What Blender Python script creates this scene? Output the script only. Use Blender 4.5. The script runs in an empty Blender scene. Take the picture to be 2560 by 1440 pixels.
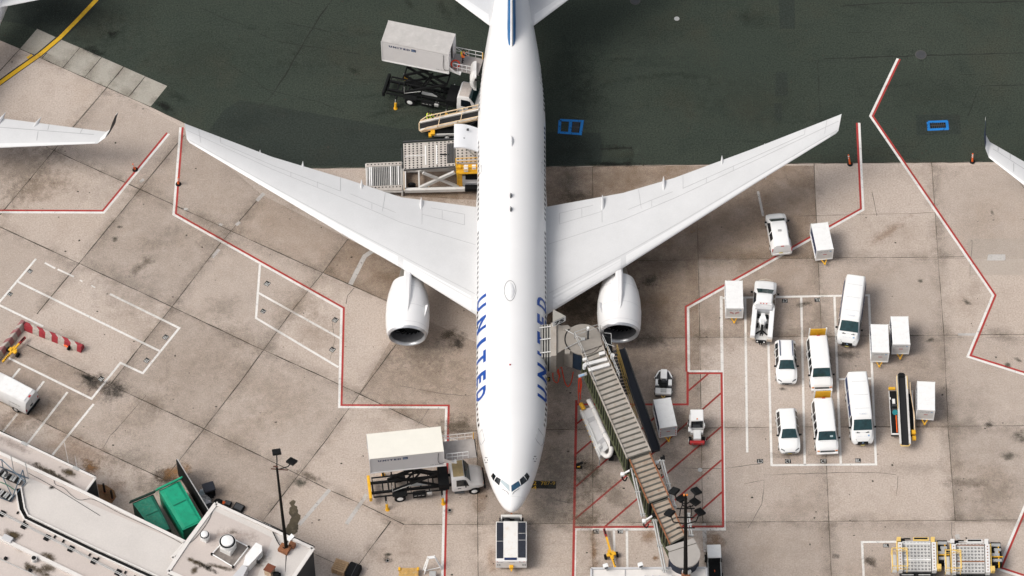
import bpy, bmesh, math, random
from mathutils import Vector, Matrix
from mathutils.bvhtree import BVHTree
R = math.radians
random.seed(7)
S = bpy.context.scene
COL = S.collection

# ------------------------------------------------------------------ camera
TH, FOC, DIST = R(34.0), 9200.0, 333.0            # tilt from straight down, focal length in photo pixels, metres to the apron
CAM = Vector((0, -DIST*math.sin(TH), DIST*math.cos(TH)))
FWD = Vector((0, math.sin(TH), -math.cos(TH))); UPV = Vector((0, math.cos(TH), math.sin(TH))); RGT = Vector((1, 0, 0))
cam = bpy.data.cameras.new('camera'); cam.sensor_width = 36.0; cam.lens = FOC/2560*36.0
cam.clip_start = 1.0; cam.clip_end = 6000
camo = bpy.data.objects.new('camera', cam); COL.objects.link(camo)
camo.location = CAM; camo.rotation_euler = (TH, 0, 0)
S.camera = camo
# ------------------------------------------------------------------ sky, sun, exposure
SUN_EL, SUN_AZ = R(50), math.atan2(-0.28, -1.0)    # the sun stands to the left of the nose and a little this side
w = bpy.data.worlds.new('World'); S.world = w; w.use_nodes = True
nt = w.node_tree; bg = nt.nodes['Background']
sky = nt.nodes.new('ShaderNodeTexSky'); sky.sky_type = 'NISHITA'; sky.sun_disc = False
sky.sun_elevation = SUN_EL; sky.sun_rotation = math.pi/2 - SUN_AZ
sky.air_density = 1.0; sky.dust_density = 6.0; sky.ozone_density = 1.0
hs = nt.nodes.new('ShaderNodeHueSaturation'); hs.inputs['Saturation'].default_value = 0.35     # thin overcast: a paler sky than clear blue
nt.links.new(sky.outputs[0], hs.inputs['Color']); nt.links.new(hs.outputs[0], bg.inputs[0]); bg.inputs[1].default_value = 0.15
sl = bpy.data.lights.new('sun', 'SUN'); sl.energy = 1.45; sl.angle = R(28); sl.color = (1.0, 0.95, 0.88)
so = bpy.data.objects.new('sun', sl); COL.objects.link(so)
sd = Vector((math.cos(SUN_AZ)*math.cos(SUN_EL), math.sin(SUN_AZ)*math.cos(SUN_EL), math.sin(SUN_EL)))
so.rotation_euler = sd.to_track_quat('Z', 'Y').to_euler(); so.location = sd*200
S.cycles.transparent_max_bounces = 40
S.view_settings.view_transform = 'Standard'; S.view_settings.look = 'None'
S.view_settings.exposure = 0.0; S.view_settings.gamma = 1.0; S.view_settings.use_curve_mapping = False

# ------------------------------------------------------------------ helpers
def ray(px, py):
    return (FWD + RGT*((px-1280)/FOC) + UPV*((720-py)/FOC)).normalized()
def G(px, py, z=0.0):
    "the point at height z that the photo shows at pixel (px, py)"
    d = ray(px, py); t = (z-CAM.z)/d.z
    return CAM + d*t
def GL(pts, z=0.0): return [G(p[0], p[1], p[2] if len(p) > 2 else z) for p in pts]

def link(nt, a, b): nt.links.new(a, b)
MATS = {}
def mat(name, col, rough=0.6, metal=0.0, var=0.12, scale=1.2, spec=0.4, grain=0.0, dirt=None, dirt_amt=0.0, coat=0.0):
    if name in MATS: return MATS[name]
    m = bpy.data.materials.new(name); m.use_nodes = True; MATS[name] = m
    nt = m.node_tree; b = nt.nodes['Principled BSDF']
    b.inputs['Roughness'].default_value = rough; b.inputs['Metallic'].default_value = metal
    b.inputs['Specular IOR Level'].default_value = spec; b.inputs['Coat Weight'].default_value = coat
    tc = nt.nodes.new('ShaderNodeTexCoord')
    n = nt.nodes.new('ShaderNodeTexNoise'); n.inputs['Scale'].default_value = scale; n.inputs['Detail'].default_value = 6; n.inputs['Roughness'].default_value = 0.65
    link(nt, tc.outputs['Object'], n.inputs['Vector'])
    r = nt.nodes.new('ShaderNodeMapRange'); r.inputs[1].default_value = 0.3; r.inputs[2].default_value = 0.7
    r.inputs[3].default_value = 1-var; r.inputs[4].default_value = 1+var*0.4
    link(nt, n.outputs[0], r.inputs[0])
    mx = nt.nodes.new('ShaderNodeMix'); mx.data_type = 'RGBA'; mx.blend_type = 'MULTIPLY'; mx.inputs[0].default_value = 1
    mx.inputs[6].default_value = (*col, 1); link(nt, r.outputs[0], mx.inputs[7])
    out = mx.outputs[2]
    if grain:
        g = nt.nodes.new('ShaderNodeTexNoise'); g.inputs['Scale'].default_value = 9; g.inputs['Detail'].default_value = 2
        link(nt, tc.outputs['Object'], g.inputs['Vector'])
        gr = nt.nodes.new('ShaderNodeMapRange'); gr.inputs[1].default_value = 0.25; gr.inputs[2].default_value = 0.75
        gr.inputs[3].default_value = 1-grain; gr.inputs[4].default_value = 1+grain; link(nt, g.outputs[0], gr.inputs[0])
        m2 = nt.nodes.new('ShaderNodeMix'); m2.data_type = 'RGBA'; m2.blend_type = 'MULTIPLY'; m2.inputs[0].default_value = 1
        link(nt, out, m2.inputs[6]); link(nt, gr.outputs[0], m2.inputs[7]); out = m2.outputs[2]
    if dirt:
        d = nt.nodes.new('ShaderNodeTexNoise'); d.inputs['Scale'].default_value = scale*1.7; d.inputs['Detail'].default_value = 8; d.inputs['Roughness'].default_value = 0.7
        mp = nt.nodes.new('ShaderNodeMapping'); mp.inputs['Location'].default_value = (13, 5, 2); link(nt, tc.outputs['Object'], mp.inputs[0]); link(nt, mp.outputs[0], d.inputs['Vector'])
        dr = nt.nodes.new('ShaderNodeMapRange'); dr.inputs[1].default_value = 0.52; dr.inputs[2].default_value = 0.72; dr.inputs[4].default_value = dirt_amt; link(nt, d.outputs[0], dr.inputs[0])
        m3 = nt.nodes.new('ShaderNodeMix'); m3.data_type = 'RGBA'; link(nt, dr.outputs[0], m3.inputs[0]); link(nt, out, m3.inputs[6]); m3.inputs[7].default_value = (*dirt, 1); out = m3.outputs[2]
    link(nt, out, b.inputs['Base Color'])
    return m

class MB:
    def __init__(s): s.v = []; s.f = []; s.m = []
    def add(s, vs, fs, m=0):
        o = len(s.v); s.v += [Vector(v) for v in vs]
        for f in fs: s.f.append([o+i for i in f]); s.m.append(m)
        return s
    def poly(s, pts, m=0): return s.add(pts, [list(range(len(pts)))], m)
    def slab(s, pts, h, m=0, mt=None):
        "closed solid: polygon pts is the top, extruded down by h (or to per-point lower pts)"
        n = len(pts); lo = [Vector(p)-Vector((0, 0, h)) for p in pts]
        s.add(list(pts)+lo, [list(range(n))], m if mt is None else mt)
        o = len(s.v)-2*n
        s.f.append([o+n+i for i in reversed(range(n))]); s.m.append(m)
        for i in range(n):
            j = (i+1) % n; s.f.append([o+i, o+n+i, o+n+j, o+j]); s.m.append(m)
        return s
    def box(s, c, d, rz=0.0, m=0, rx=0.0, ry=0.0):
        M = Matrix.Translation(c) @ Matrix.Rotation(rz, 4, 'Z') @ Matrix.Rotation(ry, 4, 'Y') @ Matrix.Rotation(rx, 4, 'X')
        x, y, z = d[0]/2, d[1]/2, d[2]/2
        vs = [M @ Vector(p) for p in ((-x,-y,-z),(x,-y,-z),(x,y,-z),(-x,y,-z),(-x,-y,z),(x,-y,z),(x,y,z),(-x,y,z))]
        return s.add(vs, [(3,2,1,0),(4,5,6,7),(0,1,5,4),(1,2,6,5),(2,3,7,6),(3,0,4,7)], m)
    def rbox(s, c, d, b=0.05, rz=0.0, m=0):
        "box with chamfered edges"
        bm = bmesh.new(); bmesh.ops.create_cube(bm, size=1)
        bmesh.ops.scale(bm, vec=d, verts=bm.verts)
        bmesh.ops.bevel(bm, geom=list(bm.edges), offset=b, segments=2, affect='EDGES', profile=0.5)
        M = Matrix.Translation(c) @ Matrix.Rotation(rz, 4, 'Z')
        bm.verts.ensure_lookup_table(); bm.verts.index_update()
        s.add([M @ v.co for v in bm.verts], [[v.index for v in f.verts] for f in bm.faces], m); bm.free(); return s
    def beam(s, a, b, wd, h=None, m=0):
        "rectangular bar from a to b"
        a, b = Vector(a), Vector(b); h = wd if h is None else h
        d = (b-a); L = d.length; d.normalize()
        side = d.cross(Vector((0, 0, 1)))
        if side.length < 1e-4: side = Vector((1, 0, 0))
        side.normalize(); up = side.cross(d).normalized()
        vs = []
        for p in (a, b):
            for sx, sz in ((-1,-1),(1,-1),(1,1),(-1,1)): vs.append(p+side*(sx*wd/2)+up*(sz*h/2))
        return s.add(vs, [(3,2,1,0),(4,5,6,7),(0,1,5,4),(1,2,6,5),(2,3,7,6),(3,0,4,7)], m)
    def cyl(s, a, b, r0, r1=None, n=14, m=0, cap=True):
        a, b = Vector(a), Vector(b); r1 = r0 if r1 is None else r1
        d = (b-a).normalized(); u = d.orthogonal().normalized(); v = d.cross(u)
        vs = []
        for p, r in ((a, r0), (b, r1)):
            for i in range(n):
                t = 2*math.pi*i/n; vs.append(p+u*(r*math.cos(t))+v*(r*math.sin(t)))
        fs = [(i, (i+1) % n, n+(i+1) % n, n+i) for i in range(n)]
        if cap: fs += [list(reversed(range(n))), list(range(n, 2*n))]
        return s.add(vs, fs, m)
    def tube(s, pts, r, n=6, m=0):
        for a, b in zip(pts[:-1], pts[1:]): s.cyl(a, b, r, n=n, m=m)
        return s
    def hose(s, pts, r, n=10, m=0, sub=6):
        "smooth swept tube through pts (Catmull-Rom)"
        P = [Vector(p) for p in pts]; P = [P[0]*2-P[1]]+P+[P[-1]*2-P[-2]]; path = []
        for i in range(1, len(P)-2):
            for k in range(sub):
                t = k/sub; p0, p1, p2, p3 = P[i-1:i+3]
                path.append(0.5*((2*p1)+(p2-p0)*t+(2*p0-5*p1+4*p2-p3)*t*t+(3*p1-p0-3*p2+p3)*t**3))
        path.append(P[-2]); rings = []
        u = None
        for i, p in enumerate(path):
            d = (path[min(i+1, len(path)-1)]-path[max(i-1, 0)]).normalized()
            u = d.orthogonal().normalized() if u is None else (u-d*u.dot(d)).normalized()
            v = d.cross(u)
            rings.append([p+u*(r*math.cos(2*math.pi*k/n))+v*(r*math.sin(2*math.pi*k/n)) for k in range(n)])
        return s.loft(rings, m=m)
    def loft(s, rings, m=0, caps=True, mf=None):
        n = len(rings[0]); o = len(s.v); s.v += [Vector(p) for r in rings for p in r]
        for i in range(len(rings)-1):
            for j in range(n):
                k = (j+1) % n
                s.f.append([o+i*n+j, o+i*n+k, o+(i+1)*n+k, o+(i+1)*n+j]); s.m.append(mf(i, j) if mf else m)
        if caps:
            s.f.append([o+j for j in reversed(range(n))]); s.m.append(m)
            s.f.append([o+(len(rings)-1)*n+j for j in range(n)]); s.m.append(m)
        return s
    def build(s, name, mats, parent=None, world=False, smooth=None):
        me = bpy.data.meshes.new(name)
        vs = s.v
        if world and parent is not None:
            Mi = (Matrix.Translation(parent.location) @ Matrix.Rotation(parent.rotation_euler.z, 4, 'Z')).inverted()
            vs = [Mi @ v for v in vs]
        me.from_pydata([tuple(v) for v in vs], [], s.f)
        for mm in (mats if isinstance(mats, (list, tuple)) else [mats]): me.materials.append(mm)
        me.polygons.foreach_set('material_index', s.m)
        bm = bmesh.new(); bm.from_mesh(me)
        bmesh.ops.recalc_face_normals(bm, faces=bm.faces); bm.to_mesh(me); bm.free()
        if smooth is not None:
            me.polygons.foreach_set('use_smooth', [True]*len(me.polygons)); me.set_sharp_from_angle(angle=R(smooth))
        o = bpy.data.objects.new(name, me); COL.objects.link(o)
        if parent is not None: o.parent = parent
        return o

def tag(o, label=None, cat=None, group=None, kind=None):
    if label: o['label'] = label
    if cat: o['category'] = cat
    if group: o['group'] = group
    if kind: o['kind'] = kind
    return o
def thing(name, label, cat, loc=(0, 0, 0), rz=0.0, group=None):
    o = bpy.data.objects.new(name, None); COL.objects.link(o); o.empty_display_size = 0.3
    o.location = loc; o.rotation_euler = (0, 0, rz)
    return tag(o, label, cat, group)
def copy_tree(o, parent=None):
    c = o.copy(); COL.objects.link(c)
    if parent is not None: c.parent = parent
    for ch in list(o.children): copy_tree(ch, c)
    return c
def pose(front, rear, zf, zr):
    "ground centre and heading (local +x forward) of a vehicle whose front and rear the photo shows at two pixels"
    a, b = G(front[0], front[1], zf), G(rear[0], rear[1], zr)
    c = (a+b)/2; d = a-b
    return Vector((c.x, c.y, 0)), math.atan2(d.y, d.x)
def put(root, front, rear, zf, zr, label=None, z=0.0):
    c, h = pose(front, rear, zf, zr); root.location = (c.x, c.y, z); root.rotation_euler = (0, 0, h)
    if label: root['label'] = label
    return root
def text_mb(txt, M, size=1.0, spacing=1.0, fit=None, m=0, mb=None, bold=0.0):
    "letters as flat faces, transformed by M (text plane xy); fit=(w,h) scales the block's bounding box"
    cu = bpy.data.curves.new('t', 'FONT'); cu.body = txt; cu.size = size; cu.space_character = spacing; cu.align_x = 'CENTER'; cu.resolution_u = 3; cu.offset = bold
    ob = bpy.data.objects.new('t', cu); COL.objects.link(ob)
    dg = bpy.context.evaluated_depsgraph_get(); me = bpy.data.meshes.new_from_object(ob.evaluated_get(dg))
    vs = [v.co.copy() for v in me.vertices]; fs = [list(p.vertices) for p in me.polygons]
    bpy.data.objects.remove(ob); bpy.data.curves.remove(cu); bpy.data.meshes.remove(me)
    x0 = min(v.x for v in vs); x1 = max(v.x for v in vs); y0 = min(v.y for v in vs); y1 = max(v.y for v in vs)
    sx = fit[0]/(x1-x0) if fit else 1; sy = fit[1]/(y1-y0) if fit else 1
    vs = [Vector(((v.x-(x0+x1)/2)*sx, (v.y-(y0+y1)/2)*sy, 0)) for v in vs]
    mb = mb or MB()
    if M is None: return vs, fs
    mb.add([M @ v for v in vs], fs, m); return mb
def frame(o, xdir, ydir):
    x = Vector(xdir).normalized(); y = Vector(ydir); y = (y-x*y.dot(x)).normalized(); z = x.cross(y)
    return Matrix(((x.x, y.x, z.x, o[0]), (x.y, y.y, z.y, o[1]), (x.z, y.z, z.z, o[2]), (0, 0, 0, 1)))

# ------------------------------------------------------------------ materials
WHITE = mat('white_paint', (0.80, 0.80, 0.79), 0.35, var=0.03, scale=0.6, coat=0.2)
PLANEW = mat('aircraft_white', (0.755, 0.752, 0.75), 0.36, var=0.03, scale=0.25, coat=0.2)
WINGG = mat('aircraft_grey', (0.60, 0.602, 0.605), 0.5, var=0.06, scale=0.4, grain=0.03)
LEW = mat('leading_edge_white', (0.71, 0.71, 0.71), 0.35, var=0.03)
WSEAM = mat('wing_seam', (0.40, 0.40, 0.41), 0.7, var=0.1)
PANEL = mat('panel_gap', (0.33, 0.33, 0.34), 0.7, var=0.1)
OFFW = mat('off_white_panel', (0.70, 0.69, 0.67), 0.5, var=0.08, scale=0.8, dirt=(0.45, 0.40, 0.34), dirt_amt=0.35)
TRUCKW = mat('truck_white', (0.71, 0.70, 0.69), 0.45, var=0.08, scale=1.0)
CARTW = mat('cart_white', (0.78, 0.78, 0.77), 0.5, var=0.06, scale=2.0, dirt=(0.5, 0.48, 0.45), dirt_amt=0.3)
CREAM = mat('cream_roof', (0.735, 0.71, 0.635), 0.55, var=0.04)
BOXG = mat('box_grey', (0.52, 0.52, 0.53), 0.5, var=0.05)
GREYR = mat('grey_roof', (0.47, 0.45, 0.43), 0.6, var=0.14, scale=1.1, dirt=(0.62, 0.6, 0.58), dirt_amt=0.5)
BLACK = mat('black_steel', (0.010, 0.0105, 0.011), 0.75, var=0.3, scale=3, spec=0.15)
RUBBER = mat('black_rubber', (0.012, 0.012, 0.013), 0.85, var=0.2, spec=0.12)
DARK = mat('dark_grey_steel', (0.05, 0.052, 0.056), 0.65, var=0.25, scale=2)
STEEL = mat('galvanised_steel', (0.46, 0.46, 0.45), 0.45, 0.3, var=0.15, scale=3)
ALU = mat('bare_aluminium', (0.62, 0.62, 0.62), 0.35, 0.6, var=0.1)
YELLOW = mat('safety_yellow', (0.78, 0.42, 0.02), 0.5, var=0.15, scale=3, dirt=(0.2, 0.12, 0.04), dirt_amt=0.3)
LYEL = mat('pale_yellow_steel', (0.75, 0.52, 0.16), 0.5, var=0.15, scale=3)
TAN = mat('tan_rail', (0.72, 0.55, 0.36), 0.5, var=0.12, scale=2)
ORANGE = mat('orange_plastic', (0.80, 0.13, 0.02), 0.5, var=0.1)
REDP = mat('red_paint', (0.45, 0.03, 0.03), 0.5, var=0.15)
REDH = mat('red_hose', (0.72, 0.06, 0.02), 0.5, var=0.1)
RUST = mat('rusty_steel', (0.27, 0.11, 0.05), 0.85, var=0.35, scale=4, dirt=(0.12, 0.05, 0.03), dirt_amt=0.8)
GLASS = mat('tinted_glass', (0.012, 0.045, 0.050), 0.08, var=0.5, scale=2.5, spec=0.7)
DGLASS = mat('dark_glass', (0.008, 0.012, 0.016), 0.08, var=0.3, scale=3, spec=0.7)
BGLASS = mat('blue_glass', (0.02, 0.07, 0.13), 0.08, var=0.5, scale=3, spec=0.7)
SHADEW = mat('window_blind', (0.42, 0.50, 0.53), 0.5, var=0.08)
TITLE = mat('title_blue', (0.003, 0.065, 0.33), 0.4, var=0.03)
NAVY = mat('navy_blue', (0.01, 0.025, 0.09), 0.4, var=0.05)
LBLUE = mat('light_blue', (0.25, 0.38, 0.55), 0.4, var=0.05)
FINB = mat('fin_blue', (0.015, 0.12, 0.30), 0.35, var=0.1, scale=0.6)
GREEN = mat('green_steel', (0.004, 0.31, 0.17), 0.5, var=0.22, scale=1.2, dirt=(0.01, 0.12, 0.07), dirt_amt=0.6)
DGREEN = mat('dark_green_steel', (0.010, 0.13, 0.08), 0.6, var=0.3, scale=2.5, dirt=(0.02, 0.06, 0.04), dirt_amt=0.6)
DECK = mat('roller_deck_plate', (0.50, 0.46, 0.42), 0.55, var=0.16, scale=1.8, dirt=(0.3, 0.24, 0.2), dirt_amt=0.4)
DECKG = mat('pale_deck_plate', (0.55, 0.54, 0.52), 0.5, var=0.12, scale=1.8, dirt=(0.32, 0.27, 0.22), dirt_amt=0.3)
HOSEW = mat('white_canvas_hose', (0.74, 0.72, 0.70), 0.8, var=0.10, scale=3)
WOOD = mat('pallet_wood', (0.42, 0.28, 0.16), 0.85, var=0.3, scale=5)
BTOP = mat('bridge_roof_metal', (0.37, 0.335, 0.295), 0.75, var=0.22, scale=1.0, dirt=(0.27, 0.21, 0.15), dirt_amt=0.6)
BTOPR = mat('bridge_roof_rusty', (0.36, 0.30, 0.24), 0.8, var=0.25, scale=1.2, dirt=(0.22, 0.11, 0.06), dirt_amt=0.7)
BRIB = mat('bridge_roof_rib', (0.10, 0.095, 0.08), 0.8, var=0.25)
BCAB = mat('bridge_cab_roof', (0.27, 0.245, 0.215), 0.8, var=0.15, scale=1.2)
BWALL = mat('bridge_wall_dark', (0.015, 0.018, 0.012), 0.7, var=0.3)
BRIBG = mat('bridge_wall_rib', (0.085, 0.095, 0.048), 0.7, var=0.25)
ROOFP = mat('membrane_roof_pink', (0.515, 0.455, 0.42), 0.85, var=0.08, scale=0.25, grain=0.05, dirt=(0.45, 0.39, 0.34), dirt_amt=0.25)
ROOFW = mat('membrane_roof_white', (0.56, 0.525, 0.495), 0.85, var=0.07, scale=0.3, grain=0.05)
COPING = mat('coping_white', (0.67, 0.64, 0.61), 0.6, var=0.08)
WALLD = mat('dark_wall', (0.03, 0.032, 0.034), 0.8, var=0.2)
VESTY = mat('yellow_vest', (0.60, 0.80, 0.04), 0.8, var=0.1)
VESTO = mat('orange_vest', (0.85, 0.16, 0.03), 0.8, var=0.1)
SKIN = mat('skin', (0.38, 0.22, 0.15), 0.6, var=0.05)
CLOTH = mat('dark_clothing', (0.02, 0.022, 0.03), 0.85, var=0.2)
HAIR = mat('dark_hair', (0.015, 0.012, 0.01), 0.7, var=0.1)

# ================================================================== THE SETTING
def ground_mat(name, base, dark, light, brown, big, mid, fine, grain, rough=0.9):
    m = bpy.data.materials.new(name); m.use_nodes = True; nt = m.node_tree; b = nt.nodes['Principled BSDF']
    b.inputs['Roughness'].default_value = rough; b.inputs['Specular IOR Level'].default_value = 0.2
    tc = nt.nodes.new('ShaderNodeTexCoord')
    def noise(scale, det, ro, loc, stretch=(1, 1, 1), rot=0):
        mp = nt.nodes.new('ShaderNodeMapping'); mp.inputs['Location'].default_value = loc; mp.inputs['Scale'].default_value = stretch; mp.inputs['Rotation'].default_value = (0, 0, rot)
        link(nt, tc.outputs['Object'], mp.inputs[0])
        n = nt.nodes.new('ShaderNodeTexNoise'); n.inputs['Scale'].default_value = scale; n.inputs['Detail'].default_value = det; n.inputs['Roughness'].default_value = ro
        link(nt, mp.outputs[0], n.inputs['Vector']); return n.outputs[0]
    def rng(s, a, b_, c, d):
        r = nt.nodes.new('ShaderNodeMapRange'); r.inputs[1].default_value = a; r.inputs[2].default_value = b_; r.inputs[3].default_value = c; r.inputs[4].default_value = d
        link(nt, s, r.inputs[0]); return r.outputs[0]
    def mix(f, a, col, bt='MIX'):
        x = nt.nodes.new('ShaderNodeMix'); x.data_type = 'RGBA'; x.blend_type = bt
        if hasattr(f, 'links') or hasattr(f, 'is_linked'): link(nt, f, x.inputs[0])
        else: x.inputs[0].default_value = f
        if isinstance(a, tuple): x.inputs[6].default_value = (*a, 1)
        else: link(nt, a, x.inputs[6])
        if isinstance(col, tuple): x.inputs[7].default_value = (*col, 1)
        else: link(nt, col, x.inputs[7])
        return x.outputs[2]
    c = mix(rng(noise(big, 5, .6, (3, 7, 0)), .38, .68, 0, 1), base, light)
    c = mix(rng(noise(mid, 8, .72, (31, 2, 0)), .50, .78, 0, .6), c, dark)
    c = mix(rng(noise(big*2.3, 7, .7, (9, 40, 0)), .52, .75, 0, .7), c, brown)
    c = mix(rng(noise(fine, 6, .75, (5, 5, 0), (1, .35, 1), .5), .56, .76, 0, .5), c, dark)
    g1 = rng(noise(7, 3, .8, (0, 0, 0)), .2, .8, 1-grain, 1+grain)
    c = mix(1.0, c, g1, 'MULTIPLY')
    link(nt, c, b.inputs['Base Color'])
    return m
CONC = ground_mat('concrete', (0.430, 0.360, 0.308), (0.335, 0.272, 0.224), (0.464, 0.396, 0.346), (0.392, 0.316, 0.256), 0.06, 0.42, 1.9, 0.36)
CONC2 = ground_mat('concrete_slab', (0.335, 0.315, 0.275), (0.20, 0.185, 0.15), (0.37, 0.345, 0.30), (0.28, 0.25, 0.2), 0.08, 0.3, 0.9, 0.2)
CONC3 = ground_mat('recast_concrete', (0.385, 0.332, 0.285), (0.31, 0.262, 0.218), (0.41, 0.355, 0.31), (0.36, 0.30, 0.25), 0.08, 0.42, 1.9, 0.22)
ASPH = ground_mat('asphalt', (0.0310, 0.0405, 0.0310), (0.0215, 0.029, 0.0240), (0.040, 0.049, 0.038), (0.046, 0.0465, 0.0325), 0.045, 0.35, 1.6, 0.8)
ASPHN = ground_mat('asphalt_patch', (0.0255, 0.033, 0.0275), (0.019, 0.0245, 0.022), (0.029, 0.036, 0.030), (0.033, 0.035, 0.027), 0.08, 0.35, 1.6, 0.8)

mb = MB(); mb.poly([(-1500, -700, 0), (1500, -700, 0), (1500, 1500, 0), (-1500, 1500, 0)])
tag(mb.build('taxiway_asphalt', ASPH), kind='structure')
Z1 = 0.004
apron = GL([(-900, -290), (0, 101), (50, 122), (376, 267), (460, 307), (700, 421), (1366, 416), (2000, 408), (2560, 404), (4600, 392)], Z1)
e = [Vector((700, -300, Z1)), Vector((-700, -300, Z1)), Vector((-700, apron[0].y, Z1))]
mb = MB(); mb.poly(apron + e); tag(mb.build('concrete_apron', CONC), kind='structure')
mb = MB()
for q in ([(50, 122), (93, 72), (155, 100), (104, 146)],
          [(104, 146), (155, 100), (200, 119), (157, 170)], [(157, 170), (200, 119), (254, 143), (211, 194)], [(211, 194), (254, 143), (309, 167), (267, 218)],
          [(267, 218), (309, 167), (363, 191), (321, 243)], [(321, 243), (363, 191), (418, 215), (376, 267)]):
    mb.poly(GL(q, 0.006))
tag(mb.build('edge_slabs', CONC2), kind='structure')
# patches of newer, blacker asphalt and one re-cast concrete panel
mb = MB()
for q in ([(1368, 330), (1500, 332), (1508, 372), (1502, 409), (1368, 414)], [(1945, -40), (1985, -40), (1988, 72), (1950, 72)], [(1940, 180), (1968, 180), (1970, 240), (1938, 240)], [(1936, 258), (1955, 258), (1955, 302), (1938, 302)],
          [(560, 275), (600, 250), (1000, 322), (1200, 322), (1200, 416), (690, 414), (520, 330)], [(2290, 288), (2400, 286), (2402, 335), (2292, 338)], [(-80, -60), (330, -60), (150, 105), (60, 60), (-80, 40)]):
    mb.poly(GL(q, 0.003))
tag(mb.build('asphalt_patch', ASPHN), kind='structure')
mb = MB(); mb.poly(GL([(2418, 597), (2700, 595), (2700, 688), (2425, 687)], 0.0055)); tag(mb.build('recast_panel', CONC3), kind='structure')

def strip(mb, pts, wd, off=0.0, z=0.008, m=0, jit=0.0, closed=False):
    P = [G(p[0], p[1], z) if not isinstance(p, Vector) else p for p in pts]
    if jit:
        Q = []
        for a, b in zip(P[:-1], P[1:]):
            n = max(1, int((b-a).length/0.8)); d = (b-a).normalized(); s = Vector((-d.y, d.x, 0))
            for k in range(n): Q.append(a+(b-a)*(k/n)+s*random.uniform(-jit, jit)*(1 if k else .4))
        P = Q+[P[-1]]
    L, Rr = [], []
    for i, p in enumerate(P):
        d0 = (p-P[i-1]).normalized() if i else None
        d1 = (P[i+1]-p).normalized() if i < len(P)-1 else None
        d0 = d0 or d1; d1 = d1 or d0
        n0 = Vector((-d0.y, d0.x, 0)); n1 = Vector((-d1.y, d1.x, 0)); n = (n0+n1); n.normalize()
        k = 1/max(0.35, n.dot(n0))
        ww = wd*(random.uniform(.45, 1.6) if jit else 1)
        L.append(p+n*k*(off+ww/2)); Rr.append(p+n*k*(off-ww/2))
    for i in range(len(P)-1): mb.poly([Rr[i], Rr[i+1], L[i+1], L[i]], m)
def paint_mat(name, col, wear, thr=0.6):
    m = mat(name, col, 0.75, var=0.10, scale=0.8, grain=0.10)
    nt = m.node_tree; b = nt.nodes['Principled BSDF']; tc = nt.nodes['Texture Coordinate']
    n = nt.nodes.new('ShaderNodeTexNoise'); n.inputs['Scale'].default_value = 2.4; n.inputs['Detail'].default_value = 9; n.inputs['Roughness'].default_value = 0.8
    link(nt, tc.outputs['Object'], n.inputs['Vector'])
    r = nt.nodes.new('ShaderNodeMapRange'); r.inputs[1].default_value = thr-0.04; r.inputs[2].default_value = thr+0.08; r.inputs[3].default_value = 1; r.inputs[4].default_value = 1-wear
    link(nt, n.outputs[0], r.inputs[0]); link(nt, r.outputs[0], b.inputs['Alpha']); return m
PWHITE = paint_mat('painted_white_line', (0.70, 0.68, 0.65), 0.75, 0.60)
PRED = paint_mat('painted_red_line', (0.36, 0.035, 0.030), 0.55, 0.62)
PREDD = paint_mat('painted_hatch_red', (0.27, 0.028, 0.024), 0.6, 0.60)
PYEL = paint_mat('painted_yellow_line', (0.72, 0.43, 0.02), 0.3, 0.66)
PBLK = paint_mat('painted_black', (0.012, 0.013, 0.014), 0.5, 0.62)
PBLUE = paint_mat('painted_blue', (0.008, 0.17, 0.50), 0.8, 0.56)
PFADE = paint_mat('faded_patch', (0.46, 0.44, 0.42), 0.8, 0.58)

wl, rl = MB(), MB()
def pair(pts, redleft):
    s = 1 if redleft else -1
    strip(rl, pts, 0.19, s*0.095, 0.009); strip(wl, pts, 0.22, -s*0.11, 0.008)
pair([(-60, 527.5), (0, 528), (258, 529), (420, 333)], True)
pair([(454, 318), (437, 535), (857, 771), (851, 1015), (1119, 1016), (1108, 1480)], True)
pair([(2145, 307), (2155, 523), (1717, 768), (1719, 929)], False)
pair([(2247, 147), (2179, 290), (2486, 738), (2423, 890), (2620, 952)], True)
pair([(2600, 1182), (2500, 1421), (2620, 1460)], True)
strip(rl, [(1719, 929), (1719, 1011), (1440, 1011)], 0.20, 0, 0.009)
strip(rl, [(1719, 933), (1804, 933), (1808, 1316), (1435, 1318)], 0.20, 0, 0.009)
strip(rl, [(1441, 1000), (1432, 1480)], 0.22, 0, 0.0095)
hb = MB()
for a in ([(1770, 935), (1721, 977)], [(1802, 983), (1637, 1129), (1437, 1298)], [(1803, 1067), (1513, 1316)], [(1804, 1150), (1610, 1316)], [(1805, 1230), (1707, 1316)], [(1672, 1013), (1440, 1216)], [(1585, 1012), (1440, 1135)], [(1500, 1012), (1441, 1060)]):
    strip(hb, a, 0.17, 0, 0.008)
W = 0.20
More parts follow.
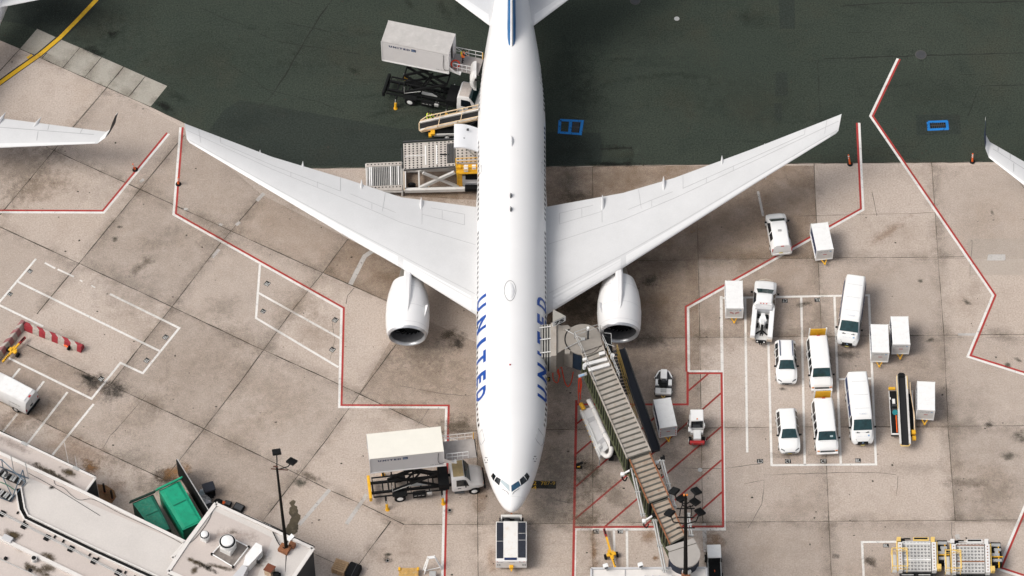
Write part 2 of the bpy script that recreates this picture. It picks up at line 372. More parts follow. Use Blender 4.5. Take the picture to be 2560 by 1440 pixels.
for a, ww in (([(1722, 928), (1808, 928)], W), ([(1803, 745), (2172, 738), (2190, 1161), (1929, 1163), (1918, 744)], W), ([(1803, 740), (1811, 1323), (1438, 1323), (1435, 1480)], .25), ([(1863, 745), (1868, 1131)], W), ([(2003, 742), (2012, 1162)], W), ([(2086, 741), (2102, 1161)], W),
              ([(2094, 948), (2180, 946)], W), ([(2300, 1354), (2155, 1355), (2161, 1480)], W), ([(2365, 1354), (2470, 1354)], .16), ([(1535, 1324), (1537, 1480)], W), ([(1567, 1324), (1569, 1480)], W),
              ([(650, 660), (640, 795), (846, 918)], W), ([(644, 731), (851, 846)], W),
              ([(90, 647), (-3, 757)], W), ([(112, 657), (138, 671)], .17), ([(144, 673), (185, 692)], .17), ([(200, 700), (206, 704)], .14), ([(228, 713), (238, 719)], .14), ([(275, 735), (448, 820), (357, 933), (301, 907), (229, 997), (22, 895)], W), ([(42, 703), (400, 878)], W), ([(-5, 761), (108, 816)], W),
              ([(50, 921), (30, 946)], W), ([(110, 953), (88, 982)], W), ([(169, 980), (66, 1113)], W), ([(234, 1010), (128, 1141)], W), ([(44, 1034), (3, 1084)], W), ([(160, 1103), (172, 1161)], .07), ([(187, 1139), (192, 1166)], .07), ([(208, 1176), (223, 1157)], .09)):
    strip(wl, a, ww, 0, 0.0075)
tag(rl.build('red_boundary_lines', PRED), kind='structure'); tag(wl.build('white_lines', PWHITE), kind='structure'); tag(hb.build('red_hatching', PREDD), kind='structure')
mb = MB(); yel = [(300, -75), (272, -36), (240, 0), (196, 47), (150, 94), (100, 136), (50, 171), (0, 207), (-60, 246)]
strip(mb, yel, 0.42, 0, 0.0095, 0); strip(mb, yel, 0.14, -0.27, 0.0095, 1); strip(mb, yel, 0.09, 0.25, 0.0095, 1)
mb.poly(GL([(66, 143), (78, 135), (82, 139), (70, 148)], 0.009), 0)
tag(mb.build('yellow_taxi_line', [PYEL, PBLK]), kind='structure')
mb = MB()
for a, ww in (([(935, 625), (912, 640), (904, 655), (876, 711)], .42), ([(824, 1224), (748, 1312)], .32), ([(917, 1236), (866, 1310)], .34), ([(548, 623), (530, 644)], .3), ([(600, 555), (590, 563)], .3), ([(660, 483), (642, 502)], .35), ([(1895, 478), (1908, 540)], .22), ([(1760, 1308), (1764, 1380)], .35), ([(2392, 1336), (2396, 1348)], .4), ([(460, 522), (470, 524)], .25), ([(548, 560), (556, 563)], .25), ([(2410, 640), (2418, 640)], .3), ([(2395, 836), (2440, 836)], .25), ([(350, 455), (360, 448)], .3)):
    strip(mb, a, ww, 0, 0.0065)
mb.poly(GL([(2470, 636), (2513, 636), (2514, 651), (2468, 651)], 0.0085))
tag(mb.build('joint_repair_patches', PFADE), kind='structure')
# joints between the slabs
GRIME = []
JOINT = mat('joint_sealant', (0.045, 0.038, 0.028), 0.9, var=0.4, scale=2)
JOINTL = mat('joint_filled', (0.085, 0.07, 0.05), 0.9, var=0.35, scale=1)
mb = MB()
for a in ([(50, 122), (104, 146), (376, 267)], [(115, 367), (347, 472), (640, 606), (807, 682), (975, 755)], [(-20, 560), (0, 567), (197, 658), (430, 767), (640, 867), (803, 940), (1060, 1062), (1120, 1088)],
          [(67, 862), (267, 958), (510, 1072), (640, 1134), (747, 1187), (823, 1225), (913, 1264), (1010, 1311)], [(90, 1047), (267, 1132), (415, 1201)], [(780, 1382), (860, 1418)],
          [(267, 219), (183, 318), (143, 366), (48, 480), (0, 537)], [(461, 338), (344, 480), (197, 659), (92, 785)], [(655, 487), (547, 613), (430, 767), (333, 888), (277, 960)], [(870, 597), (807, 682), (730, 777), (657, 878), (597, 960), (510, 1072), (447, 1152), (408, 1200)],
          [(1000, 848), (917, 960), (810, 1107), (747, 1187), (653, 1308)], [(977, 1303), (887, 1424)], [(0, 177), (50, 122)], [(157, 170), (200, 119)], [(211, 194), (254, 143)], [(267, 218), (309, 167)], [(321, 243), (363, 191)], [(104, 146), (117, 132)]):
    strip(mb, a, 0.07, 0, 0.0062, 0, 0.014); GRIME.append(a)
for a in ([(1500, 652), (1585, 652), (2043, 645), (2345, 643), (2420, 641)], [(1500, 846), (1850, 843), (2360, 838), (2620, 835)], [(1100, 1078), (1190, 1077), (1363, 1074), (1920, 1068), (2620, 1064)], [(1010, 1311), (1240, 1312), (1437, 1308), (2387, 1301), (2620, 1299)],
          [(1481, 417), (1482, 520)], [(1743, 552), (1748, 760), (1757, 1310)], [(2035, 407), (2045, 640), (2053, 820), (2066, 1165), (2080, 1480)], [(2329, 405), (2345, 643), (2360, 840), (2370, 1066), (2388, 1301)], [(1482, 1100), (1482, 1480)], [(1193, 1075), (1194, 1310), (1196, 1480)]):
    strip(mb, a, 0.05, 0, 0.0062, 1, 0.010); GRIME.append(a)
strip(mb, [(700, 422), (1366, 417), (2000, 409), (2620, 404)], 0.06, 0, 0.0062, 0, 0.03)
strip(mb, [(376, 267), (460, 307), (700, 421)], 0.06, 0, 0.0062, 0, 0.03)
tag(mb.build('slab_joints', [JOINT, JOINTL]), kind='structure')
# cracks
mb = MB()
for a, k in (([(845, -20), (800, 40), (785, 66), (752, 120), (712, 190), (675, 245), (645, 270)], 2), ([(640, 80), (700, 105), (760, 115), (900, 135)], 1), ([(710, 55), (782, 70), (870, 92)], 1), ([(640, 215), (710, 235), (800, 255), (860, 280)], 1), ([(500, 20), (560, 45), (640, 75)], 1), ([(560, 155), (620, 190), (690, 240)], 1), ([(690, -10), (760, 15)], 1),
              ([(2100, 15), (2200, 8), (2560, 4)], 2), ([(2060, 147), (2180, 143), (2330, 138), (2560, 132)], 2), ([(2045, 150), (2050, 290)], 1), ([(2120, 81), (2180, 80)], 1), ([(2400, 187), (2440, 186)], 1), ([(2420, 290), (2450, 215), (2560, 212)], 1), ([(2150, 240), (2240, 238)], 0), ([(2180, 370), (2290, 365), (2340, 330)], 0), ([(1500, 373), (1580, 370)], 3),
              ([(1390, 1250), (1440, 1260)], 0), ([(885, 720), (868, 740), (865, 760)], 1), ([(830, 800), (838, 850), (825, 900)], 0), ([(2530, 430), (2560, 470)], 0), ([(2000, 540), (2200, 535), (2340, 532)], 0), ([(1075, 1018), (1060, 1040), (1045, 1062)], 0), ([(2180, 480), (2192, 540)], 0), ([(365, 988), (320, 1040), (275, 1090), (257, 1122)], 0), ([(1000, 965), (1110, 985), (1180, 990)], 0), ([(1910, 1187), (2040, 1183), (2180, 1181), (2240, 1187)], 0), ([(2245, 1190), (2240, 1240)], 0), ([(2380, 1305), (2378, 1330), (2385, 1360)], 0), ([(1700, 1170), (1800, 1172), (1900, 1160)], 0), ([(2430, 600), (2425, 690)], 0), ([(1860, 1210), (1910, 1200), (1905, 1260), (1870, 1320)], 0)):
    strip(mb, a, (0.03, 0.05, 0.09, 0.16)[k], 0, 0.0045 if a[0][1] < 420 else 0.0064, 0, 0.05)
tag(mb.build('cracks', mat('crack', (0.016, 0.017, 0.014), 0.95, var=0.3)), kind='structure')

# stains: worn, oily and rusty marks on the paving, with some wing shade painted in
def stain_mat():
    m = bpy.data.materials.new('pavement_stain'); m.use_nodes = True; nt = m.node_tree; b = nt.nodes['Principled BSDF']
    b.inputs['Roughness'].default_value = 0.85; b.inputs['Specular IOR Level'].default_value = 0.15
    at = nt.nodes.new('ShaderNodeAttribute'); at.attribute_name = 'stain'; link(nt, at.outputs['Color'], b.inputs['Base Color'])
    uv = nt.nodes.new('ShaderNodeUVMap'); ln = nt.nodes.new('ShaderNodeVectorMath'); ln.operation = 'LENGTH'; link(nt, uv.outputs[0], ln.inputs[0])
    tc = nt.nodes.new('ShaderNodeTexCoord'); n = nt.nodes.new('ShaderNodeTexNoise'); n.inputs['Scale'].default_value = 1.15; n.inputs['Detail'].default_value = 10; n.inputs['Roughness'].default_value = 0.78
    link(nt, tc.outputs['Object'], n.inputs['Vector'])
    s = nt.nodes.new('ShaderNodeMath'); s.operation = 'MULTIPLY_ADD'; s.inputs[1].default_value = 2.4; s.inputs[2].default_value = -1.2; link(nt, n.outputs[0], s.inputs[0])
    a = nt.nodes.new('ShaderNodeMath'); a.operation = 'ADD'; link(nt, ln.outputs['Value'], a.inputs[0]); link(nt, s.outputs[0], a.inputs[1])
    r = nt.nodes.new('ShaderNodeMapRange'); r.interpolation_type = 'SMOOTHSTEP'; r.inputs[1].default_value = 0.8; r.inputs[2].default_value = -0.1; r.inputs[3].default_value = 0; r.inputs[4].default_value = 1; link(nt, a.outputs[0], r.inputs[0])
    e = nt.nodes.new('ShaderNodeMapRange'); e.inputs[1].default_value = 1.0; e.inputs[2].default_value = 0.8; e.inputs[3].default_value = 0; e.inputs[4].default_value = 1; link(nt, ln.outputs['Value'], e.inputs[0])
    m1 = nt.nodes.new('ShaderNodeMath'); m1.operation = 'MULTIPLY'; link(nt, r.outputs[0], m1.inputs[0]); link(nt, e.outputs[0], m1.inputs[1])
    m2 = nt.nodes.new('ShaderNodeMath'); m2.operation = 'MULTIPLY'; link(nt, m1.outputs[0], m2.inputs[0]); link(nt, at.outputs['Alpha'], m2.inputs[1])
    link(nt, m2.outputs[0], b.inputs['Alpha']); return m
STAIN = stain_mat()
OIL_DARK, DIRT_SHADE, BRN, RST, GRN = (0.012, 0.013, 0.011), (0.12, 0.095, 0.068), (0.235, 0.165, 0.105), (0.27, 0.145, 0.065), (0.055, 0.055, 0.04)
paving_marks = []   # centre px, size in m, rotation deg, colour, strength
def stn(x, y, sx, sy, rot, col, a): paving_marks.append((x, y, sx, sy, rot, col, a*(.30 if y < 400 and x > 430 else .42 if sx*sy > 2 else .85)))
for t in ((235, 955, 1.3, 1.0, 20, OIL_DARK, .85), (285, 978, 1.5, 1.1, 40, OIL_DARK, .8), (215, 942, 1.0, .3, -25, OIL_DARK, .9), (420, 1195, 1.6, .9, -20, OIL_DARK, .9), (440, 1180, 1.6, .9, 20, RST, .9), (380, 1215, 2.6, 1.2, -25, DIRT_SHADE, .8), (1145, 852, 1.0, .9, 30, OIL_DARK, .85), (1060, 885, 3.0, 2.0, 0, DIRT_SHADE, .75), (1118, 838, 1.2, .5, 40, DIRT_SHADE, .8),
          (750, 1205, .75, .55, 0, GRN, .9), (775, 1192, 1.5, .35, -25, DIRT_SHADE, .8), (1145, 1065, 1.6, 1.2, 0, DIRT_SHADE, .85), (287, 597, .35, .3, 0, GRN, .9), (300, 567, .3, .2, 0, GRN, .8), (60, 420, 5, 3.2, 40, DIRT_SHADE, .7), (100, 470, 3.5, 2, 30, BRN, .7), (50, 330, 3.6, 2.4, 0, BRN, .35),
          (980, 700, 2.0, 1.2, -30, BRN, .9), (1440, 765, 4.5, 2.6, -28, DIRT_SHADE, 1.6), (1470, 700, 2.5, 1.6, -28, DIRT_SHADE, 1.2), (1000, 655, 1.7, .8, -30, DIRT_SHADE, .7), (560, 770, 2.0, 1.6, 30, DIRT_SHADE, .5), (330, 730, 5, 3, -28, (0.32, .28, .25), .5),  # the two strongest marks: dirt plus painted shade under the right wing
          (400, 600, 3, 1.2, 30, DIRT_SHADE, .45), (360, 660, 2, .5, 45, DIRT_SHADE, .5), (560, 600, 3, 2, 0, DIRT_SHADE, .35), (740, 760, 3, 2, 30, BRN, .55), (790, 830, 3, 2.4, -30, BRN, .5), (1080, 940, 4, 2.6, 0, BRN, .55), (660, 960, 6, 3, -28, BRN, .3), (500, 900, 5, 3, 30, BRN, .25),
          (330, 1040, 4, 2, 30, BRN, .4), (200, 1130, 3.6, 1.6, -25, RST, .75), (225, 1165, 1.3, .7, -30, RST, .9), (100, 1030, 4, 2, 20, DIRT_SHADE, .6), (40, 1050, 2.5, 1.4, 20, RST, .5), (275, 1225, 1.8, 1.2, 20, RST, .85), (340, 1150, 3, 1.6, 0, DIRT_SHADE, .45), (590, 1090, 3.4, 2, 30, BRN, .35), (560, 1230, 3, 2.2, 0, BRN, .4),
          (1100, 485, 3.5, 1.4, 0, BRN, .85), (1420, 455, 2.4, 1.3, 90, (0.10, .105, .085), .85), (1440, 490, 1.6, 1, 0, DIRT_SHADE, .6), (1560, 445, 3.6, 1.4, 0, BRN, .6),  (1625, 700, .9, .8, 0, GRN, .75), (1650, 660, 3, 1.4, 0, DIRT_SHADE, .55),  (1640, 760, 4, 2.4, 0, BRN, .7), (1640, 900, 4.5, 2.5, 0, BRN, .45), (1630, 850, 2, .8, 0, DIRT_SHADE, .45),
          (1870, 660, 2.0, 1.4, 60, BRN, .6), (1790, 850, 3, 2.0, 0, BRN, .35), (2000, 830, 3.5, 1.4, 0, DIRT_SHADE, .35), (2120, 885, 1.1, .7, 0, OIL_DARK, .55), (2080, 800, 3, 2, 30, DIRT_SHADE, .3), (2290, 900, 3, 1.5, 0, BRN, .25), (2060, 840, 1, .5, 0, DIRT_SHADE, .5), (1958, 972, .4, .2, 0, OIL_DARK, .8), (1970, 1137, 2, .5, 0, DIRT_SHADE, .4),
          (1630, 1140, 3, 1.5, 30, DIRT_SHADE, .45), (1480, 1210, 2.4, 1.8, 40, DIRT_SHADE, .6), (1540, 1240, 1.2, 2.2, 40, DIRT_SHADE, .75), (1470, 1170, 1.4, 1.4, 40, DIRT_SHADE, .6), (1400, 1180, 2.6, 3.4, 0, (0.13, .125, .10), .7), (1370, 1280, 2.6, 1.8, 0, (0.16, .155, .125), .6), (1400, 1060, 2.6, 1.2, 0, OIL_DARK, .55), (1330, 1380, 2.4, 2.4, 0, DIRT_SHADE, .35), (1400, 950, 2.6, 3.4, 0, (0.12, .115, .09), .65), (1470, 1300, 1.4, .9, 0, DIRT_SHADE, .5),
          (1485, 1380, .35, 2.4, 0, RST, .6), (1620, 1340, .9, 1.0, 0, RST, .55), (1785, 1360, 1.0, 1.6, 0, RST, .55), (1640, 1395, .4, .3, 0, RST, .9), (1525, 1420, 2, 1.4, 0, DIRT_SHADE, .4), (1720, 1150, 3.2, 2.2, 0, BRN, .35), (1750, 1060, 2.6, 1.4, 0, BRN, .4), (2300, 1170, 5, .8, 5, DIRT_SHADE, .35), (2420, 1208, 2.6, .6, 0, DIRT_SHADE, .4), (2480, 1210, 2.2, 2.4, 0, BRN, .4), (2522, 1140, .8, .5, 0, GRN, .65), (2550, 1093, .8, .7, 0, GRN, .8), (2470, 1061, .7, .3, 0, OIL_DARK, .7), (2175, 1405, .9, .5, -40, OIL_DARK, .7), (2090, 1390, .4, .3, 0, OIL_DARK, .6), (2200, 1430, 4, 2, 0, BRN, .35), (2040, 1265, 3.5, 2, 0, BRN, .3), (1975, 1275, 2.2, 1.4, 0, (0.42, .32, .26), .35), (2330, 1060, 2.2, 1, 0, BRN, .4),
          (2180, 690, 3.4, 1.2, 20, BRN, .3), (2420, 760, 3, 1.6, 0, BRN, .25), (2480, 530, .25, .5, 0, GRN, .85), (2220, 580, 3, .5, 40, RST, .35), (2300, 430, 4, 1.4, 0, BRN, .3), (2240, 580, 4, 2.2, 0, BRN, .25), (2418, 757, .5, .25, -40, GRN, .7), (2302, 702, .25, .2, 0, GRN, .8), (2325, 850, .5, .25, 20, GRN, .7), (2545, 900, .4, .2, -30, GRN, .7), (2520, 913, .3, .3, 0, GRN, .8), (2010, 760, .9, .3, 10, GRN, .75),
          (410, 1440, 3, 2, 0, BRN, .4), (960, 1390, 2, 1.2, 0, BRN, .45), (970, 1386, .4, .22, 10, GRN, .8), (969, 1401, .42, .34, 0, OIL_DARK, .75), (1124, 1276, .5, .4, 0, OIL_DARK, .8), (1010, 1340, 1.6, 4, 20, BRN, .3), (1200, 1240, .8, 1.8, 0, RST, .35), (1230, 1400, .5, 1.6, 0, RST, .35), (1280, 1290, .9, .5, 0, OIL_DARK, .4), (700, 1020, 5, 3, 0, BRN, .22), (1000, 1020, 3, 1, 0, BRN, .3),
          # asphalt; the first three marks darken it right of the fuselage
          (1470, 240, 2.0, 3.0, 20, OIL_DARK, .55), (1400, 180, 4.0, 4.5, 0, OIL_DARK, .45), (1440, 370, 2.6, 1.6, 0, OIL_DARK, .55), (1540, 370, 1.8, .35, 0, OIL_DARK, .9), (1570, 395, .9, .8, 0, OIL_DARK, .85), (1530, 410, 2.6, .3, 0, OIL_DARK, .85), (1545, 385, 2.4, .8, 0, (0.10, .10, .065), .5), (1640, 80, 6, 2.5, 10, OIL_DARK, .3), (1880, 45, 2.4, 1.2, -20, OIL_DARK, .6), (1110, 25, .55, 1.6, 20, OIL_DARK, .9), (1022, 8, .35, .9, 25, OIL_DARK, .85), (1145, 20, .4, 1.2, 10, OIL_DARK, .6), (885, 178, .6, .3, -40, OIL_DARK, .9), (740, 135, .5, .3, 0, OIL_DARK, .6),
          (1000, 262, 3.5, .45, 5, OIL_DARK, .6), (960, 282, 2.6, .5, 20, OIL_DARK, .55), (985, 305, 1.2, .4, 30, OIL_DARK, .5), (1060, 285, 2, .35, 10, OIL_DARK, .5), (440, 240, 1.6, .5, -35, OIL_DARK, .85), (410, 265, 1.4, .5, -40, OIL_DARK, .8), (235, 128, 1.2, .5, -30, OIL_DARK, .7), (280, 85, .8, .5, 0, OIL_DARK, .6), (180, 40, 8, 4, -30, OIL_DARK, .5), (600, 310, 3.5, 1.6, 20, OIL_DARK, .35), (500, 150, 6, 4, 10, (0.045, .043, .032), .35), (820, 130, 7, 4, 0, (0.046, .047, .036), .4), (1900, 250, 6, 4, 0, (0.05, .047, .033), .4), (1700, 230, 5, 4, 0, (0.042, .047, .033), .35), (2350, 230, 7, 3, 0, (0.028, .034, .028), .4), (2290, 140, .7, .55, 0, (0.07, .055, .06), .0)):
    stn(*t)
rg = random.Random(11)
for _ in range(45):
    x, y = rg.uniform(0, 2560), rg.uniform(440, 1440); s = rg.uniform(1.2, 3.6); stn(x, y, s*rg.uniform(.6, 1.8), s*.7, rg.uniform(0, 180), rg.choice((BRN, DIRT_SHADE, BRN)), rg.uniform(.12, .32))
for _ in range(40):
    x, y = rg.uniform(500, 2560), rg.uniform(-10, 390); stn(x, y, rg.uniform(2.5, 6), rg.uniform(.15, .4), rg.uniform(-14, 8), OIL_DARK, rg.uniform(.12, .3))
me = bpy.data.meshes.new('paving_stains_shade'); vs, fs, uvs, cols = [], [], [], []
for i, (x, y, sx, sy, rot, col, al) in enumerate(paving_marks):
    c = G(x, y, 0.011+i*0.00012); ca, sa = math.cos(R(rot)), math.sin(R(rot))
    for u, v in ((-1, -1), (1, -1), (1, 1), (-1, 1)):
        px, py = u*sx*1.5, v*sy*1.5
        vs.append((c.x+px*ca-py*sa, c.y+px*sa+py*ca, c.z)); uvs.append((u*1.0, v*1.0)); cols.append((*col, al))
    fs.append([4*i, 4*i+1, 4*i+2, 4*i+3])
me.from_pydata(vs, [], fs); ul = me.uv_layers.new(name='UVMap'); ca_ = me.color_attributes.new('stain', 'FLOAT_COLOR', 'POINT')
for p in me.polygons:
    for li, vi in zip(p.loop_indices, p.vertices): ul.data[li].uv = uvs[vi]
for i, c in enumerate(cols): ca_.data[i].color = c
me.materials.append(STAIN); o = bpy.data.objects.new('paving_stains_shade', me); COL.objects.link(o); tag(o, kind='structure')
sp = MB()
for k in range(620):
    x, y = rg.uniform(-10, 2570), rg.uniform(-10, 1445); c = G(x, y, .0075); r = rg.choice((.025, .035, .04, .05, .06, .08, .12)); n = 7; st_ = rg.uniform(.5, 1)
    sp.poly([c+Vector((r*rg.uniform(.5, 1.2)*math.cos(2*math.pi*i/n), st_*r*rg.uniform(.5, 1.2)*math.sin(2*math.pi*i/n), 0)) for i in range(n)])
tag(sp.build('paving_specks', mat('old_gum_and_oil', (.045, .038, .028), .9, var=.5, scale=.2)), kind='structure')
# the wet streak by the mast
mb = MB(); pud = [(726, 1254), (733, 1249), (738, 1253), (737, 1262), (744, 1270), (744, 1281), (752, 1290), (752, 1298), (745, 1308), (745, 1320), (744, 1330), (735, 1336), (722, 1345), (708, 1340), (708, 1322), (717, 1316), (724, 1305), (728, 1292), (723, 1282), (722, 1273), (728, 1266), (722, 1258)]
rag = []
for (xa, ya), (xb, yb) in zip(pud, pud[1:]+pud[:1]):
    for k in range(4): rag.append((xa+(xb-xa)*k/4+rg.uniform(-1.6, 1.6), ya+(yb-ya)*k/4+rg.uniform(-1.4, 1.4)))
mb.poly(GL(rag, 0.014)); tag(mb.build('wet_streak', mat('wet_concrete', (0.085, 0.066, 0.038), 0.5, var=0.5, scale=1.2, dirt=(.2, .16, .11), dirt_amt=.6)), kind='structure')

# slabs given slightly different tones, the brown ones mostly under the wings
def wash(name, col, al):
    m = bpy.data.materials.new(name); m.use_nodes = True; b = m.node_tree.nodes['Principled BSDF']; b.inputs['Base Color'].default_value = (*col, 1); b.inputs['Roughness'].default_value = .9
    nt = m.node_tree; tc = nt.nodes.new('ShaderNodeTexCoord'); n = nt.nodes.new('ShaderNodeTexNoise'); n.inputs['Scale'].default_value = .5; n.inputs['Detail'].default_value = 9; n.inputs['Roughness'].default_value = .75; link(nt, tc.outputs['Object'], n.inputs['Vector'])
    r = nt.nodes.new('ShaderNodeMapRange'); r.inputs[1].default_value = .3; r.inputs[2].default_value = .7; r.inputs[3].default_value = al*.45; r.inputs[4].default_value = min(1, al*1.5); link(nt, n.outputs[0], r.inputs[0]); link(nt, r.outputs[0], b.inputs['Alpha']); return m
WD, WL, WB = wash('slab_wash_dark', (.26, .212, .172), .19), wash('slab_wash_pale', (.50, .432, .376), .22), wash('slab_wash_brown', (.265, .185, .122), .46)
WB2 = wash('slab_wash_tan', (.30, .222, .160), .26)
A2 = [(130, 372), (350, 472), (580, 578), (807, 682), (1020, 780)]; A3 = [(0, 567), (197, 658), (430, 767), (657, 877), (897, 985)]; A4 = [(-200, 845), (35, 848), (275, 960), (510, 1072), (747, 1187)]; A5 = [(-200, 920), (-150, 935), (175, 1088), (412, 1201), (650, 1310)]
sl_ = []
for r0, r1, tones in ((A2, A3, (2, 0, 1, 2)), (A3, A4, (1, 2, 0, 1)), (A4, A5, (0, 4, 1, 0))):
    for k in range(4): sl_.append(([r0[k], r0[k+1], r1[k+1], r1[k]], tones[k]))
sl_ += [([(655, 487), (870, 597), (807, 682), (580, 578)], 4), ([(870, 597), (1060, 690), (985, 763), (807, 682)], 3), ([(460, 320), (655, 487), (580, 578), (350, 472)], 0), ([(267, 218), (460, 320), (350, 472), (130, 372)], 1), ([(1020, 780), (1290, 900), (1290, 1168), (897, 985)], 4)]
VX = lambda i, y: ((1481, 1481), (1738, 1760), (2035, 2080), (2329, 2396), (2640, 2720))[i][0]+(((1481, 1481), (1738, 1760), (2035, 2080), (2329, 2396), (2640, 2720))[i][1]-((1481, 1481), (1738, 1760), (2035, 2080), (2329, 2396), (2640, 2720))[i][0])*(y-405)/1035
HY = (414, 647, 842, 1070, 1306, 1500)
for i in range(4):
    for j in range(5):
        tn = ((3, 3, 4, 0, 2), (3, 4, 2, 1, 0), (2, 1, 0, 2, 1), (1, 2, 1, 0, 2))[i][j]
        sl_.append(([(VX(i, HY[j]), HY[j]), (VX(i+1, HY[j]), HY[j]), (VX(i+1, HY[j+1]), HY[j+1]), (VX(i, HY[j+1]), HY[j+1])], tn))
sl_ += [([(1195, 420), (1481, 417), (1481, 520), (1195, 540)], 3), ([(1363, 660), (1481, 652), (1481, 846), (1363, 860)], 3), ([(1363, 860), (1481, 846), (1481, 1073), (1363, 1076)], 0), ([(1194, 1076), (1481, 1073), (1481, 1309), (1194, 1311)], 0), ([(915, 422), (1195, 420), (1195, 500), (1000, 490)], 3)]
mb = MB()
for q, tn in sl_:
    if tn != 2: mb.poly(GL(q, 0.0058), (0, 1, 0, 2, 3)[tn])
tag(mb.build('slab_tones', [WD, WL, WB, WB2]), kind='structure')
# grime washed into the paving along the joints
gm = bpy.data.materials.new('joint_grime'); gm.use_nodes = True; nt = gm.node_tree; b = nt.nodes['Principled BSDF']; b.inputs['Base Color'].default_value = (.15, .12, .09, 1); b.inputs['Roughness'].default_value = .9
uv = nt.nodes.new('ShaderNodeUVMap'); sx = nt.nodes.new('ShaderNodeSeparateXYZ'); link(nt, uv.outputs[0], sx.inputs[0]); ab = nt.nodes.new('ShaderNodeMath'); ab.operation = 'ABSOLUTE'; link(nt, sx.outputs[0], ab.inputs[0])
tc = nt.nodes.new('ShaderNodeTexCoord'); n = nt.nodes.new('ShaderNodeTexNoise'); n.inputs['Scale'].default_value = .45; n.inputs['Detail'].default_value = 9; n.inputs['Roughness'].default_value = .75; link(nt, tc.outputs['Object'], n.inputs['Vector'])
r = nt.nodes.new('ShaderNodeMapRange'); r.inputs[1].default_value = .42; r.inputs[2].default_value = .72; link(nt, n.outputs[0], r.inputs[0])
f = nt.nodes.new('ShaderNodeMapRange'); f.inputs[1].default_value = 1; f.inputs[2].default_value = 0; f.inputs[3].default_value = 0; f.inputs[4].default_value = .45; link(nt, ab.outputs[0], f.inputs[0])
m_ = nt.nodes.new('ShaderNodeMath'); m_.operation = 'MULTIPLY'; link(nt, r.outputs[0], m_.inputs[0]); link(nt, f.outputs[0], m_.inputs[1]); link(nt, m_.outputs[0], b.inputs['Alpha'])
me = bpy.data.meshes.new('joint_grime'); vs, fs, uvs = [], [], []
for gi, a in enumerate(GRIME):
    P = [G(p[0], p[1], .0100+gi*.00004) for p in a]
    for p, q in zip(P[:-1], P[1:]):
        d = (q-p).normalized(); s_ = Vector((-d.y, d.x, 0)); o_ = len(vs)
        for u, base in ((-1, p), (1, p), (1, q), (-1, q)): vs.append(base+s_*u*1.1); uvs.append((u, 0))
        fs.append([o_, o_+1, o_+2, o_+3])
me.from_pydata([tuple(v) for v in vs], [], fs); ul = me.uv_layers.new(name='UVMap')
for p in me.polygons:
    for li, vi in zip(p.loop_indices, p.vertices): ul.data[li].uv = uvs[vi]
me.materials.append(gm); o = bpy.data.objects.new('joint_grime', me); COL.objects.link(o); tag(o, kind='structure')

# stencilled letters on the paving
gb = MB()
def stencil(txt, px, py, wm, hm, ang, inv=False):
    "letters as the photo reads them, turned ang degrees, in a painted black block"
    c = G(px, py, 0.0105); a = R(ang); x = Vector((math.cos(a), math.sin(a), 0)); y = Vector((-x.y, x.x, 0))
    q = [c+x*(sx*wm/2)+y*(sy*hm/2) for sx, sy in ((-1, -1), (1, -1), (1, 1), (-1, 1))]
    gb.poly(q, 0)
    text_mb(txt, frame((c.x, c.y, 0.0135), x, y), fit=(wm*.8, hm*.72), m=1, mb=gb)
for t in (('CT', 2059, 1153, .56, .44, 0), ('CT', 1900, 1153, .55, .44, 180), ('CT', 1970, 1153, .52, .44, 0), ('BL', 2145, 1151, .50, .42, 0), ('1L', 2043, 750, .5, .42, 180), ('CT', 1962, 752, .52, .42, 180), ('LV', 1490, 1329, .52, .44, 180), ('BL', 1551, 1329, .5, .4, 180),
          ('BL', 668, 709, .5, .48, 57), ('1L', 658, 778, .42, .45, 57), ('BL', 838, 800, .5, .48, 57), ('BL', 831, 874, .5, .48, 57), ('BL', 75, 678, .4, .4, 57), ('1L', 25, 735, .4, .4, 57), ('BL', 414, 843, .5, .45, 57), ('BL', 367, 901, .5, .45, 57), ('BL', 253, 947, .5, .45, 57), ('BL', 2215, 1364, .5, .36, 0)):
    stencil(*t)
gb.poly(GL([(1316, 1201), (1391, 1203), (1390, 1222), (1314, 1221)], 0.0105), 0)
for s, x, y, wd in (('-2', 1334, 1208, .5), ('787-9', 1370, 1208, 1.25), ('-4', 1334, 1219, .5)):
    c = G(x, y, 0.0135); text_mb(s, frame(c, (1, 0, 0), (0, 1, 0)), fit=(wd, .36), m=2, mb=gb)
c = G(1370, 948, .0135); gb.poly(GL([(1364, 942), (1376, 942), (1376, 954), (1364, 954)], .0105), 0); text_mb('9', frame(c, (1, 0, 0), (0, 1, 0)), fit=(.22, .3), m=2, mb=gb)
tag(gb.build('ground_lettering', [PBLK, paint_mat('stencil_white', (0.6, 0.6, 0.58), 0.5, .62), PYEL]), kind='structure')

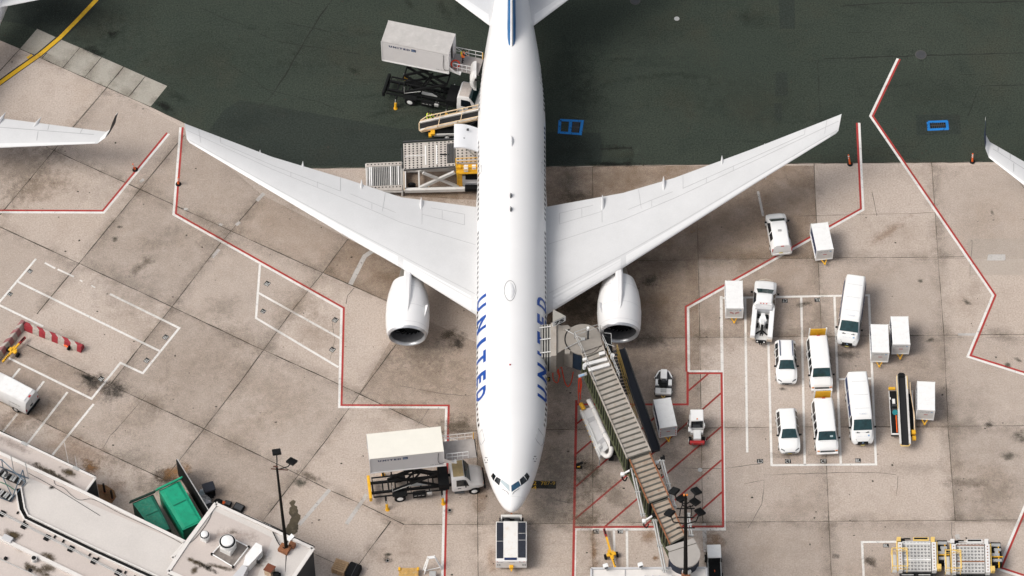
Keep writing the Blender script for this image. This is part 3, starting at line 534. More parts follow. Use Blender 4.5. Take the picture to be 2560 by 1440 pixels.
# drains and covers in the taxiway
def drain(px, label, grid_px):
    P = GL(px, 0.012); c = sum(P, Vector())/len(P); t = thing('storm_drain', label, 'drain', (c.x, c.y, 0), 0, 'blue painted storm drains')
    a = MB(); ww = .26
    strip(a, [G(*q, .012) if False else Vector(v) for q, v in zip(px, P)]+[P[0]], ww, 0, .012); a.build('painted_border', PBLUE, t, True)
    for k, q in enumerate(grid_px):
        Q = GL(q, .016); g = MB(); g.slab(Q, .012)
        for i in range(1, 8): g.beam(Q[0].lerp(Q[1], i/8)+Vector((0, 0, .012)), Q[3].lerp(Q[2], i/8)+Vector((0, 0, .012)), .05, .02, 1)
        g.beam(Q[0].lerp(Q[3], .5)+Vector((0, 0, .02)), Q[1].lerp(Q[2], .5)+Vector((0, 0, .02)), .07, .02, 1)
        g.build('grate', [BLACK, DARK], t, True)
    return t
d1 = drain([(1400, 300), (1456, 303), (1451, 335), (1398, 331)], 'blue outlined double drain on dark asphalt beside the big airliner', [[(1431, 304), (1450, 305), (1447, 332), (1428, 331)]])
a = MB(); strip(a, [(1427, 302), (1424, 333)], .3, 0, .0125); a.build('painted_border', PBLUE, d1, True)
drain([(2320, 305), (2367, 303), (2369, 322), (2322, 324)], 'blue outlined single drain on asphalt near the right edge of the photo', [[(2325, 308), (2363, 306), (2365, 319), (2327, 321)]])
for x, y, l, sz, col in ((2302, 137, 'round grey manhole cover on asphalt past the red and white line', .55, DARK), (1588, 2, 'round manhole cover cut by the top edge of the photo', .5, DARK), (1692, 47, 'small pale round cover on the dark asphalt', .25, STEEL), (1124, 1276, 'small dark round cover near the red line left of the nose', .16, BLACK), (969, 1402, 'small dark round cover on concrete near the step stand', .14, BLACK), (1750, 1175, 'pale ring shaped cover inside the red hatching', .2, STEEL)):
    c = G(x, y, 0); t = thing('manhole_cover', l, 'manhole cover', c, 0, 'round covers in the paving')
    a = MB(); a.cyl((0, 0, .005), (0, 0, .03), sz, n=24); a.build('rim', mat('dull_rim', (.075, .072, .068), .9) if col is DARK else STEEL, t)
    a = MB(); a.cyl((0, 0, .005), (0, 0, .034), sz*.84, n=24)
    for k in range(-3, 4): a.box((k*sz*.2, 0, .036), (sz*.07, sz*1.2, .008))
    a.build('lid', col, t)

# ================================================================== THE AIRLINER
def lerp_tab(tab, s):
    if s <= tab[0][0]: return tab[0][1:]
    for a, b in zip(tab[:-1], tab[1:]):
        if s <= b[0]:
            t = (s-a[0])/(b[0]-a[0]); return tuple(a[i]+(b[i]-a[i])*t for i in range(1, len(a)))
    return tab[-1][1:]
NOSE_Y = G(1281, 1280, 4.45).y
AX = -0.035
PL = thing('airliner', 'big white twin engined airliner parked nose toward the viewer with blue lettering on its fuselage', 'airliner', (AX, NOSE_Y+30, 0))
FZ = 5.5
# station, half width, top, bottom, height of the widest line
FUS = [(0, .04, 4.50, 4.42, 4.46), (.12, .33, 4.78, 4.16, 4.46), (.4, .66, 5.02, 3.86, 4.48), (.8, .95, 5.28, 3.62, 4.5), (1.4, 1.27, 5.62, 3.37, 4.56), (2.1, 1.6, 6.12, 3.12, 4.66), (2.8, 1.87, 6.68, 2.94, 4.78), (3.6, 2.12, 7.22, 2.78, 4.92), (4.6, 2.4, 7.72, 2.64, 5.08),
       (5.8, 2.68, 8.12, 2.52, 5.24), (7.0, 2.9, 8.38, 2.44, 5.38), (8.4, 3.05, 8.55, 2.41, 5.47), (9.8, 3.1, 8.6, 2.4, 5.5), (20, 3.1, 8.6, 2.4, 5.5), (30, 3.1, 8.6, 2.4, 5.5), (40.5, 3.1, 8.6, 2.4, 5.5), (42.5, 3.04, 8.6, 2.55, 5.56), (44, 2.94, 8.6, 2.85, 5.7), (46.3, 2.72, 8.58, 3.4, 5.95), (48.4, 2.44, 8.55, 3.95, 6.2), (50.5, 2.12, 8.5, 4.45, 6.45), (53.5, 1.62, 8.4, 5.15, 6.75), (56.5, 1.2, 8.2, 5.85, 7.0), (60, .7, 7.9, 6.6, 7.25), (63, .2, 7.6, 7.2, 7.4)]
NF = 48
def fring(s):
    w_, zt, zb, zw = lerp_tab(FUS, s); r = []
    for k in range(NF):
        a = 2*math.pi*k/NF; x = w_*math.sin(a); c = math.cos(a)
        r.append(Vector((AX+x, NOSE_Y+s, zw+(zt-zw)*c if c > 0 else zw+(zw-zb)*c)))
    return r
ss = sorted(set([t[0] for t in FUS]+[12, 15, 18, 22, 25, 28, 33, 36, 38, .25, .6, 1.1, 1.75, 2.45, 3.2, 4.1, 5.2, 6.4, 7.7, 9.1]))
mb = MB(); mb.loft([fring(s) for s in ss]); FUSO = mb.build('fuselage', PLANEW, PL, True, 40)
BV = BVHTree.FromPolygons([tuple(v) for v in mb.v], [tuple(f) for f in mb.f])
def onf(px, py, off=0.015, bv=BV):
    d = ray(px, py); h = bv.ray_cast(CAM, d)
    if h[0] is None: return None
    n = h[1] if h[1].dot(d) < 0 else -h[1]
    return h[0]+n*off
def patch(pts, off, n=5, bv=BV):
    "four photo corners of something lying on a curved skin -> grid draped on that skin"
    mbp = MB(); a, b, c, d = [Vector((*p, 0)) for p in pts]; grid = []
    for i in range(n+1):
        for j in range(n+1):
            u, v = i/n, j/n; p = a.lerp(b, u).lerp(d.lerp(c, u), v); q = onf(p.x, p.y, off, bv)
            if q is None: return None
            grid.append(q)
    mbp.add(grid, [(i*(n+1)+j, (i+1)*(n+1)+j, (i+1)*(n+1)+j+1, i*(n+1)+j+1) for i in range(n) for j in range(n)]); return mbp
def seam(mbx, pts, wd, off=0.012, bv=BV, step=5):
    P = []
    for a, b in zip(pts[:-1], pts[1:]):
        n = max(1, int(math.dist(a, b)/step))
        for k in range(n+1):
            q = onf(a[0]+(b[0]-a[0])*k/n, a[1]+(b[1]-a[1])*k/n, off, bv)
            if q is not None: P.append(q)
    for p, q in zip(P[:-1], P[1:]):
        if (q-p).length > 1e-4: mbx.beam(p, q, wd, .006)
# belly fairing
mb = MB(); rings = []
for s, w_, zb in ((17.5, 1.6, 2.38), (19.5, 3.0, 2.15), (22, 3.35, 1.95), (30, 3.38, 1.9), (35, 3.1, 2.1), (38, 1.7, 2.38)):
    rings.append([Vector((AX+w_*math.sin(a)*(1 if abs(math.cos(a)) < .8 else .98), NOSE_Y+s, 3.6+(1.0 if math.cos(a) > 0 else 3.6-zb)*math.cos(a)*1.0)) for a in [2*math.pi*k/24 for k in range(24)]])
mb.loft(rings); mb.build('belly_fairing', PLANEW, PL, True, 50)
# flight deck windows
ck = [(1243, 1184), (1276, 1213), (1277, 1232)]
for q, mm in (([(1251, 1204), (1255, 1199), (1273, 1213), (1274, 1229)], SHADEW), ([(1278, 1214), (1296, 1202), (1302, 1214), (1279, 1230)], BGLASS),
              ([(1236, 1202), (1242, 1192), (1252, 1198), (1248, 1214)], DGLASS), ([(1299, 1199), (1308, 1190), (1318, 1202), (1303, 1214)], DGLASS),
              ([(1228, 1190), (1233, 1182), (1240, 1190), (1234, 1202)], DGLASS), ([(1310, 1189), (1317, 1181), (1324, 1191), (1319, 1202)], DGLASS)):
    p = patch(q, .018)
    if p: p.build('cockpit_window', mm, PL, True)
mb = MB()
for a in ([(1255, 1222), (1269, 1230), (1271, 1236)], [(1298, 1221), (1285, 1230), (1281, 1236)]): seam(mb, a, .035, .03)
mb.build('wiper', BLACK, PL, True)
for q in ([(1345, 1071), (1339, 1096), (1342, 1103), (1353, 1115), (1358, 1108), (1360, 1092), (1345, 1071)], [(1206, 1073), (1212, 1100), (1209, 1105), (1203, 1113), (1198, 1100), (1196, 1085), (1206, 1073)], [(1353, 405), (1353, 430), (1362, 440), (1362, 412), (1353, 405)], [(1204, 413), (1204, 430), (1199, 436), (1198, 420), (1204, 413)], [(1347, 195), (1349, 204), (1354, 213)], [(1344, 128), (1346, 146), (1351, 162)]):
    mb = MB(); seam(mb, q, .05); mb.build('door', PANEL, PL, True)
mb = MB()
for a in ([(1249, 1247), (1256, 1243), (1280, 1240), (1305, 1243), (1311, 1247)],): seam(mb, a, .03, .008)
mb.build('radome_seam', mat('faint_seam', (.6, .6, .6), .6), PL, True)
mb = MB()
for cx, cy in ((1216, 1150), (1337, 1147)):
    for k in range(6):
        a = k*math.pi/3; p = (cx+3.4*math.cos(a), cy+7*math.sin(a)); q = onf(p[0], p[1], .012)
        if q: mb.box(q, (.09, .09, .03))
mb.build('probe_markings', DARK, PL, True)
# cabin windows
WZ = 6.28
def win_mesh(s0, side):
    "one window as a curved quad on the skin"
    a = []
    for ds in (-.14, .14):
        for dz in (-.2, .2):
            w_, zt, zb, zw = lerp_tab(FUS, s0+ds); z = WZ+dz; c = (z-zw)/(zt-zw); x = w_*math.sqrt(max(0, 1-c*c))+.012; a.append(Vector((AX+side*x, NOSE_Y+s0+ds, z)))
    return [a[0], a[1], a[3], a[2]]
rest = MB()
for side, lim in ((1, 58), (-1, 40)):
    st = [7.6+.53*k for k in range(76)]; cnt = 0
    for k, s0 in enumerate(st):
        if any(abs(s0-d) < .75 for d in (6.4, 16.3, 28.5, 40.5)) or (side < 0 and 38 < s0 < 41): continue
        if cnt < lim: cnt += 1; MB().poly(win_mesh(s0, side)).build('cabin_window', DGLASS, PL, True)
        else: rest.poly(win_mesh(s0, side))
tag(rest.build('cabin_windows', DGLASS, PL, True), kind='stuff')
# the titles, wrapped round the skin
CR = [(736, 762), (782, 806), (827, 857), (876, 885), (905, 940), (960, 990)]
CL = [(733, 763), (786, 818), (842, 852), (873, 903), (924, 948), (962, 990)]
for side in (1, -1):
    mb = MB(); word = 'DETINU' if side > 0 else 'UNITED'
    for ch, (pa, pb) in zip(word, CR if side > 0 else CL):
        ztop = FZ+3.1*math.cos(R(46)); ya, yb = G(1340, pa, ztop).y, G(1340, pb, ztop).y
        vs, fs = text_mb(ch, None, bold=.035); x0 = min(v.x for v in vs); x1 = max(v.x for v in vs); y0 = min(v.y for v in vs); y1 = max(v.y for v in vs)
        bm = bmesh.new(); bv_ = [bm.verts.new(v) for v in vs]
        for f in fs:
            try: bm.faces.new([bv_[i] for i in f])
            except ValueError: pass
        for k in range(1, 9):
            bmesh.ops.bisect_plane(bm, geom=list(bm.verts)+list(bm.edges)+list(bm.faces), plane_co=(0, y0+(y1-y0)*k/9, 0), plane_no=(0, 1, 0))
        bm.verts.index_update(); P = []
        for v in bm.verts:
            u = (v.co.x-x0)/(x1-x0); h = (v.co.y-y0)/(y1-y0); ph = R(77-31*h)
            y = yb+(ya-yb)*u if side > 0 else ya+(yb-ya)*u
            P.append(Vector((AX+side*3.122*math.sin(ph), y, FZ+3.122*math.cos(ph))))
        mb.add(P, [[v.index for v in f.verts] for f in bm.faces]); bm.free()
    mb.build('lettering', TITLE, PL, True)
# crown fittings
def dome(px, py, ln, wd, h, name, mm):
    c = onf(px, py, 0); mb = MB(); rings = []
    for t in (0, .06, .2, .5, .8, .94, 1):
        k = math.sin(math.pi*min(1, max(.02, t)))**.5 if 0 < t < 1 else .05
        rings.append([Vector((c.x+wd/2*k*math.cos(a), c.y-ln/2+ln*t, c.z-.12+(h+.12)*k*max(0, math.sin(a)))) for a in [math.pi*j/8 for j in range(9)]])
    mb.loft(rings); return mb.build(name, mm, PL, True, 50)
dome(1275, 727, 2.1, .98, .14, 'satellite_dome', mat('dome_white', (.80, .80, .80), .4)); dome(1278, 353, 1.3, .5, .25, 'antenna_dome', LEW)
mb = MB(); c_ = onf(1275, 727, 0)
for k in range(28):
    e = lambda a: (1275+14.5*math.sin(a)*(1-.12*max(0, -math.cos(a))), 727-25.5*math.cos(a))
    p, q = onf(*e(2*math.pi*k/28), .02), onf(*e(2*math.pi*(k+1)/28), .02); mb.beam(p, q, .045, .02)
mb.build('dome_seam', PANEL, PL, True)
for y_ in (490, 524): dome(1277, y_, .55, .16, .4, 'blade_antenna', DARK)
dome(1275, 912, .18, .16, .18, 'beacon', REDP)
# wings
AF = [(0, 0), (.008, .145), (.03, .27), (.08, .40), (.15, .48), (.3, .5), (.5, .42), (.72, .25), (1, .015)]
def wring(le, te, z, tc, cl=0.0):
    "closed aerofoil ring between a leading and a trailing edge point"
    le, te = Vector((le.x, le.y, z)), Vector((te.x, te.y, z-.02*(te-le).length)); c = (te-le).length; r = []
    for x, t in AF: r.append(le.lerp(te, x)+Vector((0, 0, t*tc*c+.02*c*math.sin(math.pi*x))))
    for x, t in reversed(AF[1:-1]): r.append(le.lerp(te, x)-Vector((0, 0, t*tc*c*.8)))
    return r
class Wing:
    def __init__(s, secs): s.secs = secs; s.rings = [wring(*q) for q in secs]
    def at(s, u, c, off=.012):
        "point on the upper skin: u in section units, c along the chord"
        i = min(int(u), len(s.rings)-2); t = u-i
        for k in range(len(AF)-1):
            if c <= AF[k+1][0]: break
        f = (c-AF[k][0])/(AF[k+1][0]-AF[k][0]); a = s.rings[i][k].lerp(s.rings[i][k+1], f); b = s.rings[i+1][k].lerp(s.rings[i+1][k+1], f)
        return a.lerp(b, t)+Vector((0, 0, off))
    def line(s, mb, u0, c0, u1, c1, wd=.032, n=24):
        P = [s.at(u0+(u1-u0)*k/n, c0+(c1-c0)*k/n) for k in range(n+1)]
        for a, b in zip(P[:-1], P[1:]): mb.beam(a, b, wd, .006)
def picks(rows): return [(G(a, b, z), G(c, d, z), z, tc) for a, b, c, d, z, tc in rows]
wr = picks([(1352, 797, 1345, 517, 4.05, .13), (1373, 783, 1370, 513, 4.25, .125), (1557, 670, 1557, 480, 4.9, .11), (1688, 587, 1688, 442, 5.4, .105), (1880, 464, 1882, 371, 6.2, .10), (2090, 334, 2100, 286, 7.0, .09), (2096, 327, 2104, 284, 7.05, .05)])
wl_ = picks([(1210, 797, 1215, 517, 4.05, .13), (1187, 785, 1190, 514, 4.25, .125), (1003, 670, 1003, 491, 4.8, .11), (870, 594, 870, 447, 5.15, .105), (680, 480, 680, 391, 5.65, .10), (474, 357, 464, 309, 6.2, .09), (467, 348, 461, 307, 6.25, .05)])
for side, secs in ((1, wr), (-1, wl_)):
    Wg = Wing(secs); mb = MB(); mb.loft(Wg.rings); wo = mb.build('wing', WINGG, PL, True, 35)
    BW = BVHTree.FromPolygons([tuple(v) for v in mb.v], [tuple(f) for f in mb.f])
    for u0, u1 in ((1.05, 1.97), (2.06, 4.93)):
        mb = MB(); rows = []
        for k in range(9):
            u = u0+(u1-u0)*k/8; rows.append([Wg.at(u, c, .014) for c in (0, .008, .03, .06, .105)])
        for a, b in zip(rows[:-1], rows[1:]):
            for j in range(4): mb.poly([a[j], b[j], b[j+1], a[j+1]])
        mb.build('slat', LEW, PL, True, 50)
    mb = MB()
    for q in ((1, .60, 2, .60), (2, .60, 5, .62), (1.0, .14, 5, .12), (1.15, .78, 1.72, .80), (1.72, .66, 1.72, 1), (1.15, .90, 1.6, .91), (1.15, .78, 1.15, .90), (1.45, .79, 1.45, .9), (2.35, .66, 2.3, .98), (2.1, .72, 2.95, .74), (3.1, .72, 4.6, .74), (3.1, .72, 3.1, .99), (4.6, .74, 4.6, .99), (2.55, .62, 2.55, .72), (3.4, .62, 3.4, .74), (3.75, .62, 3.75, .74), (4.85, .3, 4.85, .99)):
        Wg.line(mb, *q)
    o = mb.build('panel_seams', WSEAM, PL, True)
    for tp in (((1506, 486), (1659, 440), (1805, 388), (1912, 358)) if side > 0 else ((1053, 492), (904, 448), (757, 402), (650, 374))):
        z = (4.35+abs(tp[0]-1280)*(.0030 if side > 0 else .0020)); e = G(tp[0], tp[1], z); b = e+Vector((0.0, -3.4, .0)); mb = MB(); rings = []
        for t, r in ((0, .05), (.2, .25), (.6, .34), (.82, .26), (1, .03)):
            c = b.lerp(e, t); rings.append([c+Vector((r*.6*math.cos(a), 0, r*.9*math.sin(a)-.06-.8*(1-t))) for a in [2*math.pi*k/8 for k in range(8)]])
        mb.loft(rings); mb.build('flap_fairing', WINGG, PL, True, 40)
    # engine hung under this wing
    ec = G(1549, 835, 2.9) if side > 0 else G(1018, 842, 2.9); n = 40
    eng = MB()
    prof = [(5.6, 1.30), (5.6, 1.42), (5.2, 1.55), (4.4, 1.76), (3.4, 1.92), (2.2, 1.97), (1.2, 1.93), (.55, 1.86), (.2, 1.77)]
    lipp = [(.2, 1.77), (.07, 1.70), (0, 1.63), (.04, 1.56), (.16, 1.50), (.3, 1.475)]
    inn = [(.3, 1.475), (.7, 1.47), (1.25, 1.5)]
    def rv(p): 
        return [[Vector((ec.x+r*math.cos(2*math.pi*k/n), ec.y+d-(r*math.sin(2*math.pi*k/n))*.07*max(0, 1-d/3), ec.z+r*math.sin(2*math.pi*k/n))) for k in range(n)] for d, r in p]
    e_ = MB().loft(rv(prof), caps=False).build('nacelle', PLANEW, PL, True, 40)
    def sub(mbx, nm, mm, sm=None):
        o = mbx.build(nm, mm, None, False, sm); o.parent = e_
        for v in o.data.vertices: v.co = v.co-PL.location
        return o
    sub(MB().loft(rv(lipp), caps=False), 'inlet_lip', mat('inlet_lip_metal', (.50, .51, .53), .28, .55), 40)
    sub(MB().loft(rv(inn), caps=False), 'inlet_liner', mat('inlet_liner', (.10, .10, .105), .6), 40)
    fb = MB()
    for k in range(22):
        a = 2*math.pi*k/22
        p = lambda r, da, dy: Vector((ec.x+r*math.cos(a+da), ec.y+1.15+dy, ec.z+r*math.sin(a+da)))
        fb.poly([p(.36, 0, 0), p(1.46, .05, -.02), p(1.46, .30, .22), p(.36, .34, .18)])
    fb.cyl((ec.x, ec.y+1.45, ec.z), (ec.x, ec.y+1.5, ec.z), 1.5, n=n)
    sub(fb, 'fan', mat('fan_blades', (.009, .010, .011), .5, .3))
    sub(MB().cyl((ec.x, ec.y+.62, ec.z), (ec.x, ec.y+1.2, ec.z), .05, .40, 20), 'spinner', BLACK, 40)
    sw = MB()
    for k in range(7):
        f = lambda q, rr: Vector((ec.x+rr*math.cos(q), ec.y+.70+rr*.95, ec.z+rr*math.sin(q)))
        q0, q1 = 0.2+k*.38, 0.2+(k+1)*.38; sw.poly([f(q0, .17), f(q1, .17), f(q1, .25), f(q0, .25)])
    sub(sw, 'spinner_swirl', WHITE)
    core = [(5.0, 1.05), (5.6, 1.02), (6.6, .82), (7.3, .66)]
    sub(MB().loft(rv(core)), 'core_cowl', mat('core_cowl_metal', (.30, .28, .25), .4, .6), 40)
    sub(MB().cyl((ec.x, ec.y+7.2, ec.z), (ec.x, ec.y+8.3, ec.z), .45, .05, 16), 'exhaust_plug', mat('exhaust_metal', (.20, .17, .14), .5, .6), 40)
    sm_ = MB()
    for d in (.58, 2.3, 4.35): 
        r = lerp_tab(sorted([(a, b) for a, b in prof[1:]]), d)[0]+.008
        ring = [Vector((ec.x+r*math.cos(2*math.pi*k/n), ec.y+d-(r*math.sin(2*math.pi*k/n))*.07*max(0, 1-d/3), ec.z+r*math.sin(2*math.pi*k/n))) for k in range(n+1)]
        for p, q in zip(ring[:-1], ring[1:]): sm_.beam(p, q, .03, .006)
    sub(sm_, 'cowl_seam', mat('cowl_seam_grey', (.55, .55, .56), .6))
    for sg in (1, -1):
        a = R(38) if sg > 0 else R(142)
        pp = lambda r, d: Vector((ec.x+r*math.cos(a), ec.y+d, ec.z+r*math.sin(a)))
        if (sg > 0) == (side < 0): sub(MB().slab([pp(1.95, 1.3), pp(2.0, 2.5), pp(2.32, 2.5), pp(2.2, 2.0)], .03), 'strake', LEW)
    py = MB(); rings = []
    for d, zt, hw in ((1.45, 1.95, .06), (1.9, 2.08, .22), (3.0, 2.24, .32), (4.4, 2.24, .34), (5.3, 2.10, .34), (6.2, 1.72, .32), (9, 1.5, .1)):
        zb = 1.2 if d < 5 else 1.3
        rings.append([Vector((ec.x+x*hw, ec.y+d, ec.z+z)) for x, z in ((-1, zb), (-1, zt-.16), (-.55, zt), (.55, zt), (1, zt-.16), (1, zb))])
    py.loft(rings); py.build('pylon', PLANEW, PL, True, 30)
# tailplane and fin
for sx in (1, -1):
    y0 = G(1338, 62, 6.8).y; secs = []
    for x, yl, ch, z, tc in ((1.0, y0-1.0, 8.3, 6.55, .10), (2.12, y0, 7.4, 6.75, .10), (10.7, y0+7.3, 2.6, 7.75, .09), (10.85, y0+7.6, 2.2, 7.77, .04)):
        secs.append((Vector((AX+sx*x, yl, z)), Vector((AX+sx*x, yl+ch, z)), z, tc))
    Wg = Wing(secs); MB().loft(Wg.rings).build('tailplane', WINGG, PL, True, 35)
    mb = MB(); rows = [[Wg.at(1+k/8*.98, c, .012) for c in (0, .008, .03, .08, .13)] for k in range(9)]
    for a, b in zip(rows[:-1], rows[1:]):
        for j in range(4): mb.poly([a[j], b[j], b[j+1], a[j+1]])
    mb.build('leading_edge', LEW, PL, True, 50)
    mb = MB(); Wg.line(mb, 1, .40, 2, .34, .06); Wg.line(mb, 1, .68, 2, .68, .05); mb.build('panel_seams', PANEL, PL, True)
y0 = NOSE_Y+47.0; rings = []; frn = []
for z, yl, ch, th in ((8.2, y0-.5, 10.0, .42), (8.75, y0+.25, 9.3, .40), (10, y0+1.75, 8.5, .37), (14, y0+5.9, 6.4, .29), (18.4, y0+10.4, 4.0, .2)):
    r = []
    for x, t in ((0, 0), (.01, .35), (.04, .7), (.12, .93), (.3, 1), (.6, .75), (1, .05)): r.append(Vector((AX+t*th, yl+ch*x, z)))
    for x, t in ((.6, .75), (.3, 1), (.12, .93), (.04, .7), (.01, .35)): r.append(Vector((AX-t*th, yl+ch*x, z)))
    rings.append(r); frn.append((z, yl, ch, th))
fin = MB().loft(rings, mf=lambda i, j: (1 if j in (0, 11) else 0)).build('tail_fin', [FINB, mat('fin_edge_metal', (.55, .55, .55), .35, .4)], PL, True, 35)
mb = MB()
for sx in (1, -1):
    for off in (0.2, 2.2, 4.3, 6.4, 8.5):
        P = []
        for k in range(13):
            z = 8.8+9.2*k/12; yl, ch, th = lerp_tab(frn, z); yy = y0+off+(z-8.8)*.25+3.0*math.sin(k/12*1.5); x = (yy-yl)/ch
            if .02 < x < .95: P.append(Vector((AX+sx*(th*lerp_tab([(0, 0), (.04, .7), (.12, .93), (.3, 1), (.6, .75), (1, .05)], x)[0]+.015), yy, z)))
        for p, q in zip(P[:-1], P[1:]): mb.beam(p, q, .01, .10)
mb.build('fin_globe_lines', LBLUE, PL, True)
# doors that stand open on the left-hand side in the photo
dz = 6.9; P = [onf(1204, 158, 0) or Vector((AX-2.8, G(1204, 158, 6).y, 6.6))]
yA, yB = G(1198, 163, 6.3).y, G(1198, 214, 5.7).y
mb = MB(); rings = []
for k in range(7):
    z = 4.95+2.0*k/6; xo = AX-3.38-.30*math.sin(math.pi*k/6)
    rings.append([Vector((xo, yB, z)), Vector((xo-.16, yB+.12, z)), Vector((xo-.18, yA-.12, z)), Vector((xo, yA, z)), Vector((xo+.14, yA, z)), Vector((xo+.14, yB, z))])
mb.loft(rings); do = mb.build('open_door', OFFW, PL, True, 50)
mb = MB(); mb.beam((AX-2.7, (yA+yB)/2, 6.0), (AX-3.5, (yA+yB)/2, 6.1), .12); mb.beam((AX-2.7, (yA+yB)/2, 5.3), (AX-3.5, (yA+yB)/2, 5.3), .12); mb.build('door_hinge_arm', DARK, PL, True)
mb = MB(); yA, yB = G(1137, 312, 5.9).y, G(1137, 370, 5.9).y; top, bot = [], []
for k in range(9):
    t = k/8; x = -2.95-2.33*t; z = 5.3+.95*math.sin(t*1.9)*.8; top.append((x, z))
rings = [[Vector((x, yA, z)), Vector((x, yB, z)), Vector((x+.02, yB, z-.16)), Vector((x+.02, yA, z-.16))] for x, z in top]
mb.loft(rings); cd = mb.build('cargo_door', mat('door_outer_skin', (.70, .71, .73), .4, var=.04), PL, True, 40)
mb = MB(); ym = yA+(yB-yA)*.26; mb.box((-4.03, ym, 6.09), (.22, .26, .02)); mb.box((-4.42, yA+(yB-yA)*.6, 6.0), (.26, .07, .02)); mb.build('latch_handle', DARK, PL, True)
mb = MB(); mb.beam((-2.9, yA-.2, 3.6), (-4.3, yA-.2, 5.8), .08); mb.beam((-2.9, yB+.2, 3.6), (-4.3, yB+.2, 5.8), .08); mb.build('door_strut', STEEL, PL, True)
# gear
mb = MB(); wb = MB(); y = NOSE_Y+6; mb.cyl((AX, y, .5), (AX, y, 3), .14)
for sx in (-.35, .35): wb.cyl((AX+sx-.18, y, .55), (AX+sx+.18, y, .55), .55, n=20)
for sx in (-1, 1):
    y = NOSE_Y+31.3; mb.cyl((AX+sx*5.5, y, .7), (AX+sx*4.9, y, 4), .22); mb.beam((AX+sx*5.5, y-1.5, .7), (AX+sx*5.5, y+1.5, .7), .25)
    for dy in (-1.45, 0, 1.45):
        for dx in (-.7, .7): wb.cyl((AX+sx*5.5+dx-.25, y+dy, .66), (AX+sx*5.5+dx+.25, y+dy, .66), .66, n=20)
mb.build('gear_leg', STEEL, PL, True); wb.build('gear_wheels', RUBBER, PL, True)

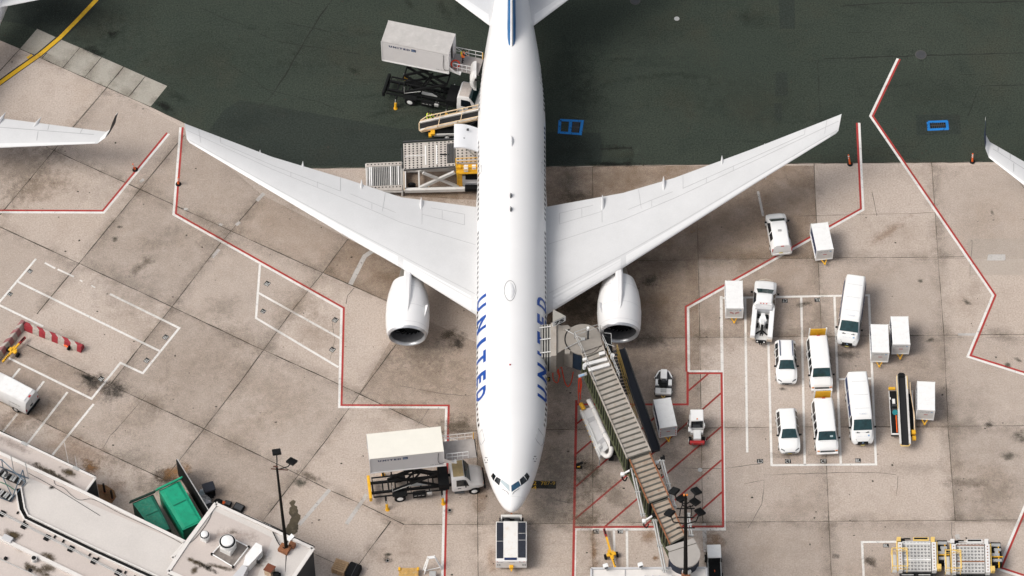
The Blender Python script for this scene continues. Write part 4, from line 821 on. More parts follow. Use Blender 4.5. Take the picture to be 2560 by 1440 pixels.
# ================================================================== neighbouring airliners (wing ends in view)
def neighbour(label, tipLE, tipTE, inLE, inTE, zt, zi, wl_px, wl_z, blue, head, span, ffs=()):
    T0, T1 = G(*tipLE, zt), G(*tipTE, zt); A0, A1 = G(*inLE, zi), G(*inTE, zi)
    k = span/(A0-T0).length
    r0 = T0+(A0-T0)*k; r1 = T1+(A1-T1)*k; rz = zt+(zi-zt)*k; rz = max(rz, 2.2)
    fx = (r0+r1)/2; h = R(head); nd = Vector((-math.sin(h), -math.cos(h), 0)); lat = Vector((nd.y, -nd.x, 0))
    sgn = 1 if (T0-fx).dot(lat) > 0 else -1
    c0 = fx-lat*sgn*0.8; c0.z = 0
    t = thing('airliner', label, 'airliner', c0)
    mid0, mid1 = T0.lerp(r0, .5), T1.lerp(r1, .5)
    secs = [(T0, T1, zt, .09), (A0, A1, zi, .10), (mid0, mid1, (zt+rz)/2, .11), (r0, r1, rz, .13)]
    if (A0-T0).length > (mid0-T0).length: secs = [secs[0], secs[2], secs[3]]
    Wg = Wing(secs); MB().loft(Wg.rings).build('wing', WINGG, t, True, 35)
    mb = MB(); u1 = len(secs)-1; rows = [[Wg.at(u1*k2/12*.98+.03, c, .012) for c in (0, .008, .03, .07, .11)] for k2 in range(13)]
    for a, b in zip(rows[:-1], rows[1:]):
        for j in range(4): mb.poly([a[j], b[j], b[j+1], a[j+1]])
    mb.build('leading_edge', LEW, t, True, 50)
    mb = MB(); Wg.line(mb, .1, .66, u1*.98, .64, .04, 30); Wg.line(mb, .25, .70, .25, .99, .04); Wg.line(mb, .6, .70, .6, .99, .04); Wg.line(mb, .7, .2, .7, .6, .04); mb.build('panel_seams', PANEL, t, True)
    # winglet, curving up out of the tip
    top = G(*wl_px, wl_z); out = (T0-A0).normalized(); cd_ = (T1-T0).length; rings = []
    for s in (0, .25, .5, .75, 1):
        le = T0.lerp(top-(T1-T0)*.35, s) if s else T0; te = T1.lerp(top, s) if s else T1
        bul = out*(.55*math.sin(math.pi*min(1, s*1.0))*(1-s)); le = le+bul; te = te+bul
        z = zt+(wl_z-zt)*(s**1.35); le = Vector((le.x, le.y, z)); te = Vector((te.x, te.y, z+.0))
        m_ = out*(.06*(1-s)+.02); up = Vector((0, 0, .07*(1-s)))
        rings.append([le, le.lerp(te, .4)-m_+up, te, le.lerp(te, .4)+m_-up])
    MB().loft(rings, mf=lambda i, j: 1 if i > 0 else 0).build('winglet', [LEW, NAVY if blue else DARK], t, True, 30)
    for q in ffs:
        e = G(q[0], q[1], zi+.1); nd2 = nd*2.6; mb = MB(); rings = []
        for tt, r in ((0, .05), (.3, .22), (.7, .25), (1, .02)):
            c = (e+nd2).lerp(e, tt); rings.append([c+lat*(r*.7*math.cos(a))+Vector((0, 0, r*math.sin(a)-.25*(1-tt))) for a in [2*math.pi*k2/8 for k2 in range(8)]])
        mb.loft(rings); mb.build('flap_fairing', WINGG, t, True, 40)
    rings = []
    for s, r, z in ((-17, .05, 2.9), (-16.6, .6, 2.95), (-15.5, 1.2, 3.1), (-13.5, 1.7, 3.25), (-11, 1.88, 3.3), (8, 1.88, 3.3), (13, 1.6, 3.7), (18, .9, 4.3), (22, .2, 4.7)):
        c = c0-nd*s; rings.append([Vector((c.x, c.y, z))+lat*(r*math.cos(a))+Vector((0, 0, r*math.sin(a))) for a in [2*math.pi*k2/24 for k2 in range(24)]])
    MB().loft(rings).build('fuselage', PLANEW, t, True, 40)
    tb = []
    for s in (-1, 1):
        sec = []
        for d, yl, ch in ((.5, 14.4, 3.6), (6.9, 19.0, 1.5)): p = c0-nd*yl+lat*(s*d); sec.append((p, p-nd*ch, 4.6+d*.1, .1))
        tb.append(sec); MB().loft([wring(*q) for q in sec]).build('tailplane', WINGG, t, True, 35)
    p = lambda y, z, x: c0-nd*y+lat*x+Vector((0, 0, z))
    MB().loft([[p(12.5, 5, 0), p(15, 5, .25), p(19.5, 5, 0), p(15, 5, -.25)], [p(19.5, 12, 0), p(20.5, 12, .12), p(21.8, 12, 0), p(20.5, 12, -.12)]]).build('tail_fin', FINB, t, True, 35)
    for s in (-1, 1):
        p0 = c0+nd*3.2+lat*(s*4.9); MB().cyl((p0.x+nd.x*1.6, p0.y+nd.y*1.6, 1.5), (p0.x-nd.x*2, p0.y-nd.y*2, 1.5), 1.0, .75, 24).build('nacelle', PLANEW, t, True, 40)
    mb = MB(); wh = MB()
    for y_, x_ in ((-13, 0), (1.5, 2.8), (1.5, -2.8)):
        q = c0-nd*y_+lat*x_; mb.cyl((q.x, q.y, .4), (q.x, q.y, 2.4), .12)
        for e in (-.3, .3):
            a = q+lat*(e-.12); b = q+lat*(e+.12); wh.cyl((a.x, a.y, .45), (b.x, b.y, .45), .45, n=16)
    mb.build('gear_leg', STEEL, t, True); wh.build('gear_wheels', RUBBER, t, True)
    return t
neighbour('airliner cut by the left edge of the photo whose wing ends in a dark winglet', (243, 359), (266, 329), (0, 369.5), (0, 294), 4.3, 3.9, (296, 279), 6.3, False, 25, 16, ((14, 281), (103, 292)))
neighbour('airliner cut by the right edge of the photo whose wingtip has a navy blue winglet', (2472, 394), (2474, 354), (2560, 463), (2560, 403), 4.3, 4.1, (2464, 290), 6.6, True, 20, 15.5)

# ================================================================== VEHICLES (local +x is forward)
def anchor(root, front, rear, zf, zr, L, label=None):
    a, b = G(front[0], front[1], zf), G(rear[0], rear[1], zr); d = Vector((a.x-b.x, a.y-b.y, 0)).normalized()
    c = Vector((a.x, a.y, 0))-d*(L/2); root.location = c; root.rotation_euler = (0, 0, math.atan2(d.y, d.x))
    if label: root['label'] = label
    return root
def wheel(name, t, x, y, r, wd, hub=ALU, rr=.6):
    o = MB().cyl((x, y-wd/2, r), (x, y+wd/2, r), r, n=20).build(name, RUBBER, t, False, 40)
    sg = 1 if y > 0 else -1
    h = MB(); h.cyl((x, y+sg*(wd/2-.02), r), (x, y+sg*(wd/2+.012), r), r*rr, r*rr*.9, 14); h.cyl((x, y+sg*(wd/2), r), (x, y+sg*(wd/2+.05), r), r*.2, r*.16, 10)
    h.build('rim', hub, o, False, 40); return o
class Body:
    def __init__(s, secs): s.secs = secs
    def ring(s, q):
        x, zb, zs, zt, wb, ws, wt = q; c = min(.13, wt*.3)
        h = [(wb*.94, zb), (ws, zb+.16), (ws+.012, (zb+zs)/2), (ws, zs), (wt+.0, zt-.07), (wt-c*.35, zt-.02), (wt-c, zt), (wt*.4, zt+.015)]
        return [Vector((x, y, z)) for y, z in h]+[Vector((x, -y, z)) for y, z in reversed(h)]
    def mesh(s): return MB().loft([s.ring(q) for q in s.secs])
    def at(s, x):
        for a, b in zip(s.secs[:-1], s.secs[1:]):
            if x <= b[0]: t = (x-a[0])/(b[0]-a[0]); return [a[i]+(b[i]-a[i])*t for i in range(7)]
        return s.secs[-1]
    def side(s, x0, x1, sg, v0=.10, v1=.86, off=.018, x0t=None, x1t=None, n=4):
        "glass lying on the flank between the waistline and the roof edge"
        mb = MB(); lo, hi = [], []
        for k in range(n+1):
            for lst, xa, xb, v in ((lo, x0, x1, v0), (hi, x0 if x0t is None else x0t, x1 if x1t is None else x1t, v1)):
                x = xa+(xb-xa)*k/n; q = s.at(x); y = q[5]+(q[6]-q[5])*v+off; z = q[2]+(q[3]-.07-q[2])*v; lst.append(Vector((x, sg*y, z)))
        for k in range(n): mb.poly([lo[k], lo[k+1], hi[k+1], hi[k]])
        return mb
    def top(s, x0, x1, k0=.86, k1=.86, off=.02, n=3):
        mb = MB(); rows = []
        for i in range(n+1):
            x = x0+(x1-x0)*i/n; q = s.at(x); w_ = (q[6])*(k0+(k1-k0)*i/n); rows.append([Vector((x, -w_, q[3]-.012+off)), Vector((x, -w_*.4, q[3]+.015+off)), Vector((x, w_*.4, q[3]+.015+off)), Vector((x, w_, q[3]-.012+off))])
        for a, b in zip(rows[:-1], rows[1:]):
            for j in range(3): mb.poly([a[j], b[j], b[j+1], a[j+1]])
        return mb
def q4(pts): return MB().poly([Vector(p) for p in pts])
def mirrors(t, x, y, z, m=BLACK):
    for sg in (1, -1): MB().rbox((x, sg*(y+.11), z), (.12, .2, .18), .03).build('wing_mirror', m, t)
def seams(t, bd, xs, topx=()):
    mb = MB()
    for x in xs:
        for sg in (1, -1):
            q = bd.at(x); mb.beam((x, sg*(q[5]+.012), q[1]+.2), (x, sg*(q[5]+.008), q[2]), .018, .01)
    for x in topx:
        q = bd.at(x); mb.beam((x, -q[6]*.8, q[3]+.012), (x, q[6]*.8, q[3]+.012), .02, .01)
    mb.build('panel_gap', PANEL, t)
HEADL = mat('headlight_glass', (.16, .175, .19), .15, spec=.7); PLATE = mat('licence_plate', (.62, .52, .16), .5); AMBER = mat('amber_lens', (.7, .22, .03), .3); REDL = mat('red_lens', (.45, .02, .02), .3)
def face(x, y0, y1, z0, z1, lean=0.0): return q4([(x, y0, z0), (x, y1, z0), (x-lean, y1, z1), (x-lean, y0, z1)])

def suv(label, rails, L=4.3):
    t = thing('parked_suv', label, 'car', group='white cars in the marked bays')
    bd = Body([(-2.15, .48, .72, .84, .70, .78, .70), (-2.10, .36, .95, 1.03, .84, .89, .80), (-2.02, .34, 1.0, 1.30, .87, .91, .73), (-1.78, .3, 1.03, 1.60, .89, .92, .64), (-.4, .28, 1.01, 1.68, .91, .93, .66), (.22, .28, .99, 1.62, .92, .93, .64), (.52, .28, .98, 1.42, .92, .93, .67), (1.02, .28, .97, 1.09, .92, .93, .76), (1.5, .28, .93, 1.05, .91, .92, .76), (1.86, .32, .84, .95, .87, .89, .70), (2.07, .38, .70, .78, .77, .80, .60), (2.15, .44, .58, .62, .60, .64, .48)])
    bd.mesh().build('body', WHITE, t, False, 38)
    bd.top(.30, .98, .90, .97, .022).build('windshield', GLASS, t)
    q4([(-2.045, -.62, 1.14), (-2.045, .62, 1.14), (-1.84, .58, 1.53), (-1.84, -.58, 1.53)]).build('rear_window', DGLASS, t)
    for sg in (1, -1):
        for a, b, at, bt in ((-1.72, -1.1, -1.62, -1.1), (-1.02, -.24, -1.02, -.26), (-.16, .82, -.18, .28)): bd.side(a, b, sg, x0t=at, x1t=bt).build('side_window', DGLASS, t)
        q4([(1.93, sg*.80, .83), (2.11, sg*.48, .76), (2.05, sg*.46, .83), (1.87, sg*.78, .97)]).build('headlight', HEADL, t)
        q4([(-2.12, sg*.80, .92), (-2.05, sg*.86, .92), (-2.0, sg*.82, 1.15), (-2.06, sg*.74, 1.15)]).build('taillight', REDL, t)
        if rails: MB().beam((-1.7, sg*.56, 1.69), (-.1, sg*.56, 1.72), .07, .06).build('roof_rail', NAVY, t)
    MB().box((2.165, 0, .60), (.04, .86, .11)).build('grille', DARK, t); MB().box((2.165, 0, .50), (.03, .32, .10)).build('licence_plate', PLATE if not rails else DARK, t)
    for x in (1.32, -1.36):
        for sg in (1, -1): wheel('wheel', t, x, sg*.83, .35, .22)
    mirrors(t, .62, .9, 1.08); seams(t, bd, (-1.06, -.2, .8), (1.04,)); return t
anchor(suv('white car with dark roof rails, parked directly above the other car in its bay', True), (1967, 961), (1964, 852), .45, 1.5, 4.3)
anchor(suv('white car without roof rails, lowest parked car of the two in its column', False), (1975, 1134), (1967, 1020), .45, 1.5, 4.3)

def passenger_van(label, note):
    t = thing('passenger_van', label, 'van', group='white vans with a yellow board behind')
    bd = Body([(-2.46, .5, 1.0, 1.1, .84, .92, .84), (-2.44, .38, 1.15, 1.9, .9, .97, .78), (-2.25, .34, 1.18, 2.06, .92, .98, .76), (-1, .34, 1.18, 2.10, .93, .99, .78), (.9, .34, 1.17, 2.08, .93, .99, .77), (1.08, .34, 1.16, 2.02, .93, .99, .77), (1.66, .34, 1.15, 1.30, .93, .98, .84), (2.15, .36, 1.02, 1.13, .92, .96, .84), (2.36, .42, .85, .93, .88, .93, .82), (2.40, .42, .62, .72, .88, .93, .82), (2.47, .42, .52, .62, .86, .92, .84)])
    bd.mesh().build('body', WHITE, t, False, 38)
    bd.top(1.10, 1.62, .95, .97, .024).build('windshield', GLASS, t)
    for sg in (1, -1):
        for a, b, at, bt in ((-2.25, -1.1, -2.2, -1.12), (-1.0, -.3, -1.0, -.3), (-.15, .5, -.15, .5), (.62, 1.42, .62, 1.05)): bd.side(a, b, sg, .08, .80, x0t=at, x1t=bt).build('side_window', DGLASS, t)
        MB().rbox((2.37, sg*.78, .80), (.06, .22, .16), .02).build('indicator', AMBER, t)
        MB().rbox((-2.47, sg*.84, 1.15), (.05, .14, .4), .02).build('taillight', REDL, t)
    MB().box((2.42, 0, .80), (.05, 1.25, .17)).build('grille', DARK, t)
    MB().rbox((2.47, 0, .55), (.14, 1.9, .17), .04).build('bumper', WHITE, t)
    MB().box((-2.3, 0, 2.085), (.07, .3, .05)).build('brake_light', REDL, t)
    if note: MB().box((1.40, .38, 1.66), (.16, .26, .01), ry=R(50)).build('paper_note', SHADEW, t)
    for x in (1.62, -1.45):
        for sg in (1, -1): wheel('wheel', t, x, sg*.88, .37, .24)
    mirrors(t, 1.38, .98, 1.32); seams(t, bd, (-1.05, .56, 1.45), (1.68,))
    mb = MB(); mb.box((-2.72, 0, 1.75), (.06, 1.42, 1.5)); mb.box((-2.68, .02, 1.75), (.06, .04, 1.5)); mb.build('yellow_board', YELLOW, t)
    mb = MB()
    for sg in (1, -1): mb.rbox((-2.74, sg*.74, 1.78), (.12, .12, 1.66), .03); mb.beam((-2.74, sg*.74, 1.0), (-2.45, sg*.74, .7), .08)
    mb.build('board_post', CARTW, t); return t
anchor(passenger_van('white passenger van with a yellow rear board, nearer the wing of the two', False), (2054.5, 976), (2046, 840), .48, 2.1, 4.95)
anchor(passenger_van('white passenger van with a yellow rear board and a paper note behind its windshield', True), (2068.6, 1134.5), (2058.5, 994), .48, 2.1, 4.95)

def tall_van(label):
    t = thing('tall_van', label, 'van', group='long white high roof vans')
    bd = Body([(-3.2, .5, 1.2, 1.3, .9, .96, .88), (-3.18, .4, 1.3, 2.4, .94, 1.0, .82), (-3.02, .34, 1.34, 2.6, .96, 1.01, .80), (-1, .34, 1.34, 2.66, .97, 1.02, .82), (1.3, .34, 1.33, 2.62, .97, 1.02, .81), (1.55, .34, 1.32, 2.48, .97, 1.02, .80), (1.72, .34, 1.31, 2.3, .97, 1.02, .81), (2.42, .34, 1.22, 1.52, .96, 1.0, .86), (2.85, .36, 1.05, 1.22, .92, .96, .80), (3.06, .4, .84, .95, .84, .88, .70), (3.18, .46, .68, .74, .70, .76, .58), (3.22, .5, .56, .6, .6, .66, .5)])
    bd.mesh().build('body', WHITE, t, False, 38)
    bd.top(1.74, 2.40, .94, .97, .024).build('windshield', GLASS, t)
    for sg in (1, -1):
        for a, b, at, bt in ((-3.0, -1.7, -3.0, -1.7), (-1.6, -.3, -1.6, -.3), (-.2, 1.0, -.2, 1.0)): bd.side(a, b, sg, .04, .5, x0t=at, x1t=bt).build('side_window', NAVY, t)
        bd.side(1.15, 2.25, sg, .06, .62, x0t=1.15, x1t=1.85).build('side_window', DGLASS, t)
        q4([(2.86, sg*.86, 1.02), (3.11, sg*.66, .80), (3.13, sg*.48, .86), (3.0, sg*.60, 1.06)]).build('headlight', HEADL, t)
        q4([(2.50, sg*.22, 1.475), (2.50, sg*.52, 1.475), (2.60, sg*.56, 1.415), (2.60, sg*.26, 1.415)]).build('bonnet_vent', BLACK, t)
        MB().rbox((-3.21, sg*.90, 1.3), (.05, .12, .55), .02).build('taillight', REDL, t)
    mb = MB(); mb.poly([(3.262, -.50, .54), (3.262, .50, .54), (3.14, .44, .86), (3.14, -.44, .86)]); mb.build('grille', BLACK, t)
    MB().box((3.20, 0, .73), (.05, .16, .05)).build('badge', LBLUE, t)
    MB().box((3.29, 0, .48), (.03, .34, .11)).build('licence_plate', PLATE, t)
    M = frame((2.80, -.06, 1.27), (0, 1, 0), (-1, 0, .35)); mb = text_mb('UNITED', M, spacing=1.3, fit=(.82, .13)); q = MB()
    mb.build('lettering', mat('pale_lettering', (.42, .46, .55), .5), t)
    mb = MB(); mb.poly([(2.72, .42, 1.315), (2.72, .58, 1.315), (2.86, .58, 1.265), (2.86, .42, 1.265)]); mb.build('emblem', LBLUE, t)
    text_mb('YC0307', frame((1.40, 0, 2.70), (0, 1, 0), (-1, 0, .2)), fit=(.7, .13)).build('fleet_number', mat('pale_lettering', (.42, .46, .55)), t)
    MB().box((3.12, 0, .98), (.02, .01, .01)).build('bonnet_latch', DARK, t)
    for x in (2.2, -1.75):
        for sg in (1, -1): wheel('wheel', t, x, sg*.90, .37, .24)
    mirrors(t, 2.05, 1.02, 1.5); seams(t, bd, (-1.65, 1.08, 2.3), (-2, -.6, .8, 2.55)); return t
anchor(tall_van('long white high roof van parked above its twin, next to two baggage carts'), (2117, 864), (2141, 687), .5, 2.55, 6.42)
anchor(tall_van('long white high roof van, lower of the two, parked beside the belt loader'), (2157, 1111), (2144, 929), .5, 2.55, 6.42)

# small van driving away, seen from behind
t = thing('small_van', 'white small van facing away, standing across the red line under the right wing', 'van')
bd = Body([(-2.2, .5, .8, .95, .78, .84, .78), (-2.18, .36, 1.1, 1.2, .88, .92, .86), (-2.08, .3, 1.12, 1.72, .9, .93, .70), (-1.9, .3, 1.12, 1.82, .91, .93, .68), (0, .28, 1.1, 1.86, .92, .94, .70), (.6, .28, 1.08, 1.76, .92, .94, .68), (1.35, .28, 1.04, 1.14, .92, .93, .76), (1.8, .3, .92, 1.04, .9, .91, .74), (2.1, .36, .74, .84, .8, .84, .64), (2.22, .42, .6, .66, .62, .68, .5)])
bd.mesh().build('body', WHITE, t, False, 38); bd.top(.66, 1.3, .9, .96, .022).build('windshield', GLASS, t)
q4([(-2.15, -.70, 1.24), (-2.15, .70, 1.24), (-2.085, .66, 1.66), (-2.085, -.66, 1.66)]).build('rear_window', mat('pale_glass', (.36, .42, .44), .1, spec=.7), t)
for sg in (1, -1):
    bd.side(-.3, .95, sg, x1t=.6).build('side_window', DGLASS, t); bd.side(-1.2, -.42, sg).build('side_window', DGLASS, t)
    MB().rbox((-2.16, sg*.87, 1.15), (.06, .1, .5), .02).build('taillight', REDL, t)
MB().box((-2.14, 0, 1.71), (.06, .3, .04)).build('brake_light', REDL, t); MB().box((-2.215, .1, .78), (.03, .34, .12)).build('licence_plate', PLATE, t)
MB().rbox((-.5, .02, 1.88), (.22, .34, .06), .02).build('roof_hatch', STEEL, t); MB().rbox((-2.21, 0, .6), (.12, 1.6, .2), .04).build('bumper', OFFW, t)
for x in (1.38, -1.36):
    for sg in (1, -1): wheel('wheel', t, x, sg*.84, .34, .22)
mirrors(t, 1.0, .93, 1.15); seams(t, bd, (-.36, .98), (1.4,))
anchor(t, (1937, 533), (1955, 637), .75, .55, 4.44)

# cargo van by the left edge
t = thing('cargo_van', 'white windowless cargo van entering from the left edge beside the roof', 'van')
bd = Body([(-2.75, .5, 1.0, 1.1, .84, .93, .84), (-2.74, .4, 1.2, 1.95, .92, .98, .80), (-2.56, .36, 1.2, 2.08, .94, .99, .80), (0, .36, 1.2, 2.12, .95, 1.0, .82), (1.2, .36, 1.18, 2.06, .95, 1.0, .8), (1.9, .36, 1.16, 1.32, .95, .99, .84), (2.5, .38, .98, 1.1, .92, .96, .8), (2.75, .44, .7, .8, .8, .86, .7)])
bd.mesh().build('body', TRUCKW, t, False, 38); bd.top(1.3, 1.85, .93, .97, .024).build('windshield', GLASS, t)
MB().slab([Vector(p) for p in ((-2.5, -.70, 2.145), (.4, -.72, 2.165), (.4, .72, 2.165), (-2.5, .70, 2.145))], .03).build('roof_panel', CARTW, t)
for sg in (1, -1):
    bd.side(.7, 1.7, sg, x1t=1.2).build('side_window', DGLASS, t); MB().rbox((-2.76, sg*.86, .95), (.06, .12, .3), .02).build('taillight', REDL, t)
MB().beam((-2.76, 0, .5), (-2.72, 0, 1.95), .03).build('door_gap', PANEL, t); MB().box((-2.765, .12, .95), (.05, .34, .16)).build('licence_plate', BLACK, t)
MB().rbox((-2.84, 0, .5), (.16, 1.9, .18), .04).build('bumper', BLACK, t); MB().box((-2.62, 0, 2.07), (.12, .26, .08)).build('brake_light', REDL, t)
text_mb('THE GROVE, INC', frame((-1.75, -.93, 1.52), (-1, 0, 0), (0, .18, 1)) if False else frame((-1.6, -1.0, 1.35), (1, 0, 0), (0, .2, 1)), fit=(1.4, .17), bold=.04).build('lettering', DARK, t)
text_mb('THE GROVE, INC', frame((-1.6, 1.0, 1.35), (-1, 0, 0), (0, -.2, 1)), fit=(1.25, .13)).build('lettering', DARK, t)
for x in (1.8, -1.6):
    for sg in (1, -1): wheel('wheel', t, x, sg*.88, .37, .24)
mirrors(t, 1.5, 1.0, 1.35); seams(t, bd, (.6, -1.0))
a, b = G(84, 1017, .5), G(-30, 958, .5); d = (b-a).normalized(); t.location = Vector((a.x, a.y, 0))+d*2.85; t.rotation_euler = (0, 0, math.atan2(d.y, d.x))

# tow truck
t = thing('tow_truck', 'white tow truck with a black lifting boom, parked between the bays', 'tow truck')
bd = Body([(.0, .5, 1.1, 1.7, .9, .95, .66), (.15, .45, 1.15, 1.92, .92, .98, .68), (.9, .42, 1.14, 1.92, .93, .99, .70), (1.15, .42, 1.13, 1.82, .93, .99, .70), (1.98, .42, 1.12, 1.30, .93, .99, .82), (2.7, .42, 1.05, 1.2, .93, .98, .80), (3.0, .45, .9, 1.05, .88, .94, .74), (3.12, .5, .8, .9, .8, .86, .66)])
bd.mesh().build('cab', WHITE, t, False, 38); bd.top(1.18, 1.95, .92, .96, .024).build('windshield', GLASS, t)
for sg in (1, -1):
    bd.side(.3, 1.7, sg, x1t=1.15).build('side_window', DGLASS, t); mb = MB(); mb.rbox((-1.45, sg*.78, .98), (3.3, .44, .56), .05); mb.build('side_locker', WHITE, t)
    MB().rbox((-3.05, sg*.76, .72), (.28, .46, .3), .03).build('light_cluster', RUST if False else mat('worn_tan_panel', (.5, .42, .34), .6, var=.3), t)
mb = MB(); mb.box((-1.4, 0, .62), (3.4, 1.2, .14)); mb.build('bed', DECKG, t)
mb = MB(); mb.rbox((-.05, 0, 1.1), (.5, 1.5, .7), .06); mb.build('bulkhead', BOXG, t)
mb = MB(); mb.beam((.05, -.7, 1.75), (.05, .7, 1.75), .09); mb.beam((.05, -.7, 1.0), (.05, -.7, 1.75), .09); mb.beam((.05, .7, 1.0), (.05, .7, 1.75), .09); mb.build('light_bar', WHITE, t)
for y in (-.22, .05, .3): MB().box((.06, y, 1.81), (.08, .12, .06)).build('beacon', REDL, t)
mb = MB(); mb.beam((-.4, 0, .8), (-1.9, 0, 1.45), .34, .2); mb.beam((-.7, -.4, 1.0), (-.7, .4, 1.0), .14); mb.loft([[Vector((x, y*k, z)) for y, z in ((-1, .9), (1, .9), (1, 1.3), (-1, 1.3))] for x, k in ((-.9, .2), (-1.4, .36), (-2.0, .12))]); mb.build('boom', CARTW, t)
mb = MB()
for sg in (1, -1): mb.rbox((-.75, sg*.34, .95), (.3, .32, .3), .05); mb.cyl((-1.7, sg*.34, .85), (-1.7, sg*.5, .85), .22); mb.beam((-2.2, 0, .9), (-2.6, sg*.5, .8), .1)
mb.beam((-1.9, 0, 1.35), (-2.5, 0, .75), .22); mb.beam((-2.4, -.08, .7), (-3.5, -.08, .5), .09); mb.beam((-2.4, .1, .7), (-3.5, .1, .5), .09); mb.rbox((-2.9, 0, .55), (.9, .9, .14), .04); mb.build('wheel_lift', BLACK, t)
for sg in (1, -1): MB().cyl((-3.3, sg*.3, .66), (-3.36, sg*.3, .66), .07).build('lamp', CARTW, t)
mb = MB(); mb.beam((3.1, -.6, 1.0), (3.22, 0, 1.05), .07); mb.beam((3.22, 0, 1.05), (3.1, .6, 1.0), .07); mb.rbox((3.12, 0, .6), (.14, 1.7, .2), .05); mb.build('bumper', mat('worn_tan_panel', (.5, .42, .34)), t)
for x in (2.15, -1.6):
    for sg in (1, -1): wheel('wheel', t, x, sg*.86, .4, .26)
mirrors(t, 1.5, 1.08, 1.35)
anchor(t, (1915, 702), (1902, 852), .9, .6, 6.3)

# covered baggage carts
def cart(label, chev=False, lamps=False):
    t = thing('baggage_cart', label, 'baggage cart', group='white covered baggage carts')
    MB().rbox((0, 0, 1.93), (3.0, 1.56, .08), .03).build('roof', CARTW, t)
    for x in (1.47, -1.47): 
        o = MB(); o.box((x, 0, 1.17), (.05, 1.48, 1.42)); o.build('end_panel', BOXG if lamps else OFFW, t)
    mb = MB()
    for x in (1.46, -1.46):
        for y in (.75, -.75): mb.rbox((x, y, 1.2), (.1, .1, 1.58), .02)
    mb.build('corner_posts', CARTW, t)
    mb = MB(); mb.rbox((0, 0, .44), (3.06, 1.58, .12), .02); mb.build('floor', CARTW, t)
    for sg in (1, -1):
        mb = MB(); n = 24
        for k in range(n): mb.box((-1.4+2.8*(k+.5)/n, sg*(.69+.02*math.sin(k*1.9)), 1.2), (2.8/n, .03, 1.36))
        mb.build('side_curtain', NAVY, t)
    mb = text_mb('UNITED', frame((1.502, -.12, 1.62), (0, 1, 0), (0, 0, 1)), spacing=1.25, fit=(.85, .13)); mb.build('lettering', mat('cart_lettering', (.08, .10, .18)), t)
    MB().poly([(1.502, .42, 1.55), (1.502, .60, 1.55), (1.502, .60, 1.70), (1.502, .42, 1.70)]).build('emblem', LBLUE, t)
    mb = MB()
    if chev:
        for sg in (1, -1):
            for k in range(2): mb.poly([(1.503, sg*(.06), 1.02+k*.14), (1.503, sg*.42, 1.22+k*.14), (1.503, sg*.42, 1.30+k*.14), (1.503, sg*.06, 1.10+k*.14)])
    else: mb.box((1.50, .02, 1.22), (.02, .34, .06))
    mb.build('red_marks', REDP, t)
    if lamps:
        for sg in (1, -1):
            for z in (1.72, 1.2, .9, .6): MB().box((1.51, sg*.69, z), (.04, .08, .09)).build('reflector', REDL, t)
    mb = MB()
    for z in (.75, .95, 1.15, 1.4): mb.box((1.498, 0, z), (.012, 1.4, .02))
    mb.build('panel_gap', STEEL, t)
    mb = MB(); mb.beam((1.5, -.25, .4), (1.95, 0, .34), .07); mb.beam((1.5, .25, .4), (1.95, 0, .34), .07); mb.cyl((1.95, 0, .30), (1.95, 0, .42), .09); mb.build('hitch', YELLOW, t)
    for x in (1.05, -1.05):
        for sg in (1, -1): wheel('wheel', t, x, sg*.66, .22, .16)
    return t
for near, far, lab, ch, lm in (((1835, 795), (1835, 706), 'white baggage cart with red chevrons on its end, parked left of the tow truck', True, False), ((2060, 649), (2049, 560), 'white baggage cart standing alone on the red line beside the small van', False, False), ((2198, 905), (2199, 814), 'white baggage cart, left one of the pair beside the upper tall van', False, False),
                               ((2250, 885), (2249, 794), 'white baggage cart, right one of the pair beside the upper tall van', False, False), ((2311.5, 1049), (2315.5, 955), 'white baggage cart standing right of the parked belt loader', False, False), ((1669.5, 1091), (1656, 1000.5), 'white baggage cart with red reflectors, hitched behind the open tug', False, True)):
    anchor(cart(lab, ch, lm), near, far, .4, 1.95, 3.0)

# baggage tractors
t = thing('baggage_tractor', 'white cabbed baggage tractor with a red front bumper on the red hatching', 'tug')
MB().rbox((-.85, 0, 1.86), (1.15, 1.12, .1), .04).build('cab_roof', WHITE, t)
mb = MB(); mb.rbox((-.75, 0, .72), (1.5, 1.26, .62), .06); mb.rbox((.28, 0, .82), (.3, 1.1, .4), .05); mb.build('body', TRUCKW, t)
q4([(-.28, -.52, 1.76), (-.28, .52, 1.76), (-.02, .52, 1.1), (-.02, -.52, 1.1)]).build('windshield', DGLASS, t)
mb = MB()
for y in (-.56, .56): mb.beam((-.28, y, 1.82), (-.0, y, 1.0), .06); mb.beam((-1.38, y, 1.82), (-1.38, y, 1.0), .06)
mb.build('cab_frame', TRUCKW, t)
MB().rbox((.62, 0, .92), (.95, .66, .38), .06).build('hood', CARTW, t); MB().rbox((1.22, 0, .62), (.3, 1.3, .36), .06).build('bumper', REDP, t)
MB().rbox((.05, -.62, .95), (.5, .28, .2), .04).build('side_box', CARTW, t); MB().cyl((-.42, 0, 1.92), (-.42, 0, 2.02), .07, .05).build('beacon', AMBER, t)
for sg in (1, -1): MB().box((-.1, sg*.66, 1.35), (.34, .06, .34)).build('wing_mirror', CARTW, t); MB().cyl((1.36, sg*.4, .68), (1.39, sg*.4, .68), .08).build('headlight', HEADL, t)
for x in (.8, -.95):
    for sg in (1, -1): wheel('wheel', t, x, sg*.58, .34, .26, CARTW)
anchor(t, (1743, 1112), (1742, 1027.5), .5, 1.9, 2.72)

